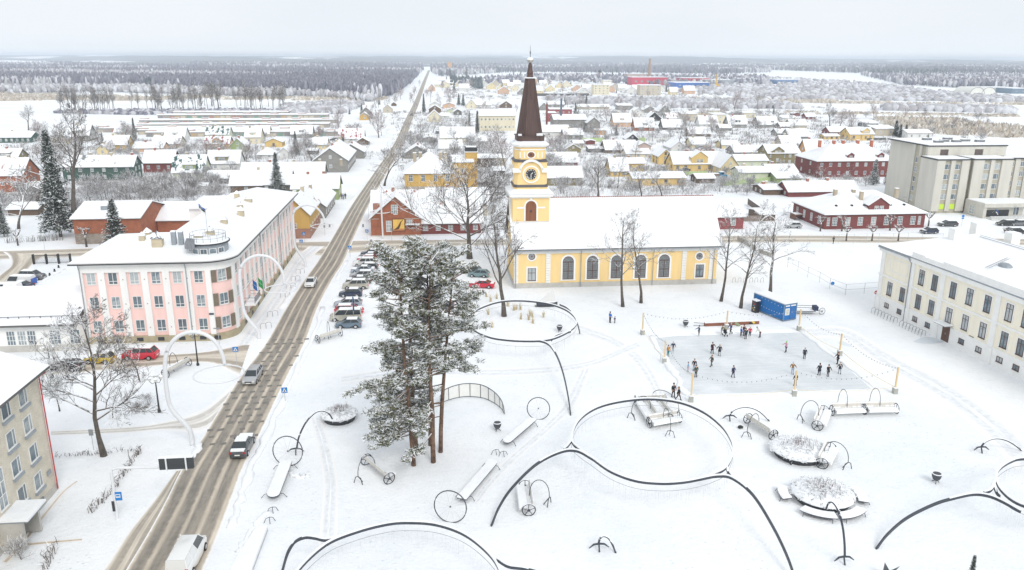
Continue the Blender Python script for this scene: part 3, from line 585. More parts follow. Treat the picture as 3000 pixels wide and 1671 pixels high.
def flag(name, label, p, L, cols, pole=None, drop=1.6, w=.9, rz=0.0, parent=None):
    t = thing(name, label, 'flag', p, rz); b = B(); b.tube([(0,0,0), pole or (0,0,L)], [.035,.02], 6); obj('pole', b.mesh('flag_pole', GREY), t)
    b = B(); e = Vector(pole or (0,0,L)); ms = []; nx = 5
    for ci, c in enumerate(cols):
        ms.append(paint('flag_%.2f_%.2f_%.2f' % c, c, .8, .1)); v = []; f = []; k = len(cols)
        for i in range(nx+1):
            for j in range(2): v.append((e.x + w*(i/nx)*.55 + .04*j, e.y + .16*math.sin(i*1.9), e.z - .05 - drop*((ci+j)/k)*.55 - w*(i/nx)*.55))
        b.add(v, [(2*i,2*i+2,2*i+3,2*i+1) for i in range(nx)], ci)
    obj('cloth', b.mesh('flag_cloth', ms), t); return t
flag('flag', 'blue, black and white flag on the roof lookout of the pink building', (-32.8, 117.6, 14.2), 4.4, [(.05,.16,.45),(.02,.02,.02),(.8,.8,.8)], w=-1.6, drop=1.6)
p = VX(738,880,-28.6)
bl = obj('balcony', None, pk, (0, p.y-116.8, p.z)); s = B(); s.box(0,-2.2,-.25,1.6,2.2,0); obj('slab', s.mesh('balcony_slab', OFFW), bl); s = B(); s.box(.05,-2.15,.001,1.55,2.15,.08); obj('snow_ledge', s.mesh('balcony_snow', SNOW), bl)
s = B(); s.tube([(0,-2.1,1),(1.5,-2.1,1),(1.5,2.1,1),(0,2.1,1)], .035, 4); s.tube([(0,-2.1,.5),(1.5,-2.1,.5),(1.5,2.1,.5),(0,2.1,.5)], .02, 4)
for k in range(19): s.tube([(1.5,-2.1+k*.233,.05),(1.5,-2.1+k*.233,1)], .018, 4)
obj('railing', s.mesh('balcony_railing', DARK), bl)
flag('flag', 'green flag hanging from the road side of the pink building above the balcony', VX(738,838,-28.9), 1.5, [(.03,.38,.10),(.03,.36,.09)], (1.0,0,1.3), 2.6, 1.2, R(20))
flag('flag', 'deep blue flag hanging beside the green one on the pink facade', VX(722,845,-28.9), 1.5, [(.02,.17,.50),(.02,.16,.48)], (1.0,0,1.3), 2.6, 1.0, R(20))
s = B(); s.box(-3.3,-CR-.12,4.0,-2.65,-CR+.1,4.22); obj('street_sign', s.mesh('street_name_plate', gloss('plate_navy', (.02,.03,.06), .5)), pk)

# ---- low white wing to the left of it
ww = thing('garage_wing', 'long low white wing with mullioned windows joined to the left of the pink building', 'building', (-49.8, 110.8, 0))
b = B(); b.box(-24,0,.9,0,11.4,3.9); obj('wall', b.mesh('wing_wall', OFFW), ww); b = B(); b.box(-24.05,-.08,0,0,11.4,.9); obj('plinth', b.mesh('wing_plinth', PLINTH), ww)
b = B(); v = [(-24.3,-.9,3.9),(.05,-.9,3.9),(.05,8.2,7.0),(-24.3,8.2,7.0),(-24.3,12.4,4.6),(.05,12.4,4.6)]
b.add([(x,y,z+.3) for x,y,z in v], [(0,1,2,3),(3,2,5,4)], 1); b.add(v+[(x,y,z+.3) for x,y,z in v], [(1,0,3,2),(0,1,7,6),(1,2,8,7),(2,5,11,8)], 0); o = obj('roof', b.mesh('wing_roof', [EDGE, SNOW]), ww)
b = B(); b.tube([(-24,.6,4.95),(0,.6,4.95)], .05, 4)
for k in range(17): b.box(-23.5+k*1.42,.57,4.6,-23.42+k*1.42,.63,5.0)
obj('snow_guard', b.mesh('snow_guard', DARK), o)
for px in (36, 68, 97, 166, 224): window(ww, V(px,1010,110.8).x+49.8, 0, 1.0, 1.15 if px < 120 else 1.45, 2.1, 0, 'grid')

# ================================================================ brick apartment block at the left edge
TANB = brickm('tan_brick', (.76,.70,.58), (.68,.62,.50), (.50,.46,.39), 3.3, .2); REDP = paint('red_pipe', (.50,.05,.05), .5, .1)
bk = thing('apartment_block', 'tan brick apartment block with snowy roof and red drainpipe at the near left edge', 'building', (-36.4, 71.8, 0))
b = B(); b.box(-12,-26,.7,0,0,12.3); b.add([(-12,0,12.3),(0,0,12.3),(-6,0,14.4)], [(1,0,2)]); obj('wall', b.mesh('block_wall', TANB), bk)
b = B(); b.box(-12,-26,0,.06,.06,.7); obj('plinth', b.mesh('block_plinth', PLINTH), bk)
v = [(.8,-26,12.15),(.8,.8,12.15),(-6,.8,14.7),(-6,-26,14.7),(-12.8,.8,12.15),(-12.8,-26,12.15)]
b = B(); b.add([(x,y,z+.25) for x,y,z in v], [(0,1,2,3),(3,2,4,5)], 1); b.add(v+[(x,y,z+.25) for x,y,z in v], [(3,2,1,0),(0,1,7,6),(1,2,8,7),(2,4,10,8)], 0); obj('roof', b.mesh('block_roof', [EDGE, SNOW]), bk)
s = B(); s.tube([(.8,-.1,12.1),(.15,-.1,11.6),(.15,-.1,.2)], .065, 6); obj('downpipe', s.mesh('red_downpipe', REDP), bk)
for px, py in ((67,1170),(82,1250),(99,1332),(113,1415),(17,1208),(33,1294),(48,1374),(66,1455)):
    p = VX(px, py, -36.4); w = window(bk, .0, p.y-71.8, p.z-.55, 1.45, 1.55, SIDE, 'side'); s = B(); s.box(-.85,-.22,-.32,.85,0,-.06); obj('sill', s.mesh('window_sill', ZINC), w)
for px, py in ((120,1470),(75,1519)):
    p = VX(px, py, -36.33); window(bk, .06, p.y-71.8, .35, 1.2, .55, SIDE, 'one', GREY)
p = VX(30, 1560, -36.4); s = B(); s.box(-.03,p.y-72.7,.1,.05,p.y-70.9,2.3); obj('door', s.mesh('block_door', DARK), bk)
s = B(); s.box(0,p.y-73.2,2.6,2.3,p.y-70.1,2.78); o = obj('canopy', s.mesh('block_canopy', ZINC), bk); s = B(); s.box(.0,p.y-73.3,2.78,2.4,p.y-70.0,2.95); obj('snow_ledge', s.mesh('canopy_snow', SNOW), o); s = B(); s.box(0,p.y-70.5,.1,1.8,p.y-70.2,2.6); obj('side_wall', s.mesh('porch_wall', PLINTH), bk); s = B(); s.box(0,p.y-73.1,.1,1.8,p.y-72.8,2.6); obj('side_wall', s.mesh('porch_wall', PLINTH), bk)
p = VX(148,1388,-36.3); s = B(); s.box(.06,p.y-72.3,p.z,.1,p.y-71.6,p.z+.4); obj('house_number', s.mesh('house_number_plate', ZINC), bk)
p = VX(4, 1440, -36.4); window(bk, .0, p.y-71.8, p.z-1.6, 1.3, 3.6, SIDE, 'six')

# ================================================================ cream school at the right
CREAM = paint('cream_render', (.90,.845,.70), .85, .09, .5, streak=True); PWHITE = paint('school_white', (.86,.86,.84), .8, .05)
sa = math.atan2(88.3-120.3, 75.4-73.1); sc = thing('school', 'long cream two storey school with white pilasters and brown windows at the right', 'building', (73.1, 120.3, 0), sa)
def onwall(px, py, o, off=0.0):                                                # photo pixel -> (x, z) on the front of a rotated building
    L = o.location; a = o.rotation_euler[2]; n = Vector((math.sin(a), -math.cos(a), 0)); u = Vector((math.cos(a), math.sin(a), 0)); d = Vector(ray(px, py)); C = Vector((0,0,CAM_H))
    t = (L + n*off - C).dot(n)/d.dot(n); p = C + d*t; return (p-L).dot(u), p.z
LEN = 52
b = B(); b.box(0,0,2.3,LEN,17,10.2); obj('wall', b.mesh('school_wall', CREAM), sc); b = B(); b.box(-.06,-.08,0,LEN,17.05,2.3); obj('plinth', b.mesh('school_plinth', PWHITE), sc)
b = B(); b.box(-.1,-.12,5.75,LEN,0,6.05); b.box(-.1,-.1,2.3,LEN,0,2.5); b.box(-.3,-.35,9.75,LEN,.0,10.3); b.box(-.1,-.5,10.3,LEN,17.2,10.42); obj('cornice', b.mesh('school_cornice', PWHITE), sc)
x0 = onwall(2680, 733, sc)[0]; b = B(); b.box(x0,-.3,10.42,LEN,.05,11.25); b.box(x0,-.34,11.25,x0+3,.09,11.4); xx = onwall(2772, 763, sc)[0]; b.box(xx,-.34,11.25,LEN,.09,11.55); obj('parapet', b.mesh('school_parapet', PWHITE), sc)
cols = ((503,545,8),(622,590,8),(790,665,8),(940,735,8),(1105,800,8),(1303,883,8),(1440,930,8))
ZS = lambda X, Y: (2540+X*.3206, 660+Y*.3206)
def swin(X, Y, w, h, style, zbot):
    x, z = onwall(*ZS(X, Y), sc); o = window(sc, x, -.03 if zbot > 2.4 else -.1, zbot, w, h, 0, style, BROWN)
    if zbot > 2.4:
        s = B(); t = .2; s.box(-w/2-t,-.035,-.25,-w/2-.062,.02,h+t); s.box(w/2+.062,-.035,-.25,w/2+t,.02,h+t); s.box(-w/2-.06,-.035,h+.001,w/2+.06,.02,h+t); obj('surround', s.mesh('school_surround', PWHITE), o)
    return x
ux = [swin(X, Y, 1.15, 2.35, 'tall', 6.75) for X, Y in ((503,470),(622,520),(790,588),(940,653),(1105,713),(1303,795))]
lx = [swin(X, Y, 1.15, 2.2, 'tall', 3.0) for X, Y in ((207,593),(322,647),(467,713),(587,765),(747,840),(895,910),(1055,983),(1250,1072),(1400,1143))]
for x in (lx[-1]+2.0, lx[-1]+4.6, lx[-1]+7):
    for z in (3.0, 6.75): window(sc, x, -.03, z, 1.15, 2.3, 0, 'tall', BROWN)
window(sc, lx[-1], -.03, 6.75, 1.15, 2.35, 0, 'tall', BROWN)
for X, Y in ((180,762),(295,815),(437,888),(552,945),(860,1098),(1018,1172),(1208,1272),(1358,1345)): swin(X, Y, 1.05, .75, 'two', .9)
for X, Y in ((140,430),(420,430),(690,560),(1190,770)):
    x, z = onwall(*ZS(X, Y), sc); x = max(.5, x); b = B(); b.box(x-.45,-.16,2.5,x+.45,0,5.75); b.box(x-.45,-.16,6.05,x+.45,0,9.75); b.box(x-.5,-.2,0,x+.5,-.081,2.3); obj('pilaster', b.mesh('school_pilaster', PWHITE), sc)
x, z = onwall(*ZS(722,1000), sc); b = B(); b.box(x-.75,-.15,.15,x+.75,-.09,2.5); o = obj('door', b.mesh('school_door', boards('school_door_wood', (.13,.07,.05), .2, .2, True)), sc); b = B(); b.box(x-.05,-.18,1.2,x+.05,-.15,1.45); obj('handle', b.mesh('door_handle', GREY), o)
b = B(); b.box(x-1.2,-1.4,2.75,x+1.2,-.1,2.85); o = obj('canopy', b.mesh('school_canopy', GREY), sc); b = B(); b.box(x-1.25,-1.45,2.85,x+1.25,-.1,3.0); obj('snow_ledge', b.mesh('school_canopy_snow', SNOW), o)
x, z = onwall(*ZS(952,1035), sc); b = B(); b.box(x-.45,-.06,z-.35,x+.45,0,z+.35); obj('plaque', b.mesh('school_plaque', paint('bronze_plaque', (.28,.24,.16), .5)), sc)
x, z = onwall(*ZS(295,370), sc); b = B()
for q in ((x-2.2,7.0,x+2.2,7.1),(x-2.2,9.0,x+2.2,9.1),(x-2.2,7.1,x-2.1,9.0),(x+2.1,7.1,x+2.2,9.0)): b.box(q[0],-.05,q[1],q[2],0,q[3])
obj('panel', b.mesh('school_panel', PWHITE), sc)
x, z = onwall(*ZS(395,500), sc); b = B(); b.tube([(x-.3,-.6,10.3),(x,-.2,9.5),(x,-.2,.2)], .08, 6); obj('downpipe', b.mesh('school_downpipe', ZINC), sc); b = B(); b.tube([(-.3,-.6,10.36),(x,-.6,10.36)], .1, 6); obj('gutter', b.mesh('school_gutter', ZINC), sc)
b = B(); v = [(-.4,-.55,10.44),(LEN,-.55,10.44),(LEN,17.3,11.7),(-.4,17.3,11.7)]; b.add(v+[(x_,y_,z_+.22) for x_,y_,z_ in v], [(4,5,6,7)], 1); b.add(v+[(x_,y_,z_+.22) for x_,y_,z_ in v], [(0,1,5,4),(3,0,4,7),(2,3,7,6)], 0); srf = obj('roof', b.mesh('school_roof', [ZINC, SNOW]), sc)
b = B(); b.box(0,16.9,10,LEN,17,11.6); b.add([(-.05,0,10.2),(-.05,17,10.2),(-.05,17,11.6)],[(0,2,1)]); obj('wall', b.mesh('school_rear_wall', CREAM), sc)
def onroof(px, py, o, z): p = G(px, py, z) - o.location; a = o.rotation_euler[2]; return (p.x*math.cos(a)+p.y*math.sin(a), -p.x*math.sin(a)+p.y*math.cos(a))
for px, py, w in ((2797,700,1.5), (2860,682,1.5), (2963,712,1.6)): x, y = onroof(px, py, sc, 11.6); chimney(sc, x, y, 11, w, w, 2.2, PWHITE)
x, y = onroof(2945, 782, sc, 11.2); b = B(); b.ball(x, y, 11.25, 1.1, .8, .55, 10); obj('skylight', b.mesh('school_skylight', ZINC), sc)
p0, p1 = Vector((*onroof(2892,785,sc,11.3), 11.32)), Vector((*onroof(3010,732,sc,11.6), 11.62)); b = B(); dd_ = (p1-p0); sd = Vector((-dd_.y, dd_.x, 0)).normalized()*.25
b.tube([p0+sd,p1+sd],.03,4); b.tube([p0-sd,p1-sd],.03,4)
for k in range(22): q = p0.lerp(p1,k/21); b.tube([q+sd,q-sd],.025,4)
obj('roof_ladder', b.mesh('roof_ladder', GREY), sc)
p0, p1 = Vector((*onroof(2870,694,sc,11.9), 11.95)), Vector((*onroof(3010,735,sc,11.9), 11.95)); b = B(); b.tube([p0,p1],.05,4); b.tube([p0+Vector((0,0,.25)),p1+Vector((0,0,.25))],.04,4); obj('snow_guard', b.mesh('roof_snow_guard', ZINC), sc)

# ================================================================ concrete hotel behind
CONC = paint('pale_concrete', (.60,.58,.515), .9, .12, .35, streak=True); CONC2 = paint('beige_spandrel', (.45,.42,.34), .9, .12); LIME = gloss('lime_panel', (.55,.75,.06), .5)
ht = thing('hotel', 'stepped pale concrete hotel of six storeys with vertical fins at the right edge', 'building', (132.8, 198.5, 0))
b = B(); b.box(0,.3,0,8.8,9,14.2); b.box(10.2,.3,0,21,9,14.2); b.box(1.75,7.6,0,24,14.5,17.0); b.box(2.8,14.5,0,24,27,17.0); b.box(8.81,1.2,0,10.19,9,14.0); b.box(21.2,5,0,40,20,13.8); b.box(9.5,8.5,14.2,10.5,9.2,17)
obj('wall', b.mesh('hotel_core', CONC2), ht)
b = B()
for x0, x1 in ((-.2,2.0),(3.7,4.9),(6.7,8.9),(10.0,13.0),(14.9,16.0),(18.0,21.1)): b.box(x0,-.15,.6,x1,.29,14.2)
b.box(-.25,-.1,.6,-.01,7.3,14.2); b.box(1.45,7.35,.6,1.74,8.3,17.0); b.box(1.45,10.2,.6,1.74,11.2,17.0); b.box(1.45,13.2,.6,1.74,14.45,17.0); b.box(2.4,14.51,.6,2.79,27.2,17.0)
b.box(1.75,7.3,14.4,5.0,7.59,17.0); b.box(7.4,7.3,14.4,15.0,7.59,17.0); b.box(17.5,7.3,14.4,24.2,7.59,17.0); b.box(5.0,7.3,16.2,7.4,7.59,17.0); b.box(15.0,7.3,16.2,17.5,7.59,17.0)
b.box(21.6,4.7,.6,24,4.99,13.8); b.box(25.6,4.7,.6,27,4.99,13.8); b.box(28.6,4.7,.6,34,4.99,13.8)
obj('fin', b.mesh('hotel_fins', CONC), ht)
b = B()
for q, z in (((-.4,-.3,9.0,7.4),14.2),((10.0,-.3,21.3,7.4),14.2),((1.3,7.1,24.4,27.4),17.0),((21.3,4.5,40,20.2),13.8)): b.box(q[0],q[1],z+.001,q[2],q[3],z+.3,0); b.box(q[0]+.2,q[1]+.2,z+.301,q[2]-.2,q[3]-.2,z+.42,1)
obj('roof', b.mesh('hotel_roof', [DARK, SNOW]), ht)
for k, (x, y) in enumerate(((7,13),(10,15),(13,14),(17,16),(20,14),(8,20),(15,21))):
    s = B(); s.box(x,y,17.4,x+2.4,y+1.2,18.0); obj('roof_vent', s.mesh('hotel_vent', snowy('vent_metal', (.2,.21,.22), .6, .2)), ht)
for z in (1.1,3.75,6.4,9.05,11.7):
    for x in (2.85,5.8,13.95,17.0): window(ht, x, .28, z, 1.55, 1.45, 0, 'side') if z > 2 or x > 8 else None
    if z < 2:
        for x in (2.85, 5.8): s = B(); s.box(x-.75,.2,z,x+.75,.29,z+1.4); obj('panel', s.mesh('lime_panel', LIME), ht)
    if z > 3: window(ht, 9.5, 1.18, z, .95, 1.4, 0, 'two')
    for y in (9.25, 12.2): window(ht, 1.73, y, z+.4, 1.35, 1.5, -SIDE, 'side')
    for x in (24.8, 27.8): window(ht, x, 4.98, z, 1.2, 1.4, 0, 'two')
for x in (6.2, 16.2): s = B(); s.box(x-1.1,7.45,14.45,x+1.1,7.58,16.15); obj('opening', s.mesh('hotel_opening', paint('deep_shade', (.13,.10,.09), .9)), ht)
en = obj('entrance_block', None, ht, (9.3,-7.7,0)); b = B(); b.box(.03,.02,0,.9,7.7,2.89); b.box(.05,1.2,0,12,7.7,2.88); b.box(0,-.2,2.9,15,7.6,3.9); obj('wall', b.mesh('entrance_wall', CONC), en)
b = B(); b.box(.2,0,3.901,14.8,7.5,4.05); obj('snow_ledge', b.mesh('entrance_snow', SNOW), en); b = B(); b.box(1.6,1.1,.3,8,1.19,2.0); obj('door', b.mesh('entrance_glass', DARK), en); window(en, 10, 1.18, .6, 1.6, 2.1, 0, 'two')
window(en, -.02, 4.5, .5, 2.0, 2.2, -SIDE, 'six')
b = B(); b.box(1,-2.4,0,14,-.2,.2); b.box(1.4,-1.6,.2,14,-.2,.4); b.box(1.8,-.9,.4,14,-.2,.6); obj('steps', b.mesh('entrance_steps', snowy('step_concrete', (.4,.39,.36), .5, .2)), en)
flag('flag', 'blue, black and white flag over the hotel entrance', (144.3, 190.3, 1.6), 1.5, [(.05,.22,.6),(.02,.02,.02),(.82,.82,.82)], (.5,-.5,1.2), 1.6, 1.4)
# ================================================================ houses of the town
HC = {'grey': (.27,.26,.235), 'dgrey': (.15,.145,.135), 'beige': (.55,.48,.36), 'cream': (.74,.66,.46), 'white': (.70,.69,.65), 'yellow': (.74,.50,.14), 'pale': (.77,.63,.32), 'ochre': (.62,.37,.055), 'orange': (.62,.31,.10),
      'red': (.22,.045,.04), 'green': (.055,.12,.095), 'lgreen': (.33,.42,.16), 'olive': (.27,.22,.10), 'brown': (.16,.10,.06), 'salmon': (.66,.40,.24), 'brick': (.40,.13,.06), 'mint': (.62,.66,.46), 'black': (.03,.03,.035), 'pinkish': (.55,.40,.34), 'crimson': (.33,.06,.065)}
WOOD = {'grey','dgrey','red','green','olive','brown','lgreen','black'}
HC = {k: tuple(x*.82 + sum(c)/3*.18 for x in c) for k, c in HC.items()}
def wallmat(c):
    if c == 'brick': return brickm('house_brick', (.42,.135,.06), (.34,.10,.045), (.30,.18,.13), 3.6, .3)
    return boards('boards_'+c, HC[c], .22, .18) if c in WOOD else paint('render_'+c, HC[c], .85, .10, .6, streak=True)
BARE = {'red': snow_mat('snow_on_red_roof', (.30,.04,.05), .41, .5), 'green': snow_mat('snow_on_green_roof', (.05,.11,.10), .43, .45), 'tile': snow_mat('snow_on_tile_roof', (.30,.10,.07), .36, .6), 'dark': snow_mat('snow_on_dark_roof', (.10,.11,.13), .37, .5), 'zinc': snow_mat('snow_on_zinc_roof', (.22,.24,.26), .38, .4)}
BARE['few'] = snow_mat('snow_with_bare_specks', (.20,.18,.17), .31, .8); THIN = snow_mat('thin_snow', lines=2.6)
HOUSES = []
def house(px, py, w, d, hw, hr, wall, label, ax='x', cat='house', hip=False, chim=1, dorm=None, nw=3, rows=1, bare=None, win=None, name='house', rz=0.0, wx=1.0, wh=1.2, group=None, pos=None, flat=False, cm=None, dcol=None, side=True, eo=.45):
    p = pos or G(px, py); t = thing(name, label, cat, p, rz, group); wm = wallmat(wall); sm = BARE[bare] if bare else random.choice((SNOW, SNOW, THIN, BARE['few'])); h = w/2
    b = B(); b.box(-h,0,-.3,h,d,hw)
    if not flat and not hip:
        if ax == 'x': b.add([(-h,0,hw),(-h,d,hw),(-h,d/2,hw+hr),(h,0,hw),(h,d,hw),(h,d/2,hw+hr)], [(0,2,1),(3,4,5)])
        else: b.add([(-h,0,hw),(h,0,hw),(0,0,hw+hr),(-h,d,hw),(h,d,hw),(0,d,hw+hr)], [(0,1,2),(3,5,4)])
    obj('wall', b.mesh('house_wall', wm), t)
    e = eo; b = B(); th = .26
    if flat:
        v = [(-h-.3,-.3,hw+.02),(h+.3,-.3,hw+.02),(h+.3,d+.3,hw+hr),(-h-.3,d+.3,hw+hr)]; fs = [(0,1,2,3)]; ed = [0,1,2,3]
    elif hip:
        k = min(w, d)/2; s = hr/k*e; z0 = hw-s
        if w >= d: r0, r1 = (-h+k, d/2, hw+hr), (h-k, d/2, hw+hr)
        else: r0, r1 = (0, k, hw+hr), (0, d-k, hw+hr)
        v = [(-h-e,-e,z0),(h+e,-e,z0),(h+e,d+e,z0),(-h-e,d+e,z0),r0,r1]
        fs = [(0,1,5,4),(1,2,5),(2,3,4,5),(3,0,4)] if w >= d else [(0,1,4),(1,2,5,4),(2,3,5),(3,0,4,5)]; ed = [0,1,2,3]
    elif ax == 'x':
        s = hr/(d/2)*e; z0 = hw-s; v = [(-h-e,-e,z0),(h+e,-e,z0),(h+e,d/2,hw+hr),(h+e,d+e,z0),(-h-e,d+e,z0),(-h-e,d/2,hw+hr)]; fs = [(0,1,2,5),(5,2,3,4)]; ed = [0,1,2,3,4,5]
    else:
        s = hr/h*e; z0 = hw-s; v = [(-h-e,-e,z0),(0,-e,hw+hr),(h+e,-e,z0),(h+e,d+e,z0),(0,d+e,hw+hr),(-h-e,d+e,z0)]; fs = [(1,4,5,0),(2,3,4,1)]; ed = [0,1,2,3,4,5]
    n = len(v); b.add([(x,y,z+.10) for x,y,z in v] + [(x,y,z+.10+th) for x,y,z in v], [tuple(i+n for i in f) for f in fs], 1)
    m = len(ed); b.add([(x,y,z+.02) for x,y,z in v] + [(x,y,z+.12) for x,y,z in v], [tuple(reversed(f)) for f in fs] + [(ed[i], ed[(i+1)%m], n+ed[(i+1)%m], n+ed[i]) for i in range(m)], 0)
    b.add([(x,y,z+.12) for x,y,z in v] + [(x,y,z+.10+th) for x,y,z in v], [(ed[i], ed[(i+1)%m], n+ed[(i+1)%m], n+ed[i]) for i in range(m)], 1)
    obj('roof', b.mesh('house_roof', [EDGE, sm]), t)
    ww_, hh = wx, min(wh, hw*.55); fm = WHITE if wall not in ('yellow',) else BROWN
    for r in range(rows):
        z = (hw/rows)*(r+.5) - hh*.4
        for i in range(nw): window(t, -h + w*(i+.5)/nw, -.0, z, ww_, hh, 0, win or 'cross', fm)
    sgn = 1 if p.x < 20 else -1
    if side:
        for r in range(rows):
            z = (hw/rows)*(r+.5) - hh*.4
            for y in (d*.3, d*.7): window(t, sgn*(h+.0), y, z, ww_, hh, sgn*SIDE, win or 'cross', fm)
        if ax == 'x' and hr > 2.4 and not hip and not flat: window(t, sgn*h, d/2, hw+hr*.18, ww_*.9, hh*.9, sgn*SIDE, 'two', fm)
    if ax == 'y' and hr > 1.8 and not hip and not flat: window(t, 0, 0, hw+hr*.18, ww_*.9, hh*.9, 0, 'cross', fm)
    for i in range(chim):
        if ax == 'x' or (hip and w >= d): x, y = (-h*.35 + i*w*.3) + random.uniform(-.6,.6), d/2 + random.uniform(-.3,.8)
        else: x, y = random.uniform(-.4,.4), d*(.3+.4*i)
        chimney(t, x, y, hw+hr-1.0 if not flat else hw, .75, .75, 2.0, cm or random.choice([CHIM, CHIMT, BEIGE]))
    if dorm:                                                   # dormer: list of (x offset, width, height, kind)
        for dx, dw, dh, kind in dorm:
            sl = hr/(d/2) if ax == 'x' else 1; dk = wallmat(dcol or wall); zb = hw + hr*.12; y0 = (zb-hw)/sl; yb = min(d/2, y0 + (dh)/sl + .5)
            g_ = B()
            if kind == 'wall': y0 = -.15; zb = hw-.05; yb = d/2
            g_.box(dx-dw/2, y0, zb if kind != 'wall' else .0, dx+dw/2, yb, zb+dh)
            if kind in ('gable','wall'): g_.add([(dx-dw/2,y0,zb+dh),(dx+dw/2,y0,zb+dh),(dx,y0,zb+dh+dw*.34)], [(0,1,2)])
            dm = obj('dormer', g_.mesh('dormer', dk), t); q = B()
            if kind == 'shed':
                vv = [(dx-dw/2-.25,y0-.3,zb+dh),(dx+dw/2+.25,y0-.3,zb+dh),(dx+dw/2+.25,yb+.8,zb+dh+.55),(dx-dw/2-.25,yb+.8,zb+dh+.55)]; q.add([(x,y,z+.03) for x,y,z in vv]+[(x,y,z+.28) for x,y,z in vv], [(4,5,6,7),(0,1,5,4),(1,2,6,5),(3,0,4,7)], 0)
            else:
                A_ = zb+dh; pk_ = A_+dw*.34; yy = d/2 if kind == 'wall' else yb+.9; o_ = .3
                vv = [(dx-dw/2-o_,y0-.3,A_-.2),(dx,y0-.3,pk_),(dx+dw/2+o_,y0-.3,A_-.2),(dx+dw/2+o_,yy,A_-.2),(dx,yy,pk_),(dx-dw/2-o_,yy,A_-.2)]; q.add([(x,y,z+.05) for x,y,z in vv]+[(x,y,z+.28) for x,y,z in vv], [(7,10,11,6),(8,9,10,7),(0,1,7,6),(1,2,8,7),(2,3,9,8),(5,0,6,11)], 0)
            obj('dormer_roof', q.mesh('dormer_roof', SNOW), dm)
            k = 2 if dw > 3 else 1
            for i in range(k): window(dm, dx + (i-(k-1)/2)*1.3, y0, zb+dh*.2 if kind != 'wall' else zb+.5, 1.0, min(1.2, dh*.62), 0, 'cross', WHITE if dcol != 'yellow' else BROWN)
            if kind == 'wall' and hw > 2.4:
                window(dm, dx, y0, hw*.3, 1.0, 1.2, 0, 'cross', fm)
    HOUSES.append((p.x, p.y, w, d)); return t
def H(t, X, Yb, W, Ye, Yr, wall, label, ax='x', d=9.0, **k):   # base, eave and ridge lines surveyed on sheet t
    px, py = T(t, X, Yb); p = G(px, py); a = G(*T(t, X-W/2, Yb)); c = G(*T(t, X+W/2, Yb)); w = (c-a).length
    hw = V(*T(t, X, Ye), p.y).z; hw = min(9, max(1.6, hw)); zr = V(*T(t, X, Yr), p.y + (d/2 if ax == 'x' else 0)).z; hr = min(7, max(.5, zr-hw-.2))
    return house(px, py, w, d, hw, hr, wall, label, ax, pos=Vector((p.x, p.y, 0)), **k)
# -- left of the road
H(1,790,978,215,915,806,'grey','grey house with box dormer, farthest left of the hillside houses',d=9,dorm=[(0,4.5,1.6,'shed')])
H(1,605,1000,150,950,906,'pale','pale yellow cottage right below the grey dormer house','y',d=9,nw=1)
H(1,150,992,320,938,880,'green','long low dark green building at the far left edge',d=10,nw=6)
H(1,75,1185,200,1142,1050,'olive','olive house with small dormer at the left edge above the brick house',d=9,dorm=[(-1,4,1.4,'shed')],dcol='grey')
H(1,1165,1066,225,1010,916,'ochre','mustard cottage with plain steep roof left of the big spruce',d=9,nw=2)
H(1,1035,1112,110,1055,1006,'pale','small pale yellow gable house behind the green timber house','y',d=7,nw=1)
H(1,1235,928,155,882,812,'cream','cream cottage in front of the lowest garage row, left of the tall spruce',d=8,nw=2)
H(1,1760,976,195,932,832,'white','white cottage with single square dormer below the garages',d=9,dorm=[(0,2.2,1.4,'shed')])
H(1,1670,1042,265,1002,920,'beige','beige house with wide snowy roof just above the dark red house',d=10,nw=3)
H(1,1490,1084,290,1052,982,'salmon','house with red brick chimney hidden behind the dark red timber house',d=9,cm=CHIM)
H(1,1600,1290,295,1190,1064,'red','dark red timber house between the green block and the green dormered house',d=9,nw=3,cm=CHIM)
H(1,1000,1372,690,1230,1118,'green','long two storey dark green timber house with patchy snow on its roof',d=8,nw=6,rows=2,bare='zinc',chim=3)
H(1,1900,1352,310,1284,1114,'mint','pale green house with bare green ridge and greenish dormer',d=9,dorm=[(.3,4.2,1.7,'shed')],dcol='lgreen',bare='green',nw=2)
H(1,2250,1272,310,1196,1066,'white','white house with wide brown dormer and brown gable',d=9,dorm=[(-.5,4.4,1.7,'shed')],dcol='olive',nw=2)
H(1,2185,1052,240,1000,926,'orange','orange house with central gable and half bare red roof',d=8,dorm=[(0,3.6,1.6,'wall')],bare='red',nw=2)
H(1,2190,946,225,905,824,'mint','house with half bare dark green roof just in front of the garages',d=8,bare='green',nw=2)
H(1,2395,1086,150,1022,946,'lgreen','small olive green gable house right of the orange house','y',d=9,nw=1)
H(1,2545,1002,150,932,836,'cream','cream house with orange base right of the green roofed house',d=9,nw=2,dorm=[(0,2.4,1.4,'shed')])
H(5,110,562,265,390,216,'brick','red brick house with patchy tiled roof at the left edge behind bare trees',d=11,bare='tile',nw=2)
H(5,235,795,285,752,662,'brown','long low dark shed behind the big spruce at left',d=7,nw=0,chim=0,cat='shed',name='shed',side=False)
H(5,285,560,210,520,455,'dgrey','open dark carport between the brick house and the big spruce',d=6,nw=0,chim=0,cat='shed',name='carport',side=False)
H(5,2480,572,310,490,346,'brown','brown timber shed with one window behind the pink building',d=10,nw=1,chim=0,cat='shed',name='shed')
H(1,2300,1402,450,1382,1270,'dgrey','long low shed under one wide snow roof left of the brown timber shed',d=12,nw=0,chim=0,cat='shed',name='shed',side=False)
H(5,2010,552,140,530,500,'white','small rounded snow covered greenhouse in the gardens',d=3,nw=0,chim=0,cat='greenhouse',name='greenhouse',side=False)
H(2,180,1036,165,985,946,'yellow','small bright yellow gable cottage left of the road','y',d=8,nw=1,chim=0)
H(2,60,932,140,900,816,'cream','cream house with one dark window above the yellow cottage',d=8,nw=2)
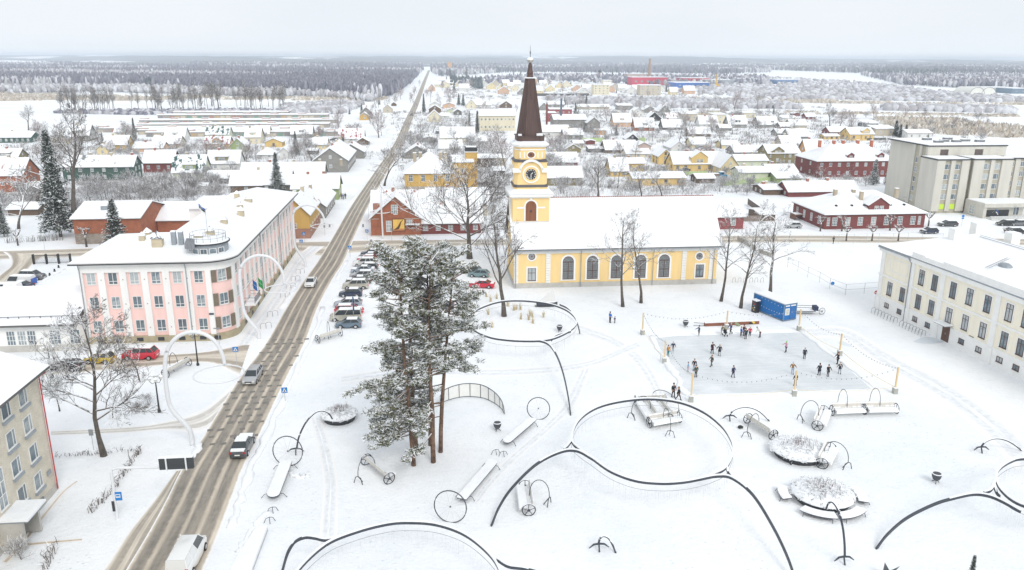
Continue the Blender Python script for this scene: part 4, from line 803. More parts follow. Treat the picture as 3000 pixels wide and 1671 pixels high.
H(2,460,942,205,902,816,'grey','grey roofed house with small dormer in front of the garage end',d=9,dorm=[(0,2.2,1.3,'shed')],nw=2,cm=CHIM)
H(2,640,1058,140,1010,940,'pale','house with pale yellow gable end beside the garden trees',d=9,nw=2)
H(2,960,992,245,946,846,'white','white house whose red roof shows through a broken snow cover',d=9,bare='red',nw=3,cm=CHIM)
H(2,960,1152,255,1086,1006,'grey','weathered grey timber gable house beside the road at left','y',d=12,nw=1)
H(2,1075,1012,115,990,940,'brown','small brown gable house behind the grey timber gable','y',d=8,nw=0,chim=0)
H(2,1110,752,125,692,632,'grey','grey gable house among trees by the far road','y',d=10,nw=1)
H(2,1090,765,90,722,684,'ochre','small brown and yellow porch house below the far grey gable','y',d=6,nw=1,chim=0)
H(2,1325,690,95,650,606,'beige','beige gable house hidden behind the reddish bare tree','y',d=9,nw=1)
H(2,1387,622,50,602,582,'brown','tiny brown gable hut left of the far road','y',d=5,nw=0,chim=0)
H(2,560,1110,110,1085,1045,'dgrey','dark low woodshed among the gardens left of the road',d=6,nw=0,chim=0,cat='shed',name='shed',side=False)
H(2,95,1150,160,1125,1040,'white','white hipped roof cottage below the yellow cottage',d=9,hip=True,nw=2)
H(2,285,1150,80,1080,1040,'white','white cottage with narrow gabled dormer beside dark trees','y',d=9,nw=1,chim=0)
# -- long street houses left of the road
def longhouse(px, py, w, d, hw, hr, wall, label, chim=3, nside=6, upper=None, rz=0.0, roofm=None, nw=1):
    p = G(px, py); t = house(0, 0, w, d, hw, hr, wall, label, 'y', pos=Vector((p.x-w/2, p.y, 0)), chim=chim, nw=nw, side=False, cm=None, bare=roofm)
    for k in range(nside): window(t, w/2, d*(k+.5)/nside, hw*.28, 1.0, 1.3, SIDE, 'cross'); 
    return t
lh = longhouse(909, 699, 6.6, 17.5, 5.6, 3.4, 'ochre', 'peeling yellow two storey corner house with red chimneys beside the road', 2, 5, nw=1, roofm='tile')
b = B(); b.box(-3.35,-.06,0,3.36,17.6,2.3); obj('plinth', b.mesh('corner_house_base', brickm('peeled_brick', (.36,.17,.12), (.42,.22,.15), (.40,.30,.24), 3.5, .3)), lh)
b = B(); b.box(-2.6,-.12,.1,-1.4,-.062,2.1); obj('door', b.mesh('corner_house_door', boards('old_door', (.17,.07,.05), .2, .2, True)), lh)
longhouse(955, 640, 9, 21, 3.1, 3.6, 'grey', 'low weathered grey timber street house behind the yellow corner house', 1, 6)
gh = house(0, 0, 13, 9, 3.4, 3.2, 'lgreen', 'light green timber house with snowy roof by the pavement', 'x', pos=Vector((-33.6, 232, 0)), nw=4, chim=2, cm=CHIM)
longhouse(1020, 505, 12, 31, 4.2, 4.2, 'grey', 'very long dark grey timber street house with many chimneys', 4, 8)
house(0, 0, 26, 9, 3.0, 3.4, 'grey', 'long snow roofed house with tan chimneys parallel to the street house', 'x', pos=Vector((-48, 262, 0)), chim=4, nw=5)
house(0, 0, 14, 9, 2.6, 3.6, 'dgrey', 'dark timber barn left of the street houses beside a spruce', 'x', pos=Vector((-50, 246, 0)), chim=1, nw=1)
# -- orange brick barn with long roof
ob = house(0, 0, 14, 16.5, 5.6, 2.2, 'brick', 'orange brick house with fieldstone lower wall and grey chimney behind the pink building', 'x', pos=Vector((-71.2, 179.3, 0)), chim=0, nw=0, side=False)
b = B(); b.box(-6.9,-.12,0,6.9,-.002,2.3); obj('stone_base', b.mesh('stone_base', brickm('fieldstone', (.24,.19,.15), (.36,.31,.26), (.42,.39,.35), 2.2, .3)), ob); chimney(ob, -1.5, 4, 5.6, 1.3, 1.3, 2.2, ZINC)
house(0, 0, 30, 15, 3.0, 2.9, 'brick', 'long low brick hall with huge plain snow roof behind the pink building', 'x', pos=Vector((-49, 189.5, 0)), chim=0, nw=0, side=False)
house(0, 0, 5, 9, 6, 2, 'brown', 'dark brown timber house cut off by the left edge of the photo', 'x', pos=Vector((-88.6, 152, 0)), chim=0, nw=0, side=False)
# -- right of the road, near
bh = house(0, 0, 11.4, 9, 4.2, 4.9, 'brick', 'red brick gable house with yellow poster on the street corner', 'y', pos=Vector((-8.6, 182, 0)), nw=0, chim=0, side=False, bare='tile')
window(bh, -1.6, 0, 1.1, 1.25, 2.5, 0, 'six'); window(bh, 3.1, 0, 2.9, 1.3, .9, 0, 'two'); 
b = B(); b.box(-.8,-.14,1.15,2.1,-.06,4.05,0); b.box(-.65,-.17,1.3,1.95,-.141,3.9,1); o = obj('poster', b.mesh('facade_poster', [BROWN, paint('poster_yellow', (.82,.52,.12), .6, .2, 1.2)]), bh)
b = B(); b.tube([(-.35,-.2,1.55),(.1,-.2,1.75),(.55,-.2,2.0),(.9,-.2,2.7),(1.2,-.2,3.4),(1.65,-.2,3.75)], [.05,.2,.3,.2,.1,.05], 8); b.box(-.6,-.185,1.3,1.9,-.172,1.75,1); obj('picture', b.mesh('poster_picture', [gloss('poster_dark', (.09,.05,.03), .6), gloss('poster_rust', (.55,.22,.08), .6)]), o)
window(bh, -.2, 0, 5.4, 1.5, 1.9, 0, 'grid'); b = B(); b.box(2.3,-1.1,2.6,5.4,.0,2.75,0); b.box(2.25,-1.15,2.751,5.45,.0,2.9,1); obj('canopy', b.mesh('brick_house_canopy', [DARK, SNOW]), bh); chimney(bh, -4.6, 4.5, 4.2, 1.5, 1.0, 2.8, CHIM)
b = B(); b.box(-5.75,-.1,4.0,-3.8,-.002,4.15); b.box(2,-.1,4.0,5.75,-.002,4.15); b.box(-5.8,-.08,0,5.8,-.001,.25); obj('trim', b.mesh('brick_house_trim', paint('pale_trim', (.5,.44,.38))), bh)
house(0, 0, 14.5, 9, 2.7, 3.4, 'red', 'long dark red timber extension behind the big bare oak', 'x', pos=Vector((4.0, 183.4, 0)), nw=5, chim=1, win='grid', wx=1.1, cm=CHIM)
house(0, 0, 15, 10, 3.4, 4.0, 'brick', 'house with bare red ridge and brick chimney behind the brick gable house', 'x', pos=Vector((-7.5, 196, 0)), nw=0, chim=1, cm=CHIM, bare='tile', side=False)
house(0, 0, 16, 12, 3.0, 3.2, 'beige', 'low house with wide snow roof behind the oak, left of the church tower', 'x', pos=Vector((6.5, 205, 0)), nw=0, chim=2, side=False)
yh = house(0, 0, 14.4, 17, 6.9, 5.0, 'ochre', 'big mustard yellow house with hipped roof and tan chimneys right of the road', 'x', pos=Vector((-.9, 236.5, 0)), hip=True, nw=4, rows=2, chim=0, wx=1.2, wh=1.9, side=True)
for x, y in ((-4.2,6),(-2.5,7),(3.5,7),(5,6)): chimney(yh, x, y, 9.5, 1.0, 1.0, 2.6, CHIMT)
b = B(); b.box(-7.26,-.07,0,7.26,-.005,2.9); obj('lower_wall', b.mesh('yellow_house_base', brickm('bare_grey_brick', (.40,.35,.30), (.45,.39,.33), (.5,.46,.42), 3.5, .3)), yh)
ya = house(0, 0, 6.0, 10, 9.3, .9, 'ochre', 'mustard annex with strip window joining the yellow house to its tower', 'x', pos=Vector((9.3, 240, 0)), nw=1, rows=2, chim=0, flat=True, side=False)
yt = thing('stair_tower', 'tall square mustard tower with dark open top behind the yellow house', 'tower', (12.0, 244, 0)); b = B(); b.box(-1.8,0,0,1.8,3.6,12.0); obj('wall', b.mesh('tower_wall_ochre', wallmat('ochre')), yt); b = B(); b.box(-1.85,-.05,12.2,1.85,3.65,13.3); b.box(-2.0,-.2,13.3,2.0,3.8,13.45); obj('crown', b.mesh('tower_crown', DARK), yt); b = B(); b.box(-2.1,-.3,12.0,2.1,3.9,12.2); b.box(-1.6,.2,13.451,1.6,3.4,13.6); obj('snow_ledge', b.mesh('tower_snow', SNOW), yt)
H(2,2305,1240,165,1150,1138,'brown','rust brown corrugated shed right of the mustard tower',d=8,nw=0,chim=0,flat=True,cat='shed',name='shed',side=False)
H(2,2450,1235,130,1150,1138,'beige','beige flat shed right of the rust brown one',d=8,nw=1,chim=0,flat=True,cat='shed',name='shed')
H(2,1620,1152,255,1100,1020,'grey','grey timber gable house behind the mustard house beside the road','y',d=12,nw=1)
H(2,1745,986,145,966,926,'grey','small grey gable house behind the timber gable right of the road','y',d=9,nw=0,chim=1)
H(2,2030,992,345,942,832,'cream','cream hall with one big plain snow roof right of the road',d=16,nw=2,chim=0)
H(2,1960,1086,225,1076,962,'white','low white building with plain roof in front of the cream hall',d=12,nw=0,chim=1)
H(2,2240,1010,180,995,925,'grey','low snow roofed shed right of the cream hall',d=8,nw=0,chim=0,cat='shed',name='shed',side=False)
cs = house(1462, 384, 0, 0, 0, 0, 'cream', 'x') if 0 else None
H(2,2430,872,360,720,655,'cream','long cream three storey building with red base left of the spire',d=14,nw=9,rows=2,chim=0,win='two')
for X, Yb, W, Ye, Yr, c, lab in ((1800,640,115,612,576,'white','uppermost white gable in the row of little houses right of the far road'),(1800,700,120,652,614,'brown','brown gable, middle of the little row right of the far road'),(1795,782,125,727,666,'cream','cream gable nearest us in the little row right of the far road'),(1940,642,120,612,586,'salmon','twin reddish gables right of the little white row'),(2030,712,80,680,652,'dgrey','dark narrow steep gable between the little row and the long low house'),(2166,646,98,610,556,'cream','cream gable house with long low wing far right of the road')):
    H(2,X,Yb,W,Ye,Yr,c,lab,'y',d=10,nw=1,chim=0)
H(2,2280,644,150,612,580,'white','long low white wing right of the cream gable',d=9,nw=2,chim=0)
H(2,1975,692,115,672,640,'mint','cottage with mint green trim under a patchy roof','y',d=8,nw=0,chim=0,bare='green')
H(2,2515,642,120,612,572,'brown','brown gable house left of the church spire','y',d=9,nw=1,chim=0)
H(2,1900,745,90,735,690,'white','white lean-to beside the little gable row',d=7,nw=1,chim=0)
# -- right of the spire, middle distance
H(3,510,1228,300,1186,1086,'red','dark red house with white window frames right of the church tower',d=9,nw=3)
H(3,535,1422,345,1342,1228,'olive','olive grey single storey house right of the church clock',d=10,nw=4,chim=0)
H(3,1240,1278,185,1200,1142,'yellow','yellow two storey house with twin windows in the trees behind the church roof',d=8,nw=2,rows=1)
H(3,1080,1332,175,1272,1138,'yellow','yellow house with steep roof beside the twin window house',d=9,nw=2)
H(3,1480,1422,530,1348,1284,'yellow','long low yellow house directly behind the church ridge',d=9,nw=4,chim=0)
H(3,1865,1278,490,1202,1080,'yellow','large yellow house with central gable, skylights and orange chimneys',d=10,nw=6,dorm=[(.6,6.0,2.4,'wall')],cm=CHIM,chim=3)
H(3,1540,1212,135,1125,1058,'yellow','tall yellow and brown wing left of the large yellow house','y',d=10,nw=1,rows=2,chim=0)
H(3,2190,1312,195,1236,1116,'pale','pale yellow gable house right of the large yellow house','y',d=12,nw=2,chim=0)
H(3,2410,1258,315,1172,1108,'mint','pale green house with three dark windows behind the blue lorry',d=8,nw=3,chim=2)
H(3,2430,1376,295,1292,1228,'mint','pale green cottage with dark plank lean-to beside the green fence',d=8,nw=1,chim=1)
H(3,2405,1128,340,1086,1014,'grey','grey house with two chimneys above the pale green houses',d=10,nw=2,chim=2)
H(3,1100,1098,320,1062,964,'brown','long dark house under a wide snow roof with a green gable end',d=11,nw=2,chim=1)
H(3,1325,1062,145,1032,986,'pinkish','pink grey gable behind the long dark house','y',d=9,nw=0,chim=0)
H(3,1675,1078,155,1042,976,'white','white and grey gable house behind the large yellow house','y',d=12,nw=1,chim=0)
H(3,1880,1042,155,1012,932,'pale','pale yellow cottage above the large yellow house',d=9,nw=1)
H(3,2200,1050,180,1030,965,'pale','cream cottage with two skylights right of the pale yellow cottage',d=9,nw=2,chim=0)
H(3,1210,986,120,956,902,'black','black plank gable near the middle of the town','y',d=8,nw=0,chim=0)
H(3,1110,832,175,782,694,'salmon','salmon house with one square dormer and brick gable',d=9,nw=2,dorm=[(0,2.2,1.4,'shed')])
H(3,1335,872,195,832,740,'brick','brick house with grey dormer in the middle of the town',d=9,nw=2,dorm=[(.4,2.6,1.4,'shed')],dcol='grey')
H(3,1430,772,140,747,682,'black','black half timbered house with white panels','y',d=9,nw=1)
H(3,1262,732,135,692,644,'white','white gable house left of the black half timbered house','y',d=10,nw=2,chim=0)
H(3,1385,692,120,660,622,'grey','grey gable behind the white gable house','y',d=9,nw=0,chim=0)
H(3,1532,716,115,672,612,'grey','tall grey gable house at the back edge of the town','y',d=12,nw=1,rows=1)
H(3,1630,768,145,747,690,'white','cottage with half bare crimson roof',d=9,bare='red',nw=1,chim=0)
H(3,1620,862,200,837,754,'dgrey','dark gabled house with broad plain roof below the crimson roof',d=9,nw=1)
H(3,1780,772,155,704,680,'beige','grey flat roofed box house',d=9,nw=3,chim=0,flat=True)
H(3,1905,742,110,690,670,'cream','cream flat box house right of the grey one',d=9,nw=2,chim=0,flat=True)
H(3,2020,712,165,668,642,'cream','cream hipped villa at the back of the town',d=10,nw=3,hip=True,chim=1)
H(3,2092,806,135,712,696,'cream','tall olive cream block house with three window rows',d=10,nw=1,rows=2,chim=0,flat=True)
H(3,1980,832,185,802,718,'white','white house with small square dormer right of the dark gabled house',d=9,nw=2,dorm=[(0,2.0,1.2,'shed')],cm=CHIM)
H(3,2270,842,185,802,716,'grey','grey house with green dormer',d=9,nw=2,dorm=[(.2,2.8,1.5,'shed')],dcol='green')
H(3,1892,932,215,906,834,'brown','wide roofed house below the white dormer house',d=9,nw=2,chim=0)
H(3,2150,872,120,862,806,'grey','low grey garage below the olive cream block',d=7,nw=0,chim=0)
H(3,2375,742,145,694,676,'cream','cream flat house at the right back corner of the town',d=9,nw=3,chim=0,flat=True)
H(3,2225,716,130,700,682,'white','low white flat house behind the grey house with green dormer',d=9,nw=3,chim=0,flat=True)
H(3,2430,800,60,785,750,'red','tiny dark red shed at the right back of the town','y',d=5,nw=0,chim=0)
H(3,2540,840,120,808,728,'grey','grey house with steep roof beside the tiny red shed',d=9,nw=1)
ih = H(3,585,880,330,760,705,'grey','grey workshop hall with a row of windows and steel flue',d=14,nw=5,chim=0)
H(3,820,890,130,790,735,'grey','white doored garage end of the grey workshop','y',d=12,nw=0,chim=0)
H(3,440,932,275,882,812,'white','white barn with wide snow roof in front of the workshop',d=12,nw=2,chim=0)
H(3,620,956,190,912,846,'grey','low gabled grey shed right of the white barn',d=10,nw=1,chim=1)
H(3,490,716,225,657,646,'crimson','flat faded red building behind the workshop',d=10,nw=4,chim=0,flat=True)
H(3,400,780,90,695,685,'crimson','taller faded red block beside the brown flue',d=8,nw=0,chim=0,flat=True)
H(3,890,912,105,870,858,'orange','small orange kiosk with blue doors below the workshop',d=4,nw=2,chim=0,flat=True)
H(3,445,645,160,605,570,'grey','grey shed with reddish panels behind the red building',d=9,nw=2,chim=0)
H(3,820,655,320,630,602,'beige','long beige depot with snowy roof behind the workshop',d=9,nw=4,chim=0)
H(3,1138,662,150,620,600,'grey','grey flat block left of the white gables',d=9,nw=2,chim=0,flat=True)
H(3,320,665,110,650,588,'grey','grey gable just right of the spire','y',d=9,nw=0,chim=0)
H(3,615,1092,155,1062,1006,'olive','olive gable shed right of the church spire base','y',d=8,nw=0,chim=0)
H(3,670,1052,95,1000,966,'cream','cream cottage behind the olive gable shed',d=8,nw=1,chim=0,cm=CHIM)
H(3,1270,1142,240,1122,1048,'cream','cream house with little roof terrace above the twin window house',d=9,nw=3,chim=0,dorm=[(0,3.5,.9,'shed')])
H(3,790,1010,90,995,966,'red','small dark red shed beside the pale green fence','y',d=5,nw=0,chim=0)
H(3,850,1090,150,1075,1030,'dgrey','dark shed with shallow roof left of the long dark house',d=8,nw=0,chim=0)
H(3,1950,1400,180,1375,1300,'brown','low brown shed among bushes below the large yellow house',d=7,nw=0,chim=0)
H(3,1615,1370,60,1345,1318,'cream','tiny cream summerhouse in the garden behind the church','y',d=3,nw=0,chim=0)
H(3,680,1440,90,1425,1320,'grey','grey lean-to right of the olive grey house',d=7,nw=0,chim=0) if 0 else None
H(6,2450,400,110,350,340,'dgrey','dark carport under a tilted snow roof left of the church tower',d=7,nw=0,chim=0,flat=True)
# -- far right
H(4,40,836,105,802,722,'grey','grey house with dormer left of the flat white shed',d=8,nw=1,dorm=[(0,2.2,1.2,'shed')])
H(4,230,782,170,745,722,'white','flat white shed behind the gabled houses at right',d=9,nw=0,chim=0,flat=True)
H(4,190,856,130,835,786,'dgrey','dark gabled house below the flat white shed',d=8,nw=0)
H(4,310,842,170,815,752,'beige','low beige house with small chimney right of the dark gabled house',d=9,nw=1)
H(4,160,926,140,915,848,'grey','plain roofed grey house, lowest of the right hand cluster',d=8,nw=0,chim=1)
H(4,310,968,205,926,850,'grey','grey house with wide roof in the right hand cluster',d=9,nw=1)
H(4,240,1042,205,1002,918,'beige','beige house with grey gable above the olive two storey house',d=9,nw=2)
H(4,480,1142,190,1096,956,'orange','orange gable house left of the big dark red house',d=9,nw=3)
H(4,150,1212,325,1096,1006,'olive','olive brown two storey house with shallow central gable',d=10,nw=5,rows=2,dorm=[(-2.5,5,.9,'wall')])
br = H(4,880,1337,820,1172,1000,'red','big dark red two storey house with hipped roof, five orange chimneys and red dormers',d=17,hip=True,nw=9,rows=2,chim=0,dorm=[(-2.0,2.4,1.3,'gable'),(9,2.4,1.3,'gable')],win='two')
for x in (-10,-5,-1.5,4,9): chimney(br, x, 8.5+random.uniform(-.5,.5), 9.5, .9, .9, 2.4, brickm('orange_brick', (.55,.17,.09), (.5,.15,.08), (.4,.2,.15), 6))
H(4,940,968,245,905,836,'yellow','bright yellow house with bay and steep gable near the reed field',d=10,nw=3,dorm=[(2,4,1.8,'wall')],chim=0,rows=1)
H(4,640,958,150,932,900,'yellow','low yellow outbuilding left of the bright yellow house',d=6,nw=3,chim=0)
H(4,720,922,205,882,828,'red','dark red barn left of the bright yellow house',d=9,nw=1,chim=0)
H(4,1180,922,215,855,820,'beige','beige flat roofed house right of the bright yellow house',d=9,nw=2,chim=0,flat=True)
H(4,1040,832,140,800,766,'black','black modern house with white window bands',d=8,nw=2,chim=0,flat=True)
H(4,1520,952,245,895,856,'white','greyish white bungalow behind dark thujas',d=9,nw=3,chim=0)
H(4,430,757,95,728,690,'red','small red and white cottage beyond the right hand cluster',d=7,nw=2,chim=0)
H(4,290,722,70,705,685,'red','tiny red hut beyond the right hand cluster','y',d=6,nw=0,chim=0)
H(4,210,1397,255,1352,1285,'lgreen','lime green walled shed behind the church east end',d=9,nw=0,chim=0,side=False)
H(4,150,1335,290,1286,1206,'lgreen','house with yellow green base and small chimney behind the lime shed',d=9,nw=1)
H(8,560,606,730,580,446,'red','long dark red timber house with plain gable behind the one storey red house',d=9,nw=0,chim=2,cm=CHIM)
rh = house(0, 0, 25.6, 17.5, 3.7, 4.0, 'red', 'dark red one storey timber house with hipped snow roof and central gable', 'x', pos=Vector((107.1, 181.1, 0)), hip=True, nw=0, chim=0, dorm=[(1.2,5.2,1.5,'gable')], side=False)
for x in (-11.9,-10.3,-7.0,-3.8,-.4,2.9,6.4,9.7,11.4): window(rh, x, 0, .9, 1.25 if abs(x) < 11 else .7, 2.0, 0, 'grid')
for y in (3,7,11,15): window(rh, -12.8, y, .9, 1.1, 1.9, -SIDE, 'grid')
for x, y in ((-6.5,8.5),(-2,8),(-1.5,5),(10,9)): chimney(rh, x, y, 6.0, .8, .8, 2.3, CHIMT)
b = B(); b.box(-14.9,11.5,1.2,-12.81,14.5,1.5); b.box(-14.9,11.5,0,-14.7,14.5,1.2); obj('porch', b.mesh('red_house_porch', snowy('porch_wood', (.18,.09,.06), .5, .2)), rh)
for x in (-9,-5,-1.8,5,8.5): b = B(); b.ball(x, 2.6, 5.35, .35, .5, .25, 8); obj('vent_cowl', b.mesh('roof_cowl', DARK), rh)
house(0, 0, 10, 8, 3.2, 3.2, 'crimson', 'small crimson house at the east end of the church roof', 'x', pos=G(2118, 672), nw=2, chim=0, wx=1.1, wh=1.7, side=False)
H(8,40,590,170,575,480,'brown','low dark red snowbound shed left of the long red house',d=9,nw=0,chim=2) 
H(8,-5,850,150,800,760,'brown','low timber shed right of the crimson house',d=8,nw=0,chim=0,side=False)
# -- garages: long parallel rows on the rise at left
GD = [paint('garage_%d' % i, c, .8, .2) for i, c in enumerate(((.36,.33,.30),(.42,.24,.20),(.20,.32,.26),(.58,.52,.42),(.26,.26,.26),(.50,.36,.22)))]
for (X0, Y0, X1, Y1, lab) in ((1740,718,2905,712,'farthest'),(1585,748,3300,742,'second farthest'),(1420,798,3380,800,'third farthest'),(1400,842,3300,845,'middle'),(1010,880,3180,885,'third nearest'),(1420,902,3160,908,'second nearest'),(1480,930,3420,925,'nearest')):
    p0, p1 = G(*T(1,X0,Y0)), G(*T(1,X1,Y1)); y = (p0.y+p1.y)/2; L = p1.x-p0.x; t = thing('garage_row', lab + ' row of joined garages under one long strip of snow', 'garages', (p0.x, y, 0), 0, 'garage rows')
    b = B(); b.box(0,0,0,L,8,2.1); obj('wall', b.mesh('garage_wall', GD[0]), t); b = B(); b.box(-.2,-.3,2.1,L+.2,8.2,2.2,0); b.box(-.2,-.3,2.2,L+.2,8.2,2.75,1); obj('roof', b.mesh('garage_roof', [EDGE, SNOW]), t)
    b = B(); n = int(L/3.6); ms = [random.choice((1,2,2,3,3,4,4,0,5)) for _ in range(n)]
    for k in range(n): b.box(k*3.6+.4,-.06,.05,k*3.6+3.2,-.001,1.6,ms[k])
    obj('door', b.mesh('garage_doors', GD), t)['kind'] = 'stuff'
    b = B()
    for k in range(0, n, 5): b.box(k*3.6,2,2.751,k*3.6+random.uniform(3,6),4,3.15,0); b.box(k*3.6,2,3.151,k*3.6+4.5,4,3.35,1)
    obj('roof_vent', b.mesh('garage_vents', [GD[1], SNOW]), t)
# -- far quarter and works
def F(px, py, w, hw, hr, c, ax='y', d=10, rows=1, nw=2, lab=None, grp='far snow roofed houses'):
    return house(px, py, w, d, hw, hr, c, lab or 'tiny far off %s house with snowy %s' % ({'white':'white','cream':'cream','beige':'beige','grey':'grey','salmon':'reddish','pale':'yellowish'}[c], 'gable facing us' if ax == 'y' else 'roof slope facing us'), ax, chim=0, nw=nw, rows=rows, group=grp, side=False)
rnd = random.Random(3)
spots = [(1283,250),(1292,238),(1305,252),(1318,244),(1420,248),(1440,256),(1452,246),(1468,258),(1482,246),(1395,236),(1410,242),(1500,255),(1515,248),(1577,268),(1590,258),(1592,248),(1612,262),(1600,240),(1640,252),(1660,250),(1690,262),(1708,274),(1722,260),(1735,266),(1772,262),(1780,255),(1790,264),(1800,258),(1825,262),(1850,268),(1868,264),(1510,262),(1530,272),(1476,270),(1360,262),(1345,248),(1935,262),(1975,272),(1265,262),(2020,270)]
for i, (x, y) in enumerate(spots): F(x, y+6, rnd.uniform(8,13), rnd.uniform(3,4.2), rnd.uniform(3.5,5), rnd.choice(['white','cream','beige','grey','salmon','white','pale','cream']), rnd.choice('xy'), 10)
for px, py, w, hw, c, lab, rows in ((1560,247,26,9,'orange','far long orange block of flats left of the water tower',2),(1592,226,70,8,'beige','far long beige block with snowy flat roof',2),(1690,222,80,7,'white','farthest long pale roofed building near the water tower',1),(1762,278,32,13,'cream','far cream four storey flats right of the spire',4),(1905,280,42,13,'beige','far beige flats with orange balcony strips below the chimney stack',4),(1780,252,24,9,'cream','cream block behind the far flats',2),(1740,240,60,6,'cream','long low cream works behind the far spruces',1)):
    w *= .55; hw *= .8; house(px, py, w, 14, hw, .6, c, lab, 'x', chim=0, nw=max(4, int(w/5)), rows=rows, flat=True, wx=1.6, side=False, cat='building')
def works(px, py, w, h, d, cols, lab):                         # shed with coloured bands
    p = G(px, py); w *= .58; h *= .75; t = thing('works_hall', lab, 'factory', p); z = 0
    for k, (c, f) in enumerate(cols): b = B(); b.box(-w/2-.02*k,-.02*k,z,w/2+.02*k,d,z+h*f); obj('wall_band', b.mesh('works_wall', paint('works_%.2f_%.2f_%.2f' % c, c, .6, .12)), t); z += h*f
    b = B(); b.box(-w/2-.5,-.5,h,w/2+.5,d+.5,h+.5); obj('roof', b.mesh('works_roof', SNOW), t)
    b = B()
    for k in range(int(w/9)): b.box(-w/2+4+k*9,-.12,h*.35,-w/2+7.5+k*9,-.1,h*.6)
    obj('window_band', b.mesh('works_windows', GREY), t)['kind'] = 'stuff'; return t
works(1903,250,92,15,30,[((.55,.04,.09),1.0)],'long crimson factory hall beside the tall brick chimney')
works(1865,238,60,16,20,[((.70,.68,.66),.5),((.55,.45,.42),.5)],'pale works building behind the crimson factory')
works(2028,258,80,9,40,[((.03,.14,.45),1.0)],'long blue fronted hall right of the crimson factory')
works(2037,249,72,13,30,[((.50,.05,.09),1.0)],'red topped hall behind the blue fronted hall')
works(2110,250,80,10,30,[((.34,.37,.40),1.0)],'grey industrial sheds right of the red and blue halls')
works(2185,245,52,10,30,[((.30,.36,.42),1.0)],'blue grey warehouse at the far right of the works')
works(2305,247,62,9,25,[((.05,.13,.28),.6),((.16,.26,.45),.4)],'lone dark blue warehouse in the fields at right')
works(2925,272,80,8,30,[((.66,.66,.62),1.0)],'white industrial hall behind the plastic tunnels at far right')
works(2990,275,40,8,30,[((.14,.22,.30),1.0)],'dark blue grey hall cut by the right edge')
for i, px in enumerate((2862,2896)):
    p = G(px, 280); t = thing('tunnel', 'white plastic farm tunnel, %s of a pair' % ('left' if i == 0 else 'right'), 'greenhouse', p, 0, 'farm tunnels'); b = B(); n = 10; P = [(9*math.cos(math.pi*k/n), 9*math.sin(math.pi*k/n)) for k in range(n+1)]; b.extr(P, 0, 30); obj('cover', b.mesh('tunnel_cover', paint('tunnel_plastic', (.74,.74,.68), .4, .06)), t)
    b = B(); b.tube([(x,-.1,z) for x, z in P], .3, 5); obj('rib', b.mesh('tunnel_rib', GREY), t)
p = G(1901, 240); t = thing('chimney_stack', 'tall tapering brick factory chimney on the skyline', 'chimney', p); top = V(1903,172,p.y).z; b = B(); b.lathe([(3.0,0),(1.8,top-1),(2.0,top-1),(2.0,top)], 14); obj('shaft', b.mesh('stack_shaft', paint('stack_brick', (.40,.27,.20), .85, .2)), t); b = B(); b.lathe([(1.85,top*.86),(1.85,top*.9)], 14); obj('band', b.mesh('stack_band', DARK), t)
p = G(1756, 232); t = thing('water_tower', 'distant water tower with dark drum on a reddish shaft', 'water tower', p); b = B(); b.lathe([(2.2,0),(1.9,12)], 12); obj('shaft', b.mesh('water_shaft', paint('water_brick', (.38,.22,.17))), t); b = B(); b.lathe([(2.8,12),(3.1,15),(1.6,16.5)], 12); obj('drum', b.mesh('water_drum', DARK), t)
for X, Y0, Y1, r, c, lab in ((348,800,600,.9,(.22,.06,.05),'rust brown steel flue beside the red building'),(490,812,545,.9,(.10,.14,.19),'tall blue grey steel flue beside the workshop')):
    p = G(*T(3,X,Y0+60)); b = B(); top = V(*T(3,X,Y1), p.y).z; t = thing('flue', lab, 'chimney', p); b.tube([(0,0,0),(0,0,top)], r*.62, 8); obj('pipe', b.mesh('flue_pipe', paint(lab[:6]+'_flue', c, .6)), t)
p = G(1318, 208); t = thing('tower_house', 'lone orange tower far along the road', 'tower', p); b = B(); b.box(-6,0,0,6,10,24); obj('wall', b.mesh('orange_tower', wallmat('orange')), t)
b = B(); p = G(*T(3,2055,430)); t = thing('crane', 'yellow mobile crane with thin raised jib beside the works', 'crane', p); b.tube([(0,0,3),(-2,0,23)], .3, 4); obj('jib', b.mesh('crane_jib', DARK), t); b = B(); b.box(-2,-2,0,3,2,4); b.tube([(0,0,3),(-.4,0,18)], 1.0, 4); obj('body', b.mesh('crane_body', paint('crane_yellow', (.7,.42,.05))), t)
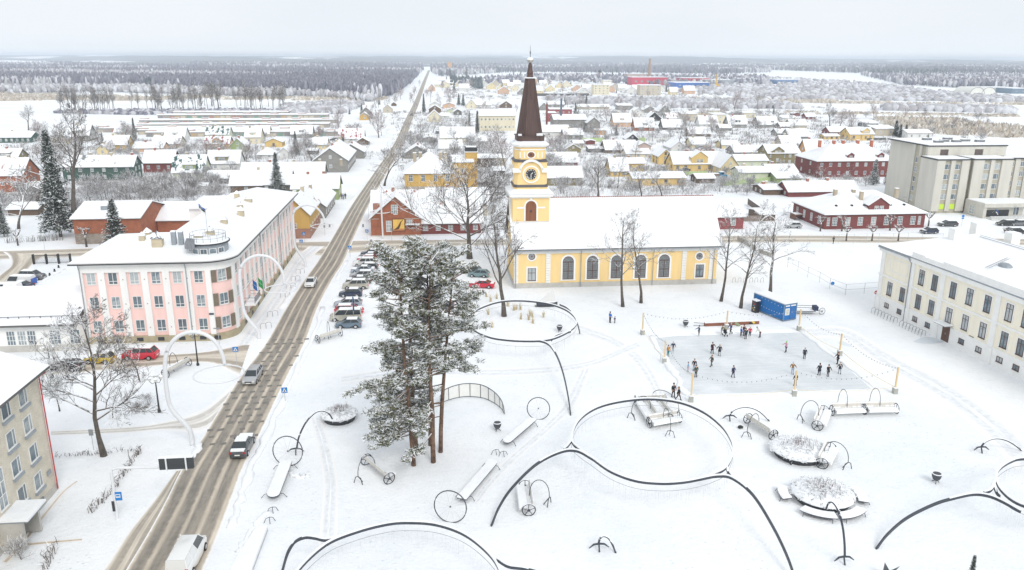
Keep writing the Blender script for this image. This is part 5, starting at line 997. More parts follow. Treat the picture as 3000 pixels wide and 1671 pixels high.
# ================================================================ trees
BARK = snowy('bark', (.105,.088,.072), .30, .25); TWIG = snowy('twigs', (.17,.145,.13), .30, .35); TWIGD = snowy('dark_twigs', (.125,.105,.092), .32, .4); FROST = snowy('frosty_twigs', (.27,.25,.245), .10, .5)
PBARK = snowy('pine_bark', (.16,.095,.062), .5, .2, .5); SBARK = paint('spruce_bark', (.10,.07,.05), .9, .2); RTWIG = snowy('reddish_twigs', (.24,.165,.15), .2, .5)
NEEDLE = island('pine_needles', [(0,(.04,.048,.018)),(.35,(.075,.085,.03)),(.7,(.12,.125,.045)),(1,(.17,.155,.065))]); NSNOW = island('needle_snow', [(0,(.80,.83,.86)),(1,(.95,.96,.97))])
SPRN = island('spruce_needles', [(0,(.020,.032,.022)),(.5,(.035,.052,.035)),(1,(.06,.075,.055))])
def branchy(seed, H, trunk_r, first, limbs, limb_len, up, levels, kids, wob=.16, minr=.014, droop=0.0, taper=.5, lean=0.0, tip=.9):
    rn = random.Random(seed); T_, C_ = B(), B(); budget = [0]
    def line(p, d, L, r, n, rend):
        pts = [p]; rs = [r]; st = max(2, n)
        for i in range(st):
            d = (d + Vector((rn.uniform(-wob,wob), rn.uniform(-wob,wob), rn.uniform(-wob,wob) - droop*i/st))).normalized(); p = p + d*(L/st); pts.append(p); rs.append(r + (rend-r)*(i+1)/st)
        return pts, rs, d
    def grow(p, d, L, r, lev):
        pts, rs, dd = line(p, d, L, r, 4 if lev < 2 else 3, max(minr*.8, r*.32)); budget[0] += 1
        C_.tube(pts, rs, 5 if lev == 1 else (4 if lev == 2 else 3), 0, False)
        if lev >= levels: return
        k = kids[lev]
        for i in range(k):
            t = .28 + .72*(i+rn.random())/k; j = min(len(pts)-2, int(t*(len(pts)-1))); q = pts[j].lerp(pts[j+1], t*(len(pts)-1)-j)
            ax = (pts[j+1]-pts[j]).normalized(); o = Vector((rn.gauss(0,1), rn.gauss(0,1), rn.gauss(.25,.6))); o = (o - ax*o.dot(ax)).normalized()
            a = rn.uniform(.5, 1.0); nd = (ax*math.cos(a) + o*math.sin(a)).normalized()
            grow(q, nd, L*rn.uniform(.38,.62)*(1.1-.35*t), max(minr, r*rn.uniform(.34,.5)), lev+1)
    tp, tr, _ = line(Vector((0,0,-.2)), Vector((lean,0,1)), H*tip, trunk_r, 7, trunk_r*.12)
    tr[0] *= 1.35; T_.tube(tp, tr, 8)
    for i in range(limbs):
        t = first + (1-first)*(i+rn.random()*.8)/limbs; f = t*(len(tp)-1); j = min(len(tp)-2, int(f)); q = tp[j].lerp(tp[j+1], f-j); a = i*2.399 + rn.uniform(-.5,.5)
        u = up*rn.uniform(.7,1.3) + t*.5; d = Vector((math.cos(a), math.sin(a), u)).normalized()
        grow(q, d, limb_len*(1.15-.75*max(0,(t-first)/(1-first)))*rn.uniform(.75,1.15), trunk_r*(1-t*.8)*taper, 1)
    return T_, C_
PROTO = {}
def proto(kind, H, tb, cb, bm, tm, nm, smooth=True): PROTO[kind] = (H, tb.mesh(nm+'_trunk', bm, smooth), cb.mesh(nm+'_crown', tm, False))
proto('oak', 20, *branchy(11, 20, .5, .16, 19, 13, .5, 4, (0,7,6,5), .17, .022), BARK, TWIGD, 'oak')
proto('oak_tall', 21, *branchy(5, 21, .50, .30, 14, 8.0, .9, 4, (0,6,5,5), .17, .02), BARK, TWIGD, 'oak_tall')
proto('slim', 17, *branchy(21, 17, .24, .33, 15, 4.6, .85, 4, (0,5,5,3), .15, .013), BARK, TWIGD, 'slim')
proto('slim2', 17, *branchy(34, 17, .26, .30, 15, 4.9, .95, 4, (0,5,4,4), .17, .013), BARK, TWIGD, 'slim_b')
proto('lime', 15, *branchy(8, 15, .27, .26, 22, 5.2, .3, 4, (0,7,6,6), .19, .014, .12), BARK, TWIGD, 'lime')
proto('street', 12, *branchy(18, 12, .22, .25, 13, 4.6, .7, 3, (0,7,6), .18, .022), BARK, TWIG, 'street')
proto('street2', 12, *branchy(28, 12, .24, .2, 12, 5.4, .6, 3, (0,7,6), .2, .022), BARK, TWIG, 'street_b')
proto('sapling', 6, *branchy(3, 6, .08, .3, 10, 2.2, .8, 3, (0,5,4), .15, .01), BARK, TWIGD, 'sapling')
proto('dense', 11, *branchy(40, 11, .2, .12, 18, 4.8, 1.1, 3, (0,7,6), .15, .025), BARK, RTWIG, 'dense')
proto('tallrow', 19, *branchy(50, 19, .2, .34, 20, 4.2, 1.4, 2, (0,10), .12, .05), BARK, TWIGD, 'tallrow')
proto('tallrow2', 19, *branchy(51, 19, .22, .30, 22, 3.6, 1.6, 2, (0,10), .13, .05), BARK, TWIGD, 'tallrow_b')
proto('fruit', 5, *branchy(60, 5, .13, .22, 12, 3.0, .5, 3, (0,6,5), .25, .02), BARK, FROST, 'fruit')
proto('bush', 2.6, *branchy(70, 2.2, .06, .02, 20, 2.4, .8, 2, (0,9), .25, .022), BARK, FROST, 'bush')
proto('bush2', 3.2, *branchy(71, 2.6, .06, .02, 24, 2.6, .9, 2, (0,9), .3, .024), BARK, FROST, 'bush_b')
def pollard(seed):
    rn = random.Random(seed); t, c = B(), B(); t.tube([(0,0,-.1),(.03,0,1.2),(0,.02,2.3)], [.2,.16,.15], 7)
    for i in range(5):
        a = i*1.26+rn.random(); e = Vector((math.cos(a)*.9, math.sin(a)*.9, 2.9+rn.random()*.5)); c.tube([(0,0,2.1),(e.x*.6,e.y*.6,2.5),e], [.11,.1,.1], 5); c.ball(e.x,e.y,e.z,.2,.2,.18,6)
        for k in range(11): d = Vector((rn.gauss(0,1),rn.gauss(0,1),rn.uniform(.2,1.4))).normalized()*rn.uniform(.4,.9); c.tube([e,e+d*.6,e+d], [.025,.02,.012], 3)
    return t, c
proto('pollard', 3.9, *pollard(5), BARK, TWIGD, 'pollard')
def blades(centres, rads, n, size, width, rs, flat=.6, snowtop=.5, lowsnow=.12):
    N = len(centres); c = np.repeat(centres, n, 0); r = np.repeat(rads, n)[:,None]
    o = rs.normal(size=(N*n,3)); o /= np.linalg.norm(o, axis=1)[:,None]; o *= (rs.random((N*n,1))**.5); hi = o[:,2].copy(); o[:,2] *= flat; p = c + o*r
    d = rs.normal(size=(N*n,3)); d[:,2] = d[:,2]*.5 + .1; d += o*1.2; d /= np.linalg.norm(d, axis=1)[:,None]
    s = np.cross(d, rs.normal(size=(N*n,3))); s /= np.linalg.norm(s, axis=1)[:,None]
    L = size*rs.uniform(.6,1.3,(N*n,1)); w = width*rs.uniform(.6,1.4,(N*n,1))
    v = np.stack([p-d*L*.5-s*w*.5, p-d*L*.5+s*w*.5, p+d*L*.5], 1).reshape(-1,3); t = np.arange(len(v)).reshape(-1,3)
    prob = np.where(hi > -.05, snowtop, lowsnow); return v, t, (rs.random(N*n) < prob).astype(np.int32)
def pine(seed, H, first, R_, nl, low=0):
    rn = random.Random(seed); rs = np.random.default_rng(seed); tb, lb = B(), B(); pts = []; p = Vector((0,0,-.2)); d = Vector((rn.uniform(-.03,.03), rn.uniform(-.03,.03), 1)); n = 8
    for i in range(n+1):
        pts.append(p.copy()); d = (d + Vector((rn.uniform(-.05,.05), rn.uniform(-.05,.05), 0))).normalized(); p = p + d*((H+.2)/n)
    tb.tube(pts, [.25-.19*i/n for i in range(n+1)], 8); C = []; Rr = []
    for i in range(nl+low):
        lo = i >= nl; t = rn.uniform(.16, first) if lo else first + (1-first)*((i+rn.random())/nl)**.85; f = t*n; j = min(n-1, int(f)); q = pts[j].lerp(pts[j+1], f-j); a = rn.uniform(2.4, 4.0) if lo else rn.uniform(0, 2*math.pi); k = (t-first)/(1-first)
        L = rn.uniform(2.6,4.6) if lo else R_*(1.0-.52*k)*rn.uniform(.45,1.12); u = rn.uniform(-.35,.05) if lo else -.10 + .75*k + rn.uniform(-.15,.2)
        dd = Vector((math.cos(a), math.sin(a), u)).normalized(); e = q + dd*L*.55; e2 = e + (dd + Vector((rn.uniform(-.3,.3), rn.uniform(-.3,.3), .15))).normalized()*L*.45; lb.tube([q, e, e2], [.075,.05,.02], 4, 0, False)
        for m in range(max(3, int(L*2.3))):
            s = rn.uniform(.42,1.02); b_ = q.lerp(e, s/.55) if s < .55 else e.lerp(e2, (s-.55)/.45); w = .25+.45*s*rn.random()
            C.append((b_.x+rn.gauss(0,w*.6), b_.y+rn.gauss(0,w*.6), b_.z+rn.gauss(.1,.18))); Rr.append(rn.uniform(.38,.74))
            if m % 2 == 0: lb.tube([b_, C[-1]], [.022,.014], 3, 0, False)
    v, t, mi = blades(np.array(C), np.array(Rr), 54, .42, .075, rs, .5, .60, .20); return tb, lb, npmesh('pine_needles', v, t, [NEEDLE, NSNOW], mi)
def spruce(seed, H, R_, snow=.42):
    rn = random.Random(seed); rs = np.random.default_rng(seed); tb = B(); tb.tube([(0,0,-.2),(0,0,H*.98)], [.24*H/14,.02], 7); C = []; Rr = []; z = H*.10
    while z < H*.985:
        k = z/H; r = R_*(1-k)**.85*rn.uniform(.8,1.12)+.08; m = max(3, int(9*r/R_+3))
        for i in range(m):
            a = i*2*math.pi/m + rn.random(); q = r*rn.uniform(.75,1.08); st = max(2, int(q/.42))
            for s in range(st): x = q*(s+.6)/st; C.append((x*math.cos(a), x*math.sin(a), z - .28*x + .10*x*x/max(.5,r) + rn.gauss(0,.05))); Rr.append(.26+.20*(x/R_))
        z += max(.22, .035*H*(1-k*.6))
    v, t, mi = blades(np.array(C), np.array(Rr)*1.35, 15, .42, .12, rs, .6, snow, snow*.25); return tb, npmesh('spruce_needles', v, t, [SPRN, NSNOW], mi)
PROTO['spruce'] = (15, *(lambda q: (q[0].mesh('spruce_trunk', SBARK), q[1]))(spruce(4, 15, 3.1, .30)))
PROTO['spruce_snow'] = (9, *(lambda q: (q[0].mesh('spruce_b_trunk', SBARK), q[1]))(spruce(9, 9, 2.0, .60)))
PROTO['spruce_thin'] = (15, *(lambda q: (q[0].mesh('spruce_c_trunk', SBARK), q[1]))(spruce(13, 15, 2.0, .25)))
PROTO['thuja'] = (6, *(lambda q: (q[0].mesh('thuja_trunk', SBARK), q[1]))(spruce(17, 6, .9, .15)))
PN = []
for sd, H_, f_, R_, nl, lw in ((1,21.5,.44,5.1,50,18),(2,21,.45,4.9,46,8),(3,20.5,.43,4.9,46,9)):
    tb, lb, nm_ = pine(sd, H_, f_, R_, nl, lw); PN.append((H_, tb.mesh('pine_trunk', PBARK, True), lb.mesh('pine_limbs', PBARK), nm_))
def plant(kind, px, py, top, label, name='bare_tree', cat='tree', group=None, rz=None, wide=1.0):
    H_, a, c = PROTO[kind]; p = G(px, py); z = V(px, top, p.y).z; s = max(.15, z/H_)
    t = thing(name, label, cat, p, random.uniform(0,6.28) if rz is None else rz, group, (s*wide, s*wide, s)); obj('trunk', a, t); obj('crown', c, t); return t
for (px, py, top), k, rz, tilt, lab in (((1212,1364,742),0,0.0,-2.8,'leftmost and nearest tall pine trunk of the snowy pine clump'),((1221,1325,760),1,.4,-3,'second pine of the clump, just behind the leftmost trunk'),((1270,1355,750),2,.5,1.5,'middle slender pine of the clump, standing nearest the right pair'),((1261,1305,735),0,5.4,2,'rear pine of the clump hidden behind the middle trunk'),((1291,1325,748),1,0.1,2.6,'rightmost pine of the clump with low side branches')):
    H_, tm, lm, nm_ = PN[k]; p = G(px, py); s = V(px, top, p.y).z/H_; t = thing('pine_tree', lab, 'pine tree', p, rz, 'pine clump', s); t.rotation_euler[1] = R(tilt); obj('trunk', tm, t); l = obj('limbs', lm, t); obj('crown', nm_, t)
plant('oak',1376,758,478,'huge bare oak spreading over the cross street left of the church','oak_tree',rz=1.0,wide=1.05)
plant('oak_tall',1477,927,585,'tall bare oak with forked trunk inside the park ring before the church tower','oak_tree',rz=2.5,wide=.8)
plant('slim',1825,899,588,'left of two slender bare trees before the church windows',rz=0); plant('slim2',1878,888,612,'right of two slender bare trees before the church windows',rz=1.5)
plant('slim',2112,883,592,'bare tree at the church corner, left of the two by the blue container',rz=3); plant('slim2',2170,903,602,'bare tree directly left of the blue container',rz=4.2); plant('slim2',2256,864,600,'tall bare tree behind the blue container',rz=.6,wide=1.2)
plant('lime',305,1336,862,'large bare lime tree with drooping twigs beside the brick block',rz=.4,wide=.9); plant('sapling',410,1120,955,'small bare street tree by the red car',rz=1); plant('sapling',175,1205,1060,'thin sapling left of the large lime tree',rz=2); plant('sapling',330,1225,1110,'thin sapling behind the large lime tree',rz=4)
plant('bush',62,1640,1580,'bare shrub at the apartment block door','shrub','shrub')
plant('spruce',178,694,380,'tall dark spruce at left with trunk bare at the base','spruce_tree','spruce',rz=1,wide=.9); plant('oak_tall',217,627,296,'large bare tree behind the tall dark spruce',wide=.9); plant('street2',108,604,340,'bare tree left of the tall dark spruce'); plant('street2',54,671,478,'leaning bare tree at the left edge')
plant('spruce',13,694,588,'small dark conifer cut by the left edge','spruce_tree','spruce'); plant('spruce',347,748,582,'snowy bushy spruce in front of the orange brick house','spruce_tree','spruce',wide=1.45)
plant('pollard',254,724,660,'stubby pollarded tree against the orange brick house'); plant('pollard',53,720,670,'low pruned tree before the clipped hedge at left')
for px, py, top, lab in ((396,414,345,'spruce in front of the garages at left'),(301,422,387,'small spruce below the grey dormer house'),(379,440,410,'small snowy spruce left of the mustard cottage'),(814,568,446,'dark spruce among the long street houses left of the road'),(1008,466,402,'dark narrow spruce beside the grey timber gable'),(1242,332,274,'lone dark spruce by the far road'),(1375,372,325,'left of two spruces near the cream three storey building'),(1398,392,325,'right of two spruces near the cream three storey building'),(1344,310,274,'left spruce of the pair far right of the road'),(1357,312,274,'right spruce of the pair far right of the road'),(1203,416,382,'dark spruce right of the road above the grey gable house'),(1111,308,285,'dark spruce among houses left of the far road'),(1060,336,303,'spruce beside the far grey gable'),(1024,336,316,'round young spruce left of the far grey gable'),(1718,306,276,'spruce behind the red building in the town'),(1654,310,284,'spruce left of the steel flue'),(1686,336,300,'spruce right of the faded red building'),(1805,398,364,'snowy spruce in the middle of the town'),(1842,306,290,'small spruce at the back edge of the town'),(1970,312,297,'tiny dark spruce behind the tall grey gable'),(2306,556,540,'small spruce before the olive two storey house') if 0 else (2304,474,462,'small spruce before the olive two storey house'),(2718,414,392,'pale young spruce near the greyish bungalow'),(2266,336,312,'spruce at the right back of the town'),(2360,342,326,'small snowy spruce by the tiny red hut')):
    plant('spruce_thin' if top < 420 and py-top > 40 else 'spruce', px, py, top, lab, 'spruce_tree', 'spruce')
for px, py, top, lab in ((2559,542,466,'snow laden spruce, left of the pair before the red house'),(2601,542,476,'snow laden spruce, right of the pair before the red house')): plant('spruce_snow', px, py, top, lab, 'spruce_tree', 'spruce')
for px, py, top, lab in ((2622,400,354,'tallest dark thuja left of the bungalow'),(2636,404,366,'middle dark thuja left of the bungalow'),(2652,404,366,'rightmost dark thuja beside the bungalow'),(2628,402,372,'shortest dark thuja beside the bungalow')): plant('thuja', px, py, top, lab, 'thuja_tree', 'thuja')
for px, py, lab in ((2403,678,'pollard at the left corner of the one storey red house'),(2479,706,'second pollard from the left along the red house street'),(2554,706,'wide crowned pollard on the street, middle of three'),(2631,706,'pollard on the street, right of the wide crowned one'),(2466,678,'pollard before the second window of the red house'),(2607,676,'pollard before the right windows of the red house'),(2719,666,'pollard at the right corner of the red house'),(2946,712,'pollard beside the dark estate car at right')): plant('pollard', px, py, py-48 if py > 660 else py-40, lab, 'pollard_tree')
for px, py, top, k, lab in ((1126,545,398,'street2','bare street tree with crooked trunk right of the road'),(1753,576,446,'oak_tall','big bare tree behind the left part of the church roof'),(1810,552,448,'slim','slim bare tree beside the yellow twin window house'),(1880,578,468,'street2','bare tree with snowy limbs behind the church ridge'),(1940,578,478,'street2','bare tree right of it behind the church ridge'),(1990,418,346,'street','bare tree below the crimson roofed cottage'),(2010,434,338,'street','tall bare tree right of the crimson roofed cottage'),(2202,414,342,'street2','bare tree beside the wide roofed house'),(2112,436,366,'street','bare tree above the large yellow house'),(2431,378,298,'oak_tall','large bare tree at the edge of the reed field'),(2460,376,318,'dense','dense bare tree right of the large one by the reeds'),(2496,378,322,'dense','bare clump left of the yellow house by the reeds'),(2560,352,302,'dense','rounded bare tree clump in the snowy field'),(1480,500,385,'dense','grey bare tree left of the church spire') ,(1445,470,392,'dense','grey bare tree behind the rust brown shed'),(1110,404,318,'dense','reddish bare tree beside the far road'),(1152,364,322,'street2','leaning bare tree at the roadside'),(1085,362,318,'dense','dark reddish bare tree left of the road'),(998,328,274,'slim','bare tree standing alone in the white field left of the road'),(993,378,322,'dense','pale rounded bare tree at the garage end'),(948,338,315,'fruit','small round lone tree below the riverside grove'),(1262,300,262,'slim','bare tree behind the far spruce'),(1233,402,350,'street','frosty birch right of the road'),(1330,290,258,'dense','bare trees behind the spruce pair'),(84,382,306,'oak_tall','lone bare oak on the snowy slope at left'),(920,495,400,'street','bare tree before the long snow roofed house'),(880,440,372,'street2','bare tree in the gardens left of the timber gable'),(868,455,384,'spruce','dark conifer in the gardens behind the spruce'),(722,484,420,'street','bare tree right of the white house with brown dormer'),(2835,410,372,'street','bare tree at the reed edge above the hotel'),(2870,412,378,'dense','bare bush tree right of it above the hotel'),(2675,404,358,'street','bare tree behind the bungalow'),(2652,345,308,'dense','bare bush tree in the white field right'),(1612,545,405,'dense','grey tree right of the church tower cornice') if 0 else (1617,455,392,'dense','grey tree right of the spire base'),(1215,455,400,'street','bare tree beside the grey timber gable right of the road'),(2232,640,585,'street','bare tree by the footbridge rail east of the church') ,(1700,410,372,'fruit','small bare tree by the kiosk'),(2290,520,470,'street2','frosty tree before the big dark red house'),(2430,518,462,'street2','broad frosty tree before the big dark red house'),(2490,520,470,'street','frosty tree left of the snow laden spruces'),(1660,440,395,'street','frosty tree behind the olive gable shed')): plant(k, px, py, top, lab)
# rows and thickets nobody could tell apart share one label
rnd = random.Random(12)
for i in range(95):
    px = rnd.choice([rnd.uniform(175,340), rnd.uniform(430,660), rnd.uniform(200,650), rnd.uniform(680,860)]); py = rnd.uniform(316,334) - (8 if px > 600 else 0); plant(rnd.choice(('tallrow','tallrow2')), px, py, py-rnd.uniform(62,84), 'tall slender bare tree in the riverside grove beyond the garages', group='riverside grove')
def thicket(n, x0, x1, y0, y1, hp, lab, kinds=('bush','bush2','fruit'), grp='garden bushes', name='bush', cat='bush', avoid=True):
    k = 0; tries = 0
    while k < n and tries < n*12:
        tries += 1; px, py = rnd.uniform(x0,x1), rnd.uniform(y0,y1); p = G(px, py)
        if avoid and any(abs(p.x-hx) < hw/2+.8 and -1.2 < p.y-hy < hd+1 for hx, hy, hw, hd in HOUSES): continue
        plant(rnd.choice(kinds), px, py, py-hp*rnd.uniform(.75,1.25), lab, name, cat, grp); k += 1
FB = 'frosty bare bush in the gardens behind the pink building'
thicket(46, 240, 640, 548, 600, 46, FB, ('bush2','fruit','bush2'), 'bushes behind the pink building')
thicket(18, 500, 720, 500, 560, 34, FB, ('bush','fruit'), 'bushes behind the pink building')
thicket(20, 0, 240, 560, 630, 34, 'snowy bush around the sheds at the left edge', ('bush','bush2'), 'bushes at the left edge')
thicket(34, 160, 900, 395, 480, 26, 'small frosty tree or bush between the houses left of the road', ('bush2','fruit'), 'bushes left of the road')
thicket(26, 860, 1130, 380, 470, 30, 'frosty shrub in the yards along the road at left', ('bush2','fruit','dense'), 'bushes along the road')
thicket(22, 1190, 1480, 400, 500, 34, 'frosty shrub in the yards right of the road', ('bush2','fruit'), 'bushes right of the road')
thicket(26, 1380, 1500, 520, 640, 30, 'snowy shrub in the yard left of the church tower', ('bush2','bush'), 'bushes left of the church tower')
thicket(60, 1620, 2330, 335, 480, 22, 'frosty shrub between the houses in the middle of the town', ('bush2','fruit','bush'), 'bushes in the town')
thicket(40, 1600, 2260, 500, 575, 34, 'snow covered shrub in the gardens behind the church', ('bush2','fruit','bush'), 'bushes behind the church')
thicket(24, 2280, 2560, 420, 560, 30, 'frosty shrub in front of the big dark red house', ('bush2','fruit'), 'bushes by the red house')
thicket(26, 2380, 2900, 340, 425, 24, 'bare bush on the edge of the reed field', ('bush2','dense'), 'bushes by the reeds')
thicket(10, 1600, 1660, 440, 560, 40, 'frosty shrub beside the church tower', ('bush2',), 'bushes by the tower')
thicket(26, 1190, 1320, 250, 320, 22, 'bare tree among the far houses right of the road', ('dense','street'), 'trees by the far road', 'bare_tree', 'tree')
thicket(40, 1330, 2100, 252, 330, 24, 'bare tree scattered behind the town', ('dense','street','dense'), 'trees behind the town', 'bare_tree', 'tree')
thicket(24, 1300, 1960, 222, 280, 22, 'distant dark conifer among the far houses', ('spruce','spruce_thin'), 'far conifers', 'spruce_tree', 'spruce')
thicket(14, 1080, 1180, 268, 330, 34, 'reddish bare tree left of the far road', ('dense','street'), 'trees left of the far road', 'bare_tree', 'tree')
# hedges
def hedge(pts, h, w, lab, m=FROST):
    p0 = G(*pts[0]); t = thing('hedge', lab, 'hedge', p0); rn = random.Random(int(p0.x*7)); b = B()
    for a, c in zip(pts, pts[1:]):
        A_, C_ = G(*a)-p0, G(*c)-p0; L = (C_-A_).length
        for k in range(int(L*9)):
            q = A_.lerp(C_, rn.random()); x, y = q.x+rn.gauss(0,w*.35), q.y+rn.gauss(0,w*.35); b.tube([(x,y,0),(x+rn.gauss(0,.12),y+rn.gauss(0,.12),h*.6),(x+rn.gauss(0,.25),y+rn.gauss(0,.25),h*rn.uniform(.75,1.15))], [.035,.03,.018], 3, 0, False)
    obj('stems', b.mesh('hedge_stems', m), t)
hedge([(18,712),(178,704)], 1.5, 1.0, 'clipped bare hedge below the tall spruce at left', TWIG); hedge([(160,1340),(400,1322),(412,1318)], .55, .5, 'low thin hedge under the large lime tree'); hedge([(412,1318),(375,1372),(330,1440),(265,1505)], .8, .5, 'long low hedge along the pavement by the bus stop', TWIG); hedge([(130,1671),(165,1600)], .9, .5, 'short scrubby hedge in the bottom left corner', TWIG)
# ---------------------------------------------------------------- far woods, reeds, scrub (masses nobody could count)
def inpoly(x, y, P):
    r = False; j = len(P)-1
    for i in range(len(P)):
        if (P[i][1] > y) != (P[j][1] > y) and x < (P[j][0]-P[i][0])*(y-P[i][1])/(P[j][1]-P[i][1])+P[i][0]: r = not r
        j = i
    return r
def wood(name, poly, n, hm, wm, mats, share, seed, kind='tree', power=1.0):
    rn = random.Random(seed); rs = np.random.default_rng(seed); xs = [p[0] for p in poly]; ys = [p[1] for p in poly]; P = []
    while len(P) < n:
        x, y = rn.uniform(min(xs),max(xs)), min(ys)+(max(ys)-min(ys))*rn.random()**power
        if inpoly(x, y, poly): q = G(x, y); P.append((q.x, q.y))
    P = np.array(P); h = rs.uniform(.6,1.15,n)*hm; w = rs.uniform(.7,1.4,n)*wm; dist = np.hypot(P[:,0],P[:,1]); w = w*np.maximum(1, dist/2200); ph = rs.uniform(0,6.28,n); K = 5
    prof = {'tree': ((.10,.30),(.55,1.0),(.85,.55)), 'fir': ((.05,1.0),(.45,.62),(.8,.25)), 'scrub': ((.0,.9),(.5,1.0),(.85,.6))}[kind]
    V_ = []
    for zf, rf in prof:
        for k in range(K):
            a = ph + 2*math.pi*k/K; r = w*rf*rs.uniform(.7,1.25,n); V_.append(np.stack([P[:,0]+r*np.cos(a), P[:,1]+r*np.sin(a), h*zf*rs.uniform(.85,1.15,n)], 1))
    V_.append(np.stack([P[:,0]+rs.normal(0,.3,n), P[:,1], h], 1)); m = 3*K+1; vv = np.stack(V_, 1).reshape(-1,3); base = (np.arange(n)*m)[:,None]; F_ = []
    for l in range(2):
        for k in range(K): a, b_, c, d = l*K+k, l*K+(k+1)%K, (l+1)*K+(k+1)%K, (l+1)*K+k; F_ += [(a,b_,c),(a,c,d)]
    for k in range(K): F_.append((2*K+k, 2*K+(k+1)%K, 3*K))
    tr = (base[:,:,None] + np.array(F_)[None]).reshape(-1,3) if 0 else (np.arange(n)[:,None,None]*m + np.array(F_)[None]).reshape(-1,3)
    mk = np.sin(P[:,0]/140+1.7*np.sin(P[:,1]/260))+np.sin(P[:,1]/95+P[:,0]/300)+rs.normal(0,.5,n); pick = np.where(rs.random(n) < share, 1, 0); pick = np.where((mk > 1.1) & (len(mats) > 2), 2, pick); mi = np.repeat(pick.astype(np.int32), len(F_)) if len(mats) > 1 else None
    return struct(name, npmesh(name, vv, tr, mats, mi), 'stuff')
def forest_mat(name, stops):
    m, nt, b, new, link = nodes(name); g_ = new('ShaderNodeNewGeometry'); col = ramp(new, link, g_.outputs['Random Per Island'], stops)
    mp = new('ShaderNodeMapping'); mp.inputs['Scale'].default_value = (.9,.9,.16); link(coord(new), mp.inputs[0]); f = noise(new, link, 1.0, 5, mp.outputs[0], .75)
    k = ramp(new, link, f, [(.50,(0,0,0)),(.74,(1,1,1))]); mm = new('ShaderNodeMixRGB'); link(k, mm.inputs[0]); link(col, mm.inputs[1]); mm.inputs[2].default_value = (.43,.46,.52,1)
    link(mm.outputs[0], b.inputs['Base Color']); b.inputs['Roughness'].default_value = .9; return m
ALDER = forest_mat('alder_wood', [(0,(.125,.12,.16)),(.4,(.155,.15,.195)),(.75,(.19,.185,.23)),(1,(.27,.27,.32))])
PALEW = forest_mat('frosty_wood', [(0,(.32,.30,.31)),(.5,(.48,.47,.49)),(1,(.72,.73,.76))]); FIRM = forest_mat('fir_wood', [(0,(.035,.055,.055)),(.6,(.07,.095,.095)),(1,(.15,.18,.19))])
wood('forest', [(-60,193),(150,186),(330,192),(480,196),(800,196),(1000,188),(1150,176),(1242,178),(1240,208),(1200,252),(1150,282),(1090,296),(860,278),(650,276),(400,262),(0,266),(-60,270)], 24000, 14, 1.9, [ALDER, FIRM, PALEW], .03, 1, power=.8)
wood('forest', [(0,255),(400,252),(850,266),(1130,284),(1090,300),(900,284),(640,282),(300,270),(0,276)], 2600, 8, 2.6, [PALEW], 0, 2)
wood('forest', [(560,182),(1225,172),(1238,186),(1100,200),(900,204),(560,196)], 3500, 15, 2.0, [ALDER, FIRM, PALEW], .5, 3)
wood('forest', [(1262,188),(1450,176),(1900,180),(2260,188),(2260,214),(2100,220),(1900,216),(1500,214),(1290,226),(1262,215)], 10000, 14, 2.2, [ALDER, FIRM, PALEW], .22, 4)
wood('forest', [(2240,188),(3050,192),(3050,226),(2760,222),(2520,216),(2240,206)], 11000, 15, 2.1, [ALDER, FIRM, PALEW], .4, 5)
wood('forest', [(2520,222),(2600,214),(3050,226),(3050,262),(2800,258),(2640,250)], 4000, 11, 2.4, [PALEW, ALDER], .5, 6)
wood('scrub', [(2240,226),(2500,240),(2850,282),(3050,290),(3050,304),(2600,296),(2250,292),(1980,268),(2100,240)], 2000, 4.2, 3.2, [PALEW], 0, 7, 'scrub')
wood('scrub', [(2590,318),(2960,326),(2965,332),(2590,324)], 420, 5, 3.2, [PALEW], 0, 8, 'scrub')
wood('scrub', [(1600,290),(2250,300),(2350,320),(2000,318),(1620,306)], 900, 4.5, 2.6, [PALEW], 0, 9, 'scrub')
wood('scrub', [(820,316),(1000,300),(1070,308),(1000,334),(860,338)], 420, 4, 2.4, [PALEW], 0, 10, 'scrub'); wood('scrub', [(160,332),(700,326),(860,330),(720,336),(400,338)], 500, 3, 2.0, [ALDER, PALEW], .5, 11, 'scrub')
wood('forest', [(1340,240),(1600,226),(2240,228),(2240,250),(1960,252),(1600,240),(1345,256)], 1500, 9, 3.0, [ALDER, PALEW, ], .4, 12)
wood('fir_stand', [(2540,216),(2780,220),(2780,230),(2540,226)], 260, 17, 3.4, [FIRM], 0, 13, 'fir'); wood('fir_stand', [(1320,240),(1372,244),(1372,254),(1320,250)], 60, 13, 3.0, [FIRM], 0, 14, 'fir'); wood('fir_stand', [(1380,250),(1412,252),(1412,262),(1380,260)], 40, 13, 2.8, [FIRM], 0, 15, 'fir')
REED = island('reeds', [(0,(.48,.41,.33)),(.5,(.60,.54,.46)),(1,(.76,.73,.68))])
def reeds(poly, n, seed, L=2.6):
    rn = random.Random(seed); rs = np.random.default_rng(seed); xs = [p[0] for p in poly]; ys = [p[1] for p in poly]; P = []
    while len(P) < n:
        x, y = rn.uniform(min(xs),max(xs)), rn.uniform(min(ys),max(ys))
        if inpoly(x, y, poly) and math.sin(x*.021+y*.6)+math.sin(x*.008-y*.33+1) + rn.gauss(0,.7) > -.3: q = G(x, y); P.append((q.x,q.y,0))
    P = np.array(P); n = len(P); w = 1.4*np.maximum(1, np.hypot(P[:,0],P[:,1])/500)[:,None]*rs.uniform(.6,1.4,(n,1)); a = rs.uniform(0,3.14,n); d = np.stack([np.cos(a),np.sin(a),0*a],1)
    v = np.stack([P-d*w, P+d*w, P+np.stack([rs.normal(0,.4,n),rs.normal(0,.4,n),rs.uniform(.5,1.2,n)*L],1)],1).reshape(-1,3); struct('reeds', npmesh('reeds', v, np.arange(len(v)).reshape(-1,3), [REED]), 'stuff')
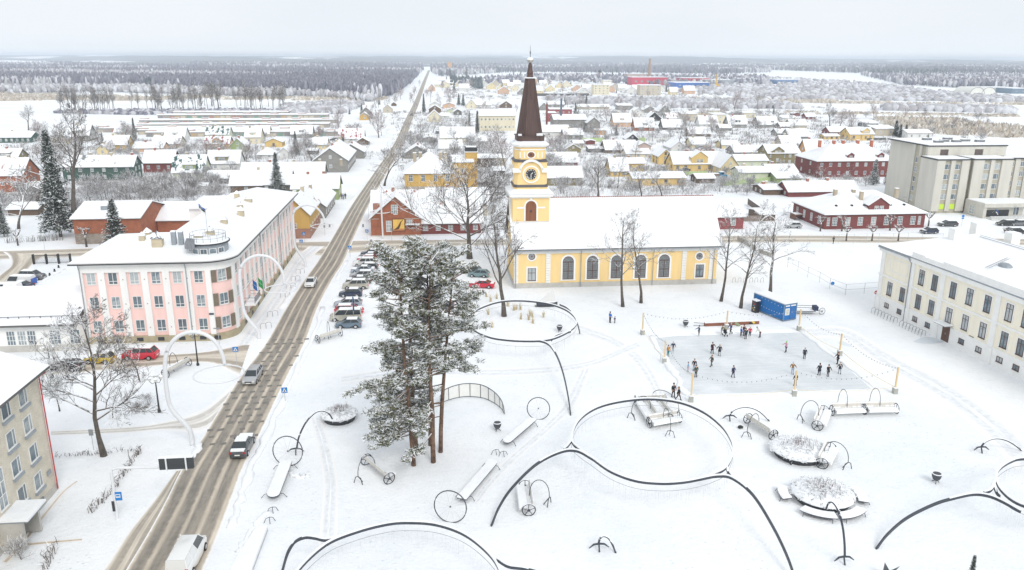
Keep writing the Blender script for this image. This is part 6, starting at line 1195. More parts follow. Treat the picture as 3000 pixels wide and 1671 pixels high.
reeds([(-30,272),(110,276),(250,284),(620,283),(700,288),(1140,288),(1110,296),(800,295),(560,291),(380,296),(160,295),(-30,298)], 4200, 1)
reeds([(2560,346),(2800,352),(3020,380),(3020,408),(2700,392),(2580,364)], 2500, 4); reeds([(2300,328),(2980,338),(2980,344),(2300,334)], 1200, 5, 1.4); reeds([(2000,288),(2300,290),(2700,304),(3000,302),(3000,308),(2600,306),(2200,300),(2000,296)], 1800, 6, 2); reeds([(1900,306),(2150,310),(2150,318),(1900,314)], 900, 7)
def undergrowth(name, polys, n, seed, hm=1.5):                   # weeds, brush and garden stems sticking out of the snow between the houses
    rn = random.Random(seed); rs = np.random.default_rng(seed); P = []
    for poly, k in polys:
        xs = [p[0] for p in poly]; ys = [p[1] for p in poly]; m = 0
        while m < k*n:
            cx_, cy_ = rn.uniform(min(xs),max(xs)), rn.uniform(min(ys),max(ys)); q = G(cx_, cy_); m += 1
            if not inpoly(cx_, cy_, poly) or any(abs(q.x-hx) < hw/2+.5 and -.6 < q.y-hy < hd+.6 for hx, hy, hw, hd in HOUSES): continue
            r = rn.uniform(.6,2.6); hh = hm*rn.uniform(.5,1.6); P += [(q.x+rn.gauss(0,r), q.y+rn.gauss(0,r*.7), hh*rn.uniform(.5,1)) for _ in range(26)]
    P = np.array(P); k = len(P); b0 = P.copy(); b0[:,2] = 0; tip = P + np.stack([rs.normal(0,.45,k), rs.normal(0,.45,k), 0*P[:,2]],1); a = rs.uniform(0,3.14,k); w = (.035*np.maximum(1,np.hypot(P[:,0],P[:,1])/170))[:,None]*np.stack([np.cos(a),np.sin(a),0*a],1)
    struct(name, npmesh(name, np.stack([b0-w,b0+w,tip],1).reshape(-1,3), np.arange(3*k).reshape(-1,3), [island('brush_stems', [(0,(.15,.13,.12)),(.4,(.27,.24,.23)),(.65,(.45,.43,.42)),(1,(.80,.81,.83))])]), 'stuff')
undergrowth('undergrowth', [([(0,405),(950,412),(930,470),(700,560),(0,640)],1.0),([(1150,330),(1480,300),(1480,560),(1180,560)],.5),([(1600,280),(2400,310),(2650,400),(2640,520),(2300,560),(1600,590)],1.2),([(1300,230),(2250,240),(2000,300),(1300,290)],.5)], 1900, 4)
thicket(20, 420, 940, 452, 485, 48, 'bare tree standing among the houses left of the road', ('street','street2','dense'), 'town trees at left', 'bare_tree', 'tree')
thicket(34, 60, 400, 395, 475, 52, 'bare tree standing among the houses left of the road', ('street','street2','dense'), 'town trees at left', 'bare_tree', 'tree')
thicket(75, 1620, 2340, 320, 470, 46, 'bare tree standing among the houses in the middle of the town', ('street','street2','dense','slim'), 'town trees', 'bare_tree', 'tree')
thicket(16, 1180, 1480, 380, 480, 60, 'bare tree in the yards right of the road', ('street','street2'), 'yard trees', 'bare_tree', 'tree')
# low snow covered rise at the horizon with woods and open fields
def hills_mat():
    m, nt, b, new, link = nodes('far_hills'); co = coord(new); mp = new('ShaderNodeMapping'); mp.inputs['Scale'].default_value = (.0013,.00042,.004); link(co, mp.inputs[0])
    f = noise(new, link, 1.0, 7, mp.outputs[0], .6); fine = noise(new, link, .02, 6, co, .7)
    c1 = ramp(new, link, fine, [(.3,(.09,.12,.14)),(.6,(.17,.19,.21))]); k = ramp(new, link, f, [(.56,(0,0,0)),(.60,(1,1,1))]); mm = new('ShaderNodeMixRGB'); link(k, mm.inputs[0]); link(c1, mm.inputs[1]); mm.inputs[2].default_value = (.88,.9,.93,1)
    link(mm.outputs[0], b.inputs['Base Color']); b.inputs['Roughness'].default_value = .9; return m
b = B(); na, nr = 160, 26; vs = []
rn = random.Random(5)
for i in range(nr+1):
    r = 3000*(5.6**(i/nr))
    for j in range(na+1):
        a = R(-44)+R(100)*j/na; x, y = r*math.sin(a), r*math.cos(a); k = max(0, min(1, (r-3400)/3500)); z = -3 + k*(20 + 9*math.sin(a*5+1)+6*math.sin(a*13+r*.0006)) + (12*math.sin(a*31+r*.002)*math.sin(r*.0011+a*9)*k) + rn.uniform(0,7)*k + (6 if r > 3300 else 0)
        vs.append((x,y,z))
b.add(vs, [(i*(na+1)+j, i*(na+1)+j+1, (i+1)*(na+1)+j+1, (i+1)*(na+1)+j) for i in range(nr) for j in range(na)]); struct('hills', b.mesh('hills', hills_mat(), True))
# ================================================================ park: hanging rings, roll benches, wheels, planters, lamps
STEEL = snowy('dark_steel', (.055,.06,.075), .62, .2, .2); STEELW = paint('white_steel', (.74,.755,.77), .4, .04); SLATW = snowy('pale_slats', (.66,.63,.57), .45, .35, .08); CLEAR = paint('pale_mesh', (.70,.70,.68), .6, .05)
def beam(b, pts, h, w, dz=0.0, mi=0, closed=False):
    P = [Vector(p) for p in pts]; n = len(P); v = []
    for i, p in enumerate(P):
        t = (P[(i+1)%n] - P[i-1]) if closed else (P[min(i+1,n-1)] - P[max(i-1,0)]); o = Vector((-t.y, t.x, 0))
        o = o.normalized()*w/2 if o.length > 1e-6 else Vector((w/2,0,0))
        up = Vector((0,0,1)) if abs(t.normalized().z) < .75 else Vector((t.x,t.y,0)).normalized()*-1
        for s, z in ((-1,-.5),(1,-.5),(1,.5),(-1,.5)): v.append(p + o*s + Vector((0,0,dz)) + up*(h*z))
    m = n if closed else n-1; f = []
    for i in range(m):
        a, c = i*4, ((i+1) % n)*4
        for k in range(4): f.append((a+k, c+k, c+(k+1)%4, a+(k+1)%4))
    if not closed: f += [(3,2,1,0), (4*n-4,4*n-3,4*n-2,4*n-1)]
    b.add(v, f, mi)
def ring(label, loop_px, tails, h=3.0, closed=True):
    L = spline([G(x,y,h) for x,y in loop_px], 6, closed); o = L[0]; t = thing('park_ring', label, 'pergola', (o.x,o.y,0), 0, 'hanging park rings'); O = Vector((o.x,o.y,0)); L = [p-O for p in L]
    b = B(); beam(b, L, .27, .10, 0, 0, closed); rg = obj('ring', b.mesh('ring_beam', paint('ring_steel', (.05,.057,.072), .5, .2)), t)
    b = B(); beam(b, L, .09, .17, .18, 0, closed); obj('snow_cap', b.mesh('ring_snow', SNOW), rg)
    b = B(); b.tube([p - Vector((0,0,.75)) for p in L] + ([L[0]-Vector((0,0,.75))] if closed else []), .022, 4, 0, False); rnq = random.Random(int(o.x*9))
    obj('light_wire', b.mesh('ring_wire', paint('wire_grey', (.36,.37,.39), .5)), t)
    b = B()
    for p in L:
        for k in range(2): q = p + Vector((rnq.uniform(-.3,.3), rnq.uniform(-.3,.3), -.75)); b.tube([q, q-Vector((0,0,rnq.uniform(.5,1.5)))], .005, 3, 0, False)
    s_ = obj('light_strands', b.mesh('ring_strands', paint('strand_grey', (.55,.56,.57), .6)), t); s_['kind'] = 'stuff'
    for pts in tails:
        Q = spline([(G(x,y,z) - O) for x,y,z in pts], 7); b = B(); beam(b, Q, .27, .13); a = obj('leg', b.mesh('ring_leg', paint('ring_steel', None)), t)
        b = B(); beam(b, [q for q in Q if q.z > h*.86] or Q[:2], .07, .19, .18); obj('snow_cap', b.mesh('leg_snow', SNOW), a)
    return t
ring('large dark hanging ring in the middle of the park around a bench cluster', [(1675,1290),(1692,1238),(1740,1200),(1810,1179),(1900,1170),(1990,1180),(2060,1208),(2112,1248),(2140,1288),(2148,1325),(2128,1370),(2090,1392),(2045,1406),(1990,1415),(1930,1417),(1860,1409),(1790,1383),(1735,1345),(1697,1318)],
     [[(1740,1348,3),(1690,1322,3),(1640,1326,2.9),(1570,1362,2.5),(1500,1430,1.6),(1462,1487,.8),(1439,1543,0)], [(2045,1406,3),(2100,1396,3),(2145,1402,2.9),(2205,1450,2.5),(2265,1545,1.8),(2310,1640,.9),(2335,1720,0)], [(1675,1292,3),(1663,1308,2.9),(1652,1318,2.9)], [(2128,1368,3),(2108,1382,2.9),(2098,1390,2.9)], [(2128,1368,3),(2133,1385,2.6),(2142,1398,2.3)]])
ring('dark hanging ring before the church around the tall oak', [(1429,895),(1473,884),(1525,882),(1575,886),(1618,894),(1656,908),(1680,926),(1690,945),(1680,962),(1653,980),(1615,995),(1575,1000),(1525,1000),(1481,997),(1438,990),(1395,972),(1375,948),(1390,915)],
     [[(1540,1000,3),(1580,1000,3),(1610,1012,2.9),(1632,1045,2.5),(1650,1095,1.8),(1664,1160,.8),(1672,1218,0)], [(1690,945,3),(1695,960,1.6),(1699,978,0)], [(1672,972,3),(1630,984,3),(1615,998,2.5)], [(1640,893,3),(1660,902,3),(1672,912,2.6)]])
ring('dark hanging ring at the bottom edge of the park, cut by the frame', [(875,1671),(955,1597),(1046,1559),(1138,1536),(1205,1532),(1277,1538),(1352,1563),(1412,1605),(1456,1657),(1470,1720),(1430,1800),(1300,1860),(1150,1870),(1000,1840),(890,1780),(860,1720)],
     [[(1000,1575,3),(955,1583,3),(923,1577,2.9),(895,1575,2.7),(865,1588,2.2),(843,1621,1.3),(824,1685,0)], [(1456,1640,3),(1490,1660,2.9),(1540,1668,2.7),(1600,1690,1.8),(1640,1740,0)]])
ring('dark hanging ring at the right edge of the park, cut by the frame', [(3000,1345),(2963,1353),(2929,1375),(2918,1402),(2935,1440),(2990,1480),(3090,1500),(3190,1480),(3230,1430),(3200,1375),(3110,1345)],
     [[(2990,1500,3),(2936,1470,3),(2896,1454,3),(2852,1449,2.9),(2796,1460,2.7),(2737,1478,2.3),(2657,1518,1.6),(2601,1565,.8),(2566,1610,0)], [(2918,1405,3),(2905,1435,2.9),(2882,1445,2.8)], [(2912,1425,3),(2920,1445,2.6),(2930,1456,2.4)]])
def wheel_b(b, c, r, ax, tr, spokes=5, hub=.12, sp=.03):
    c = Vector(c); ax = Vector(ax).normalized(); u = ax.cross(Vector((0,0,1))).normalized(); w = u.cross(ax); n = 28
    P = [c + u*r*math.cos(2*math.pi*k/n) + w*r*math.sin(2*math.pi*k/n) for k in range(n+1)]; b.tube(P, tr, 5, 0, False)
    b.tube([c-ax*.06, c+ax*.06], hub, 8)
    for k in range(spokes): a = 2*math.pi*k/spokes+.3; b.tube([c, c+u*(r-.02)*math.cos(a)+w*(r-.02)*math.sin(a)], sp, 4)
def arch_b(b, p0, p1, h, r=.035, n=14, skew=.45):
    p0, p1 = Vector(p0), Vector(p1); pts = [p0 + (p1-p0)*(.5-.5*math.cos(math.pi*k/n)) + Vector((0,0,h*math.sin(math.pi*k/n)**.8)) for k in range(n+1)]; b.tube(pts, r, 6)
def tripod_b(b, p, d, r=.03, s=.45):
    p = Vector(p); d = Vector(d).normalized(); e = Vector((-d.y, d.x, 0))
    for sg in (-1, 1): b.tube([p+Vector((0,0,.5)), p+e*sg*s*.6+Vector((0,0,.42)), p+e*sg*s+Vector((0,0,0))], r, 5)
    b.tube([p+Vector((0,0,.5)), p+d*.35+Vector((0,0,0))], r, 5)
def bench(a, c, label, foot=None, h=2.1, inv=1, group='roll benches'):
    A_, C_ = G(*a), G(*c); mid = (A_+C_)/2; d = C_-A_; L = max(2.0, d.length); rz = math.atan2(d.y, d.x); t = thing('roll_bench', label, 'bench', mid, rz, group, (1,1.6,1.6))
    b = B(); P = [(-.50,.42),(-.30,.40),(-.05,.38),(.14,.46),(.24,.62),(.28,.84)]; P = [(y*inv, z) for y, z in P]; Q = [(y-.05*inv, z-.06) for y, z in P]
    n = len(P); x0, x1 = -L/2+.12, L/2-.12; v = [(x,y,z) for x in (x0,x1) for y,z in P+Q]; m = 2*n; f = []
    for i in range(n-1): f += [(i,i+1,m+i+1,m+i),(n+i+1,n+i,m+n+i,m+n+i+1),(i+1,i,n+i,n+i+1),(m+i,m+i+1,m+n+i+1,m+n+i)]
    f += [(0,m,m+n,n),(n-1,2*n-1,m+2*n-1,m+n-1)]; b.add(v, f); st = obj('seat', b.mesh('bench_seat', SLATW), t)
    b = B()
    for k in range(6): b.tube([(x0,P[k][0],P[k][1]+.03),(x1,P[k][0],P[k][1]+.03)], .025, 4)
    obj('slat', b.mesh('bench_slats', SLATW), st)
    b = B(); b.box(x0+.05, *(sorted((P[0][0]-.02*inv, P[2][0]))[:1]), .43, x1-.05, sorted((P[0][0]-.02*inv, P[2][0]))[1], .54); obj('snow_cover', b.mesh('bench_snow', SNOW), st)
    for x in (-L/2, L/2): b = B(); wheel_b(b, (x,0,.38), .37, (1,0,0), .035, 5, .1, .03); obj('wheel', b.mesh('bench_wheel', STEEL), t)
    if foot is not None:
        fp = G(*foot)-mid; co_, si = math.cos(-rz), math.sin(-rz); q = Vector((fp.x*co_-fp.y*si, (fp.x*si+fp.y*co_)/1.6, 0)); b = B(); arch_b(b, q+Vector((0,0,.5)), (0,.15*inv,.5), h/1.4-.5, .026); tripod_b(b, q, -q if q.length > .2 else (1,0,0)); obj('lamp_arch', b.mesh('bench_lamp', paint('lamp_steel', (.07,.075,.085), .5)), t)
    return t
bench((1074,1362),(1141,1418),'lone roll bench right of the pine clump, lamp arch at its far end',(1050,1418),2.2,-1)
bench((1538,1440),(1549,1512),'roll bench standing under the left leg of the large ring',(1609,1480),2.2,1)
bench((1883,1193),(1915,1243),'left bench of the cluster inside the large ring',(1849,1229),2.3,1); bench((1921,1192),(1957,1240),'middle bench of the cluster inside the large ring',None,2,1)
bench((1901,1253),(1989,1237),'front bench of the cluster inside the large ring, seen broadside',(1963,1281),2.2,1); bench((1861,1188),(1949,1184),'rear bench of the cluster under the far rim of the large ring',(1987,1221),2.2,-1)
bench((2190,1240),(2264,1289),'slanting roll bench left of the planted tub near the rink',(2187,1285),2.2,-1); bench((2412,1216),(2393,1262),'short roll bench pointing at us between the rink and the planted tub',(2343,1235),2.3,-1)
bench((2436,1217),(2528,1213),'left one of two roll benches in line below the rink',(2452,1197),2.4,1); bench((2532,1213),(2624,1211),'right one of two roll benches in line below the rink',(2545,1193),2.4,1)
bench((2430,1326),(2406,1374),'roll bench touching the right side of the planted tub',(2482,1376),2.2,-1)
bench((486,1108),(552,1072),'roll bench under the nearest white loop lamp left of the road',(500,1088),2.3,-1); bench((931,1006),(997,985),'snowed under roll bench below the row of parked cars',(960,992),2.4,-1)
def bigwheel(c, r, plank, w, label, ax=(-.2,-1,.15)):
    p = G(*c); P0, P1 = G(*plank[0]), G(*plank[1]); t = thing('wheel_bench', label, 'bench', p, 0, 'wheel benches'); b = B(); ax = Vector(ax).normalized(); cc = Vector((0,0,r*.97)); wheel_b(b, cc, r, ax, .055, 0, .07); obj('wheel', b.mesh('big_wheel_rim', paint('lamp_steel', (.07,.075,.085))), t)
    b = B(); u = ax.cross(Vector((0,0,1))).normalized(); ww = u.cross(ax)
    for k in range(12): a = math.pi*k/6; b.tube([cc, cc+u*r*math.cos(a+.25)*.98+ww*r*math.sin(a+.25)*.98], .012, 3)
    obj('spokes', b.mesh('big_wheel_spokes', paint('spoke_grey', (.62,.63,.64), .4)), t)
    a, c_ = P0-p, P1-p; d = (c_-a); L = d.length; d.normalize(); e = Vector((-d.y,d.x,0)); n = 8; out = [a + d*.2 - e*w/2, a + d*.2 + e*w/2] + [c_ - d*w*.5 + d*w*.5*math.sin(math.pi*k/n) + e*w/2*math.cos(math.pi*k/n) for k in range(n+1)]
    if Vector((out[1]-out[0])).cross(out[2]-out[1]).z < 0: out.reverse()
    q = [(o.x,o.y) for o in out]; b = B(); b.prism(q, .40, .50); s_ = obj('seat', b.mesh('plank_seat', STEEL), t); b = B(); b.prism(q, .501, .66); obj('snow_cover', b.mesh('plank_snow', SNOW), s_)
    for k in (0.12, .9):
        m = a.lerp(c_, k); b = B()
        for sg in (-1,1): b.tube([m, m+e*sg*w*.9+Vector((0,0,.42)), m+e*sg*w*1.15], .03, 5) if 0 else b.tube([m+Vector((0,0,.45)), m+e*sg*w*.75+Vector((0,0,.40)), m+e*sg*w*1.05], .03, 5)
        obj('leg', b.mesh('plank_leg', paint('lamp_steel', None)), t)
    return t
bigwheel((846,1361),1.55,((841,1362),(799,1470)),1.15,'big spoked wheel with snowy plank bench beside the road'); bigwheel((1320,1527),1.5,((1350,1478),(1448,1362)),.95,'big spoked wheel with plank bench at the lower centre left of the large ring',(-.35,-1,.12)); bigwheel((1577,1227),1.3,((1563,1238),(1480,1309)),.9,'big spoked wheel with plank bench between the pines and the large ring')
t = thing('wave_bench', 'long white snowed bench slab in the bottom left of the park', 'bench', G(740,1640)); O = G(740,1640); q = [G(x,y)-O for x,y in ((785,1555),(742,1671),(725,1760),(640,1760),(700,1640),(752,1560))]; b = B(); b.prism([(p.x,p.y) for p in q][::-1] if 0 else [(p.x,p.y) for p in q][::-1], .25, .55); obj('slab', b.mesh('wave_slab', SNOW), t); b = B(); b.prism([(p.x*1.01,p.y*1.01) for p in q][::-1], 0, .24); obj('base', b.mesh('wave_base', paint('pale_concrete_base', (.5,.51,.52), .8)), t)
for (x, y, lab) in ((799,1500,'small bent steel footrest behind the road wheel bench'),(790,1530,'tiny steel footrest above the white bench slab'),(1452,1330,'small bent steel footrest at the end of the lower wheel bench'),(1474,1335,'small bent steel footrest at the end of the middle wheel bench')):
    t = thing('footrest', lab, 'footrest', G(x,y)); b = B(); tripod_b(b, (0,0,0), (.3,-1,0), .03, .5); obj('hoop', b.mesh('footrest_hoop', paint('lamp_steel', None)), t)
SNOWP = island('planter_leaves', [(0,(.16,.165,.15)),(.12,(.30,.30,.28)),(.2,(.55,.55,.54)),(.3,(.9,.91,.92)),(1,(.95,.96,.97))])
def planter(px, py, rpx, label, seed):
    p = G(px, py); r = rpx*mpp(px, py); rs = np.random.default_rng(seed); t = thing('planter', label, 'planter', p, 0, 'round planters'); b = B(); b.lathe([(r*.86,0),(r*.97,.62),(r*.95,.66)], 28); obj('tub', b.mesh('planter_tub', paint('tub_black', (.028,.03,.034), .6, .2)), t)
    n = 330; a = rs.uniform(0,6.28,n); q = r*1.04*np.sqrt(rs.random(n)); C = np.stack([q*np.cos(a), q*np.sin(a), .66+.62*(1-np.minimum(1,q/r)**2)+.16*rs.random(n)], 1); v, tr, mi = blades(C, np.full(n,.2), 9, .34, .07, rs, .7, .72, .5); obj('plants', npmesh('planter_plants', v, tr, [SNOWP, NSNOW], mi), t)
    b = B(); b.lathe([(r*.96,.58),(r*1.02,.68),(r*.98,.82),(r*.8,1.0),(r*.4,1.16),(.02,1.2)], 24); obj('snow_mound', b.mesh('planter_snow', SNOW, True), t)
    b = B(); rn = random.Random(seed)
    for k in range(60): x, y = rn.gauss(0,r*.25), rn.gauss(0,r*.22); b.tube([(x,y,1.0),(x+rn.gauss(0,.1),y+rn.gauss(0,.1),1.4+rn.random()*.5)], [.02,.01], 3, 0, False)
    obj('stems', b.mesh('planter_stems', paint('stem_brown', (.22,.14,.13), .9)), t); return t, r
planter(995,1228,50,'round snowy planter tub left of the pine clump',1); planter(2339,1332,74,'round snowy planter tub below the ice rink with a bench on each side',2); pl, pr = planter(2408,1462,80,'large round snowy planter ringed by curved plank benches',3)
for a0, a1, lab in ((R(150),R(185),'left'),(R(215),R(262),'front left'),(R(268),R(312),'front right'),(R(335),R(378),'right')):
    n = 8; r0, r1 = pr*1.10, pr*1.42; A_ = [a0+(a1-a0)*k/n for k in range(n+1)]; q = [(r1*math.cos(a), r1*math.sin(a)) for a in A_] + [(r0*math.cos(a), r0*math.sin(a)) for a in reversed(A_)]; t = thing('curved_bench', 'curved snowy plank bench at the %s of the large ringed planter' % lab, 'bench', pl.location, 0, 'benches round the planter')
    b = B(); b.prism(q, .36, .44); s_ = obj('seat', b.mesh('curved_seat', STEEL), t); b = B(); b.prism(q, .441, .58); obj('snow_cover', b.mesh('curved_snow', SNOW), s_)
    for a in (A_[1], A_[-2]): b = B(); m = Vector(((r0+r1)/2*math.cos(a), (r0+r1)/2*math.sin(a), .4)); d = Vector((math.cos(a), math.sin(a), 0)); b.tube([m, m+d*.45+Vector((0,0,-.05)), m+d*.6+Vector((0,0,-.4))], .03, 5); obj('leg', b.mesh('curved_leg', paint('lamp_steel', None)), t)
for x, y, lab in ((2322,1362,'spoked wheel leaning on the front of the planted tub'),):
    t = thing('spoked_wheel', lab, 'wheel', G(x,y)); b = B(); wheel_b(b, (0,0,.45), .45, (.3,-1,0), .042, 5, .12, .035); obj('rim', b.mesh('loose_wheel', STEEL), t)
def lamp(foot, path, label, r=.075):
    p = G(*foot); t = thing('arch_lamp', label, 'lamp', p, 0, 'bent park lamps'); Q = spline([V(x,y,p.y+dy)-p for x,y,dy in path], 8); b = B(); b.tube(Q, [r + .02*(1-i/len(Q)) for i in range(len(Q))], 7); obj('arch', b.mesh('lamp_tube', STEEL), t); b = B()
    for sg in (-1,1): b.tube([(0,0,.62),(sg*.45,-.05,.60),(sg*.85,-.1,.3)], [.10,.09,.04], 6)
    b.tube([(0,0,.62),(0,-.3,0)], .07, 6); obj('foot', b.mesh('lamp_foot', paint('ring_steel', None)), t)
lamp((1754,1612),[(1754,1592,0),(1758,1578,0),(1769,1571,0),(1785,1580,0),(1800,1610,-.4),(1812,1650,-.8),(1820,1690,-1)],'bent lamp with moustache foot at the bottom centre of the park')
lamp((2470,1650),[(2475,1632,0),(2474,1590,0),(2468,1540,.3),(2455,1495,.6),(2440,1473,.9),(2428,1474,1.1),(2420,1492,1.3)],'tall bent lamp curving over the large ringed planter')
lamp((2136,1232),[(2137,1220,0),(2150,1202,0),(2183,1193,0),(2220,1203,-.3),(2252,1232,-.6),(2270,1260,-.9),(2282,1288,-1.1)],'bent lamp arching towards the planted tub below the rink')
lamp((2872,1325),[(2874,1310,0),(2890,1293,0),(2922,1285,0),(2960,1296,0),(3000,1328,-.2),(3030,1370,-.5)],'bent lamp arching out of the right edge of the frame')
lamp((868,1330),[(869,1315,0),(876,1280,0),(895,1240,0),(920,1212,0),(942,1204,0),(962,1211,.2),(974,1228,.4)],'bent lamp arching from the roadside wheel to the planter tub')
for x, y, lab in ((1457,1262,'dark egg shaped bin between pines and large ring'),(2741,1414,'dark egg shaped bin alone in the snow at right'),(2008,958,'dark egg shaped bin at the back edge of the rink'),(1639,972,'dark egg shaped bin inside the ring before the church')):
    t = thing('litter_bin', lab, 'bin', G(x,y), 0, 'egg shaped bins'); b = B(); b.lathe([(.12,.22),(.3,.36),(.42,.62),(.46,.9),(.44,1.0)], 14); bd = obj('bowl', b.mesh('bin_bowl', paint('bin_dark', (.06,.066,.076), .5, .2), True), t); b = B(); b.lathe([(.47,.96),(.47,1.03),(.40,1.03),(.38,.98)], 14); obj('snow_cap', b.mesh('bin_snow', SNOW), bd)
    for k in range(3): a = k*2.09; b = B(); b.tube([(0,0,.3),(.38*math.cos(a),.38*math.sin(a),0)], .035, 5); obj('leg', b.mesh('bin_leg', DARK), t)
# curved screen by the pines
t = thing('curved_screen', 'curved pale screen with dark ribs behind the pine clump', 'screen', G(1376,1166)); O = G(1376,1166); b_ = spline([G(x,y)-O for x,y in ((1290,1192),(1307,1178),(1356,1166),(1408,1168),(1444,1182),(1468,1200),(1478,1216))], 5); n = len(b_); H_ = [1.7*math.sin(math.pi*(.08+.92*(1-i/(n-1)))/1.25)**.7 if i < n-1 else .3 for i in range(n)]
tp = [p + Vector((.0,.35,h)) for p, h in zip(b_, H_)]; b = B(); b.add([*(p+Vector((0,0,.15)) for p in b_), *tp], [(i,i+1,n+i+1,n+i) for i in range(n-1)]); obj('panel', b.mesh('screen_panel', paint('screen_cream', (.84,.835,.80), .5, .05)), t)
b = B(); b.tube([p+Vector((0,-.02,.15)) for p in b_], .04, 5); b.tube(tp, .05, 5); obj('frame', b.mesh('screen_frame', paint('lamp_steel', None)), t)
for i in range(0, n, 3): b = B(); b.tube([b_[i]+Vector((0,-.04,.1)), tp[i]+Vector((0,-.04,0))], .035, 5); obj('rib', b.mesh('screen_rib', paint('lamp_steel', None)), t)
t = thing('seesaw', 'dark low seat frame among the pine trunks', 'seat', G(1190,1258)); b = B(); b.box(-2.2,-.12,.35,2.2,.12,.45); b.tube([(-2,0,0),(-2,0,1.0)], .05, 5); b.tube([(2,0,0),(2,0,1.0)], .05, 5); obj('frame', b.mesh('seesaw_frame', STEEL), t)
t = thing('boat_sculpture', 'small boat sculpture with pale sail before the church', 'sculpture', G(1600,898)); b = B(); b.prism([(-1.6,-.4),(1.2,-.5),(1.9,0),(1.2,.5),(-1.6,.4)], .2, .8); obj('hull', b.mesh('boat_hull', STEEL), t); b = B(); b.add([(-1.2,0,.9),(1.6,.1,.9),(1.3,.3,3.0),(1.2,.34,3.0),(-1.2,.06,.95)], [(0,1,2),(4,3,2)]); obj('sail', b.mesh('boat_sail', CLEAR), t); b = B(); b.tube([(-1.9,-.2,0),(1.9,-.2,0)], .1, 5); b.tube([(-1.9,.3,0),(1.9,.3,0)], .1, 5); obj('runner', b.mesh('boat_runner', DARK), t)
t = thing('star_sculpture', 'dark steel star shape rising at the bottom edge of the photo', 'sculpture', G(2600,1690)); b = B(); b.add([(-.5,0,0),(.5,.2,0),(.1,.5,0),(-.35,.1,1.3),(1.0,.1,.85)], [(0,1,3),(1,2,3),(2,0,3),(0,1,4),(1,2,4),(2,0,4)]); obj('plate', b.mesh('star_plate', paint('lamp_steel', None)), t)
plant('spruce_thin', 2832, 1760, 1628, 'tip of a small conifer at the bottom right edge', 'spruce_tree', 'spruce')
STRAW = island('straw_grass', [(0,(.50,.40,.22)),(1,(.70,.60,.40))])
for k, (x, y) in enumerate(((1426,870),(1437,884),(1430,922),(1505,910),(1512,908),(1525,908),(1526,936),(1549,938),(1560,930),(1561,948),(1552,925),(1488,898),(1456,876),(1442,960),(1592,930))):
    rn = random.Random(k); t = thing('grass_tuft', 'tall straw coloured grass tuft in the snow inside the ring before the church', 'grass tuft', G(x,y), rn.random()*6, 'straw grass tufts'); b = B()
    for i in range(22): b.tube([(rn.gauss(0,.1),rn.gauss(0,.1),0),(rn.gauss(0,.2),rn.gauss(0,.2),rn.uniform(.6,1.3))], [.03,.012], 3, 0, False)
    obj('blades', b.mesh('tuft_blades', STRAW), t)
# -- white loop lamps
def loop_lamp(base, path, rc, rrx, label, r=.24):
    p = G(*base); t = thing('loop_lamp', label, 'street lamp', p, 0, 'white loop street lamps'); Q = spline([V(x,y,p.y)-p for x,y in path], 8); b = B(); b.tube(Q, [r*1.1-(r*.35)*i/len(Q) for i in range(len(Q))], 10); obj('arch', b.mesh('loop_arch', STEELW, True), t)
    e = Q[-1]; d = (p-Vector((0,0,CAM_H))).length; rad = rrx*d/2333; c = e + Vector((V(rc[0],rc[1],p.y).x-p.x-e.x, -rad*.98, -.1)); n = 32; b = B(); b.tube([c + Vector((rad*math.cos(2*math.pi*k/n), rad*math.sin(2*math.pi*k/n), 0)) for k in range(n+1)], .075, 8, 0, False); obj('light_ring', b.mesh('loop_ring', STEELW, True), t)
    b = B(); m = c + Vector((0,rad,0)); b.tube([e, m+Vector((-.5,-.05,.1)), m+Vector((-.9,-.25,0))], .07, 6); b.tube([e, m+Vector((.5,-.05,.1)), m+Vector((.9,-.25,0))], .07, 6); obj('bracket', b.mesh('loop_bracket', STEELW), t)
loop_lamp((564,1303),[(564,1303),(560,1272),(545,1245),(515,1215),(497,1185),(488,1140),(484,1090),(485,1050),(496,1015),(522,986),(560,973),(600,980),(632,1003),(652,1040),(658,1068)],(662,1106),61,'nearest giant white loop lamp, standing by the side street')
loop_lamp((759,992),[(759,992),(756,970),(735,945),(716,915),(708,870),(703,820),(704,790),(718,766),(742,752),(768,749),(795,757),(818,780),(829,805),(833,832)],(832,848),42,'second white loop lamp arching in front of the pink facade')
loop_lamp((896,782),[(896,782),(891,762),(875,740),(863,715),(860,680),(858,640),(862,620),(878,606),(901,601),(925,608),(942,625),(949,640),(951,655)],(950,674),30,'third white loop lamp at the far end of the pink facade')
loop_lamp((2098,678),[(2098,678),(2098,640),(2103,610),(2115,592),(2130,587),(2145,595),(2153,612),(2156,625)],(2156,640),22,'pale loop lamp at the east end of the church roof',.13)
loop_lamp((2222,694),[(2222,694),(2223,670),(2228,652),(2240,638),(2254,632),(2268,640),(2276,655),(2278,668)],(2280,680),20,'faint white loop lamp right of the church by the street',.12)
p = G(1122,700); t = thing('loop_lamp', 'white loop lamp seen edge on before the red brick gable house', 'street lamp', p, 0, 'white loop street lamps'); Hh = V(1116,543,p.y+3).z; Q = spline([(0,0,0),(-.05,.2,3),(-.1,.1,7),(-.2,.3,Hh-3),(-.25,1.6,Hh-.6),(-.3,3,Hh),(-.35,4.4,Hh-.7),(-.4,5.6,Hh-3),(-.4,5.8,Hh-5)], 6); b = B(); b.tube(Q, .19, 8); obj('arch', b.mesh('loop_arch', STEELW, True), t); zr = V(1116,619,p.y+4).z; b = B(); b.tube([(-.4+2.3*math.cos(2*math.pi*k/28), 3.6+2.3*math.sin(2*math.pi*k/28), zr) for k in range(29)], .1, 6, 0, False); obj('light_ring', b.mesh('loop_ring', STEELW), t)
b = B(); b.tube([Q[-1], (-.4,5.8,zr)], .1, 6); obj('bracket', b.mesh('loop_bracket', STEELW), t)
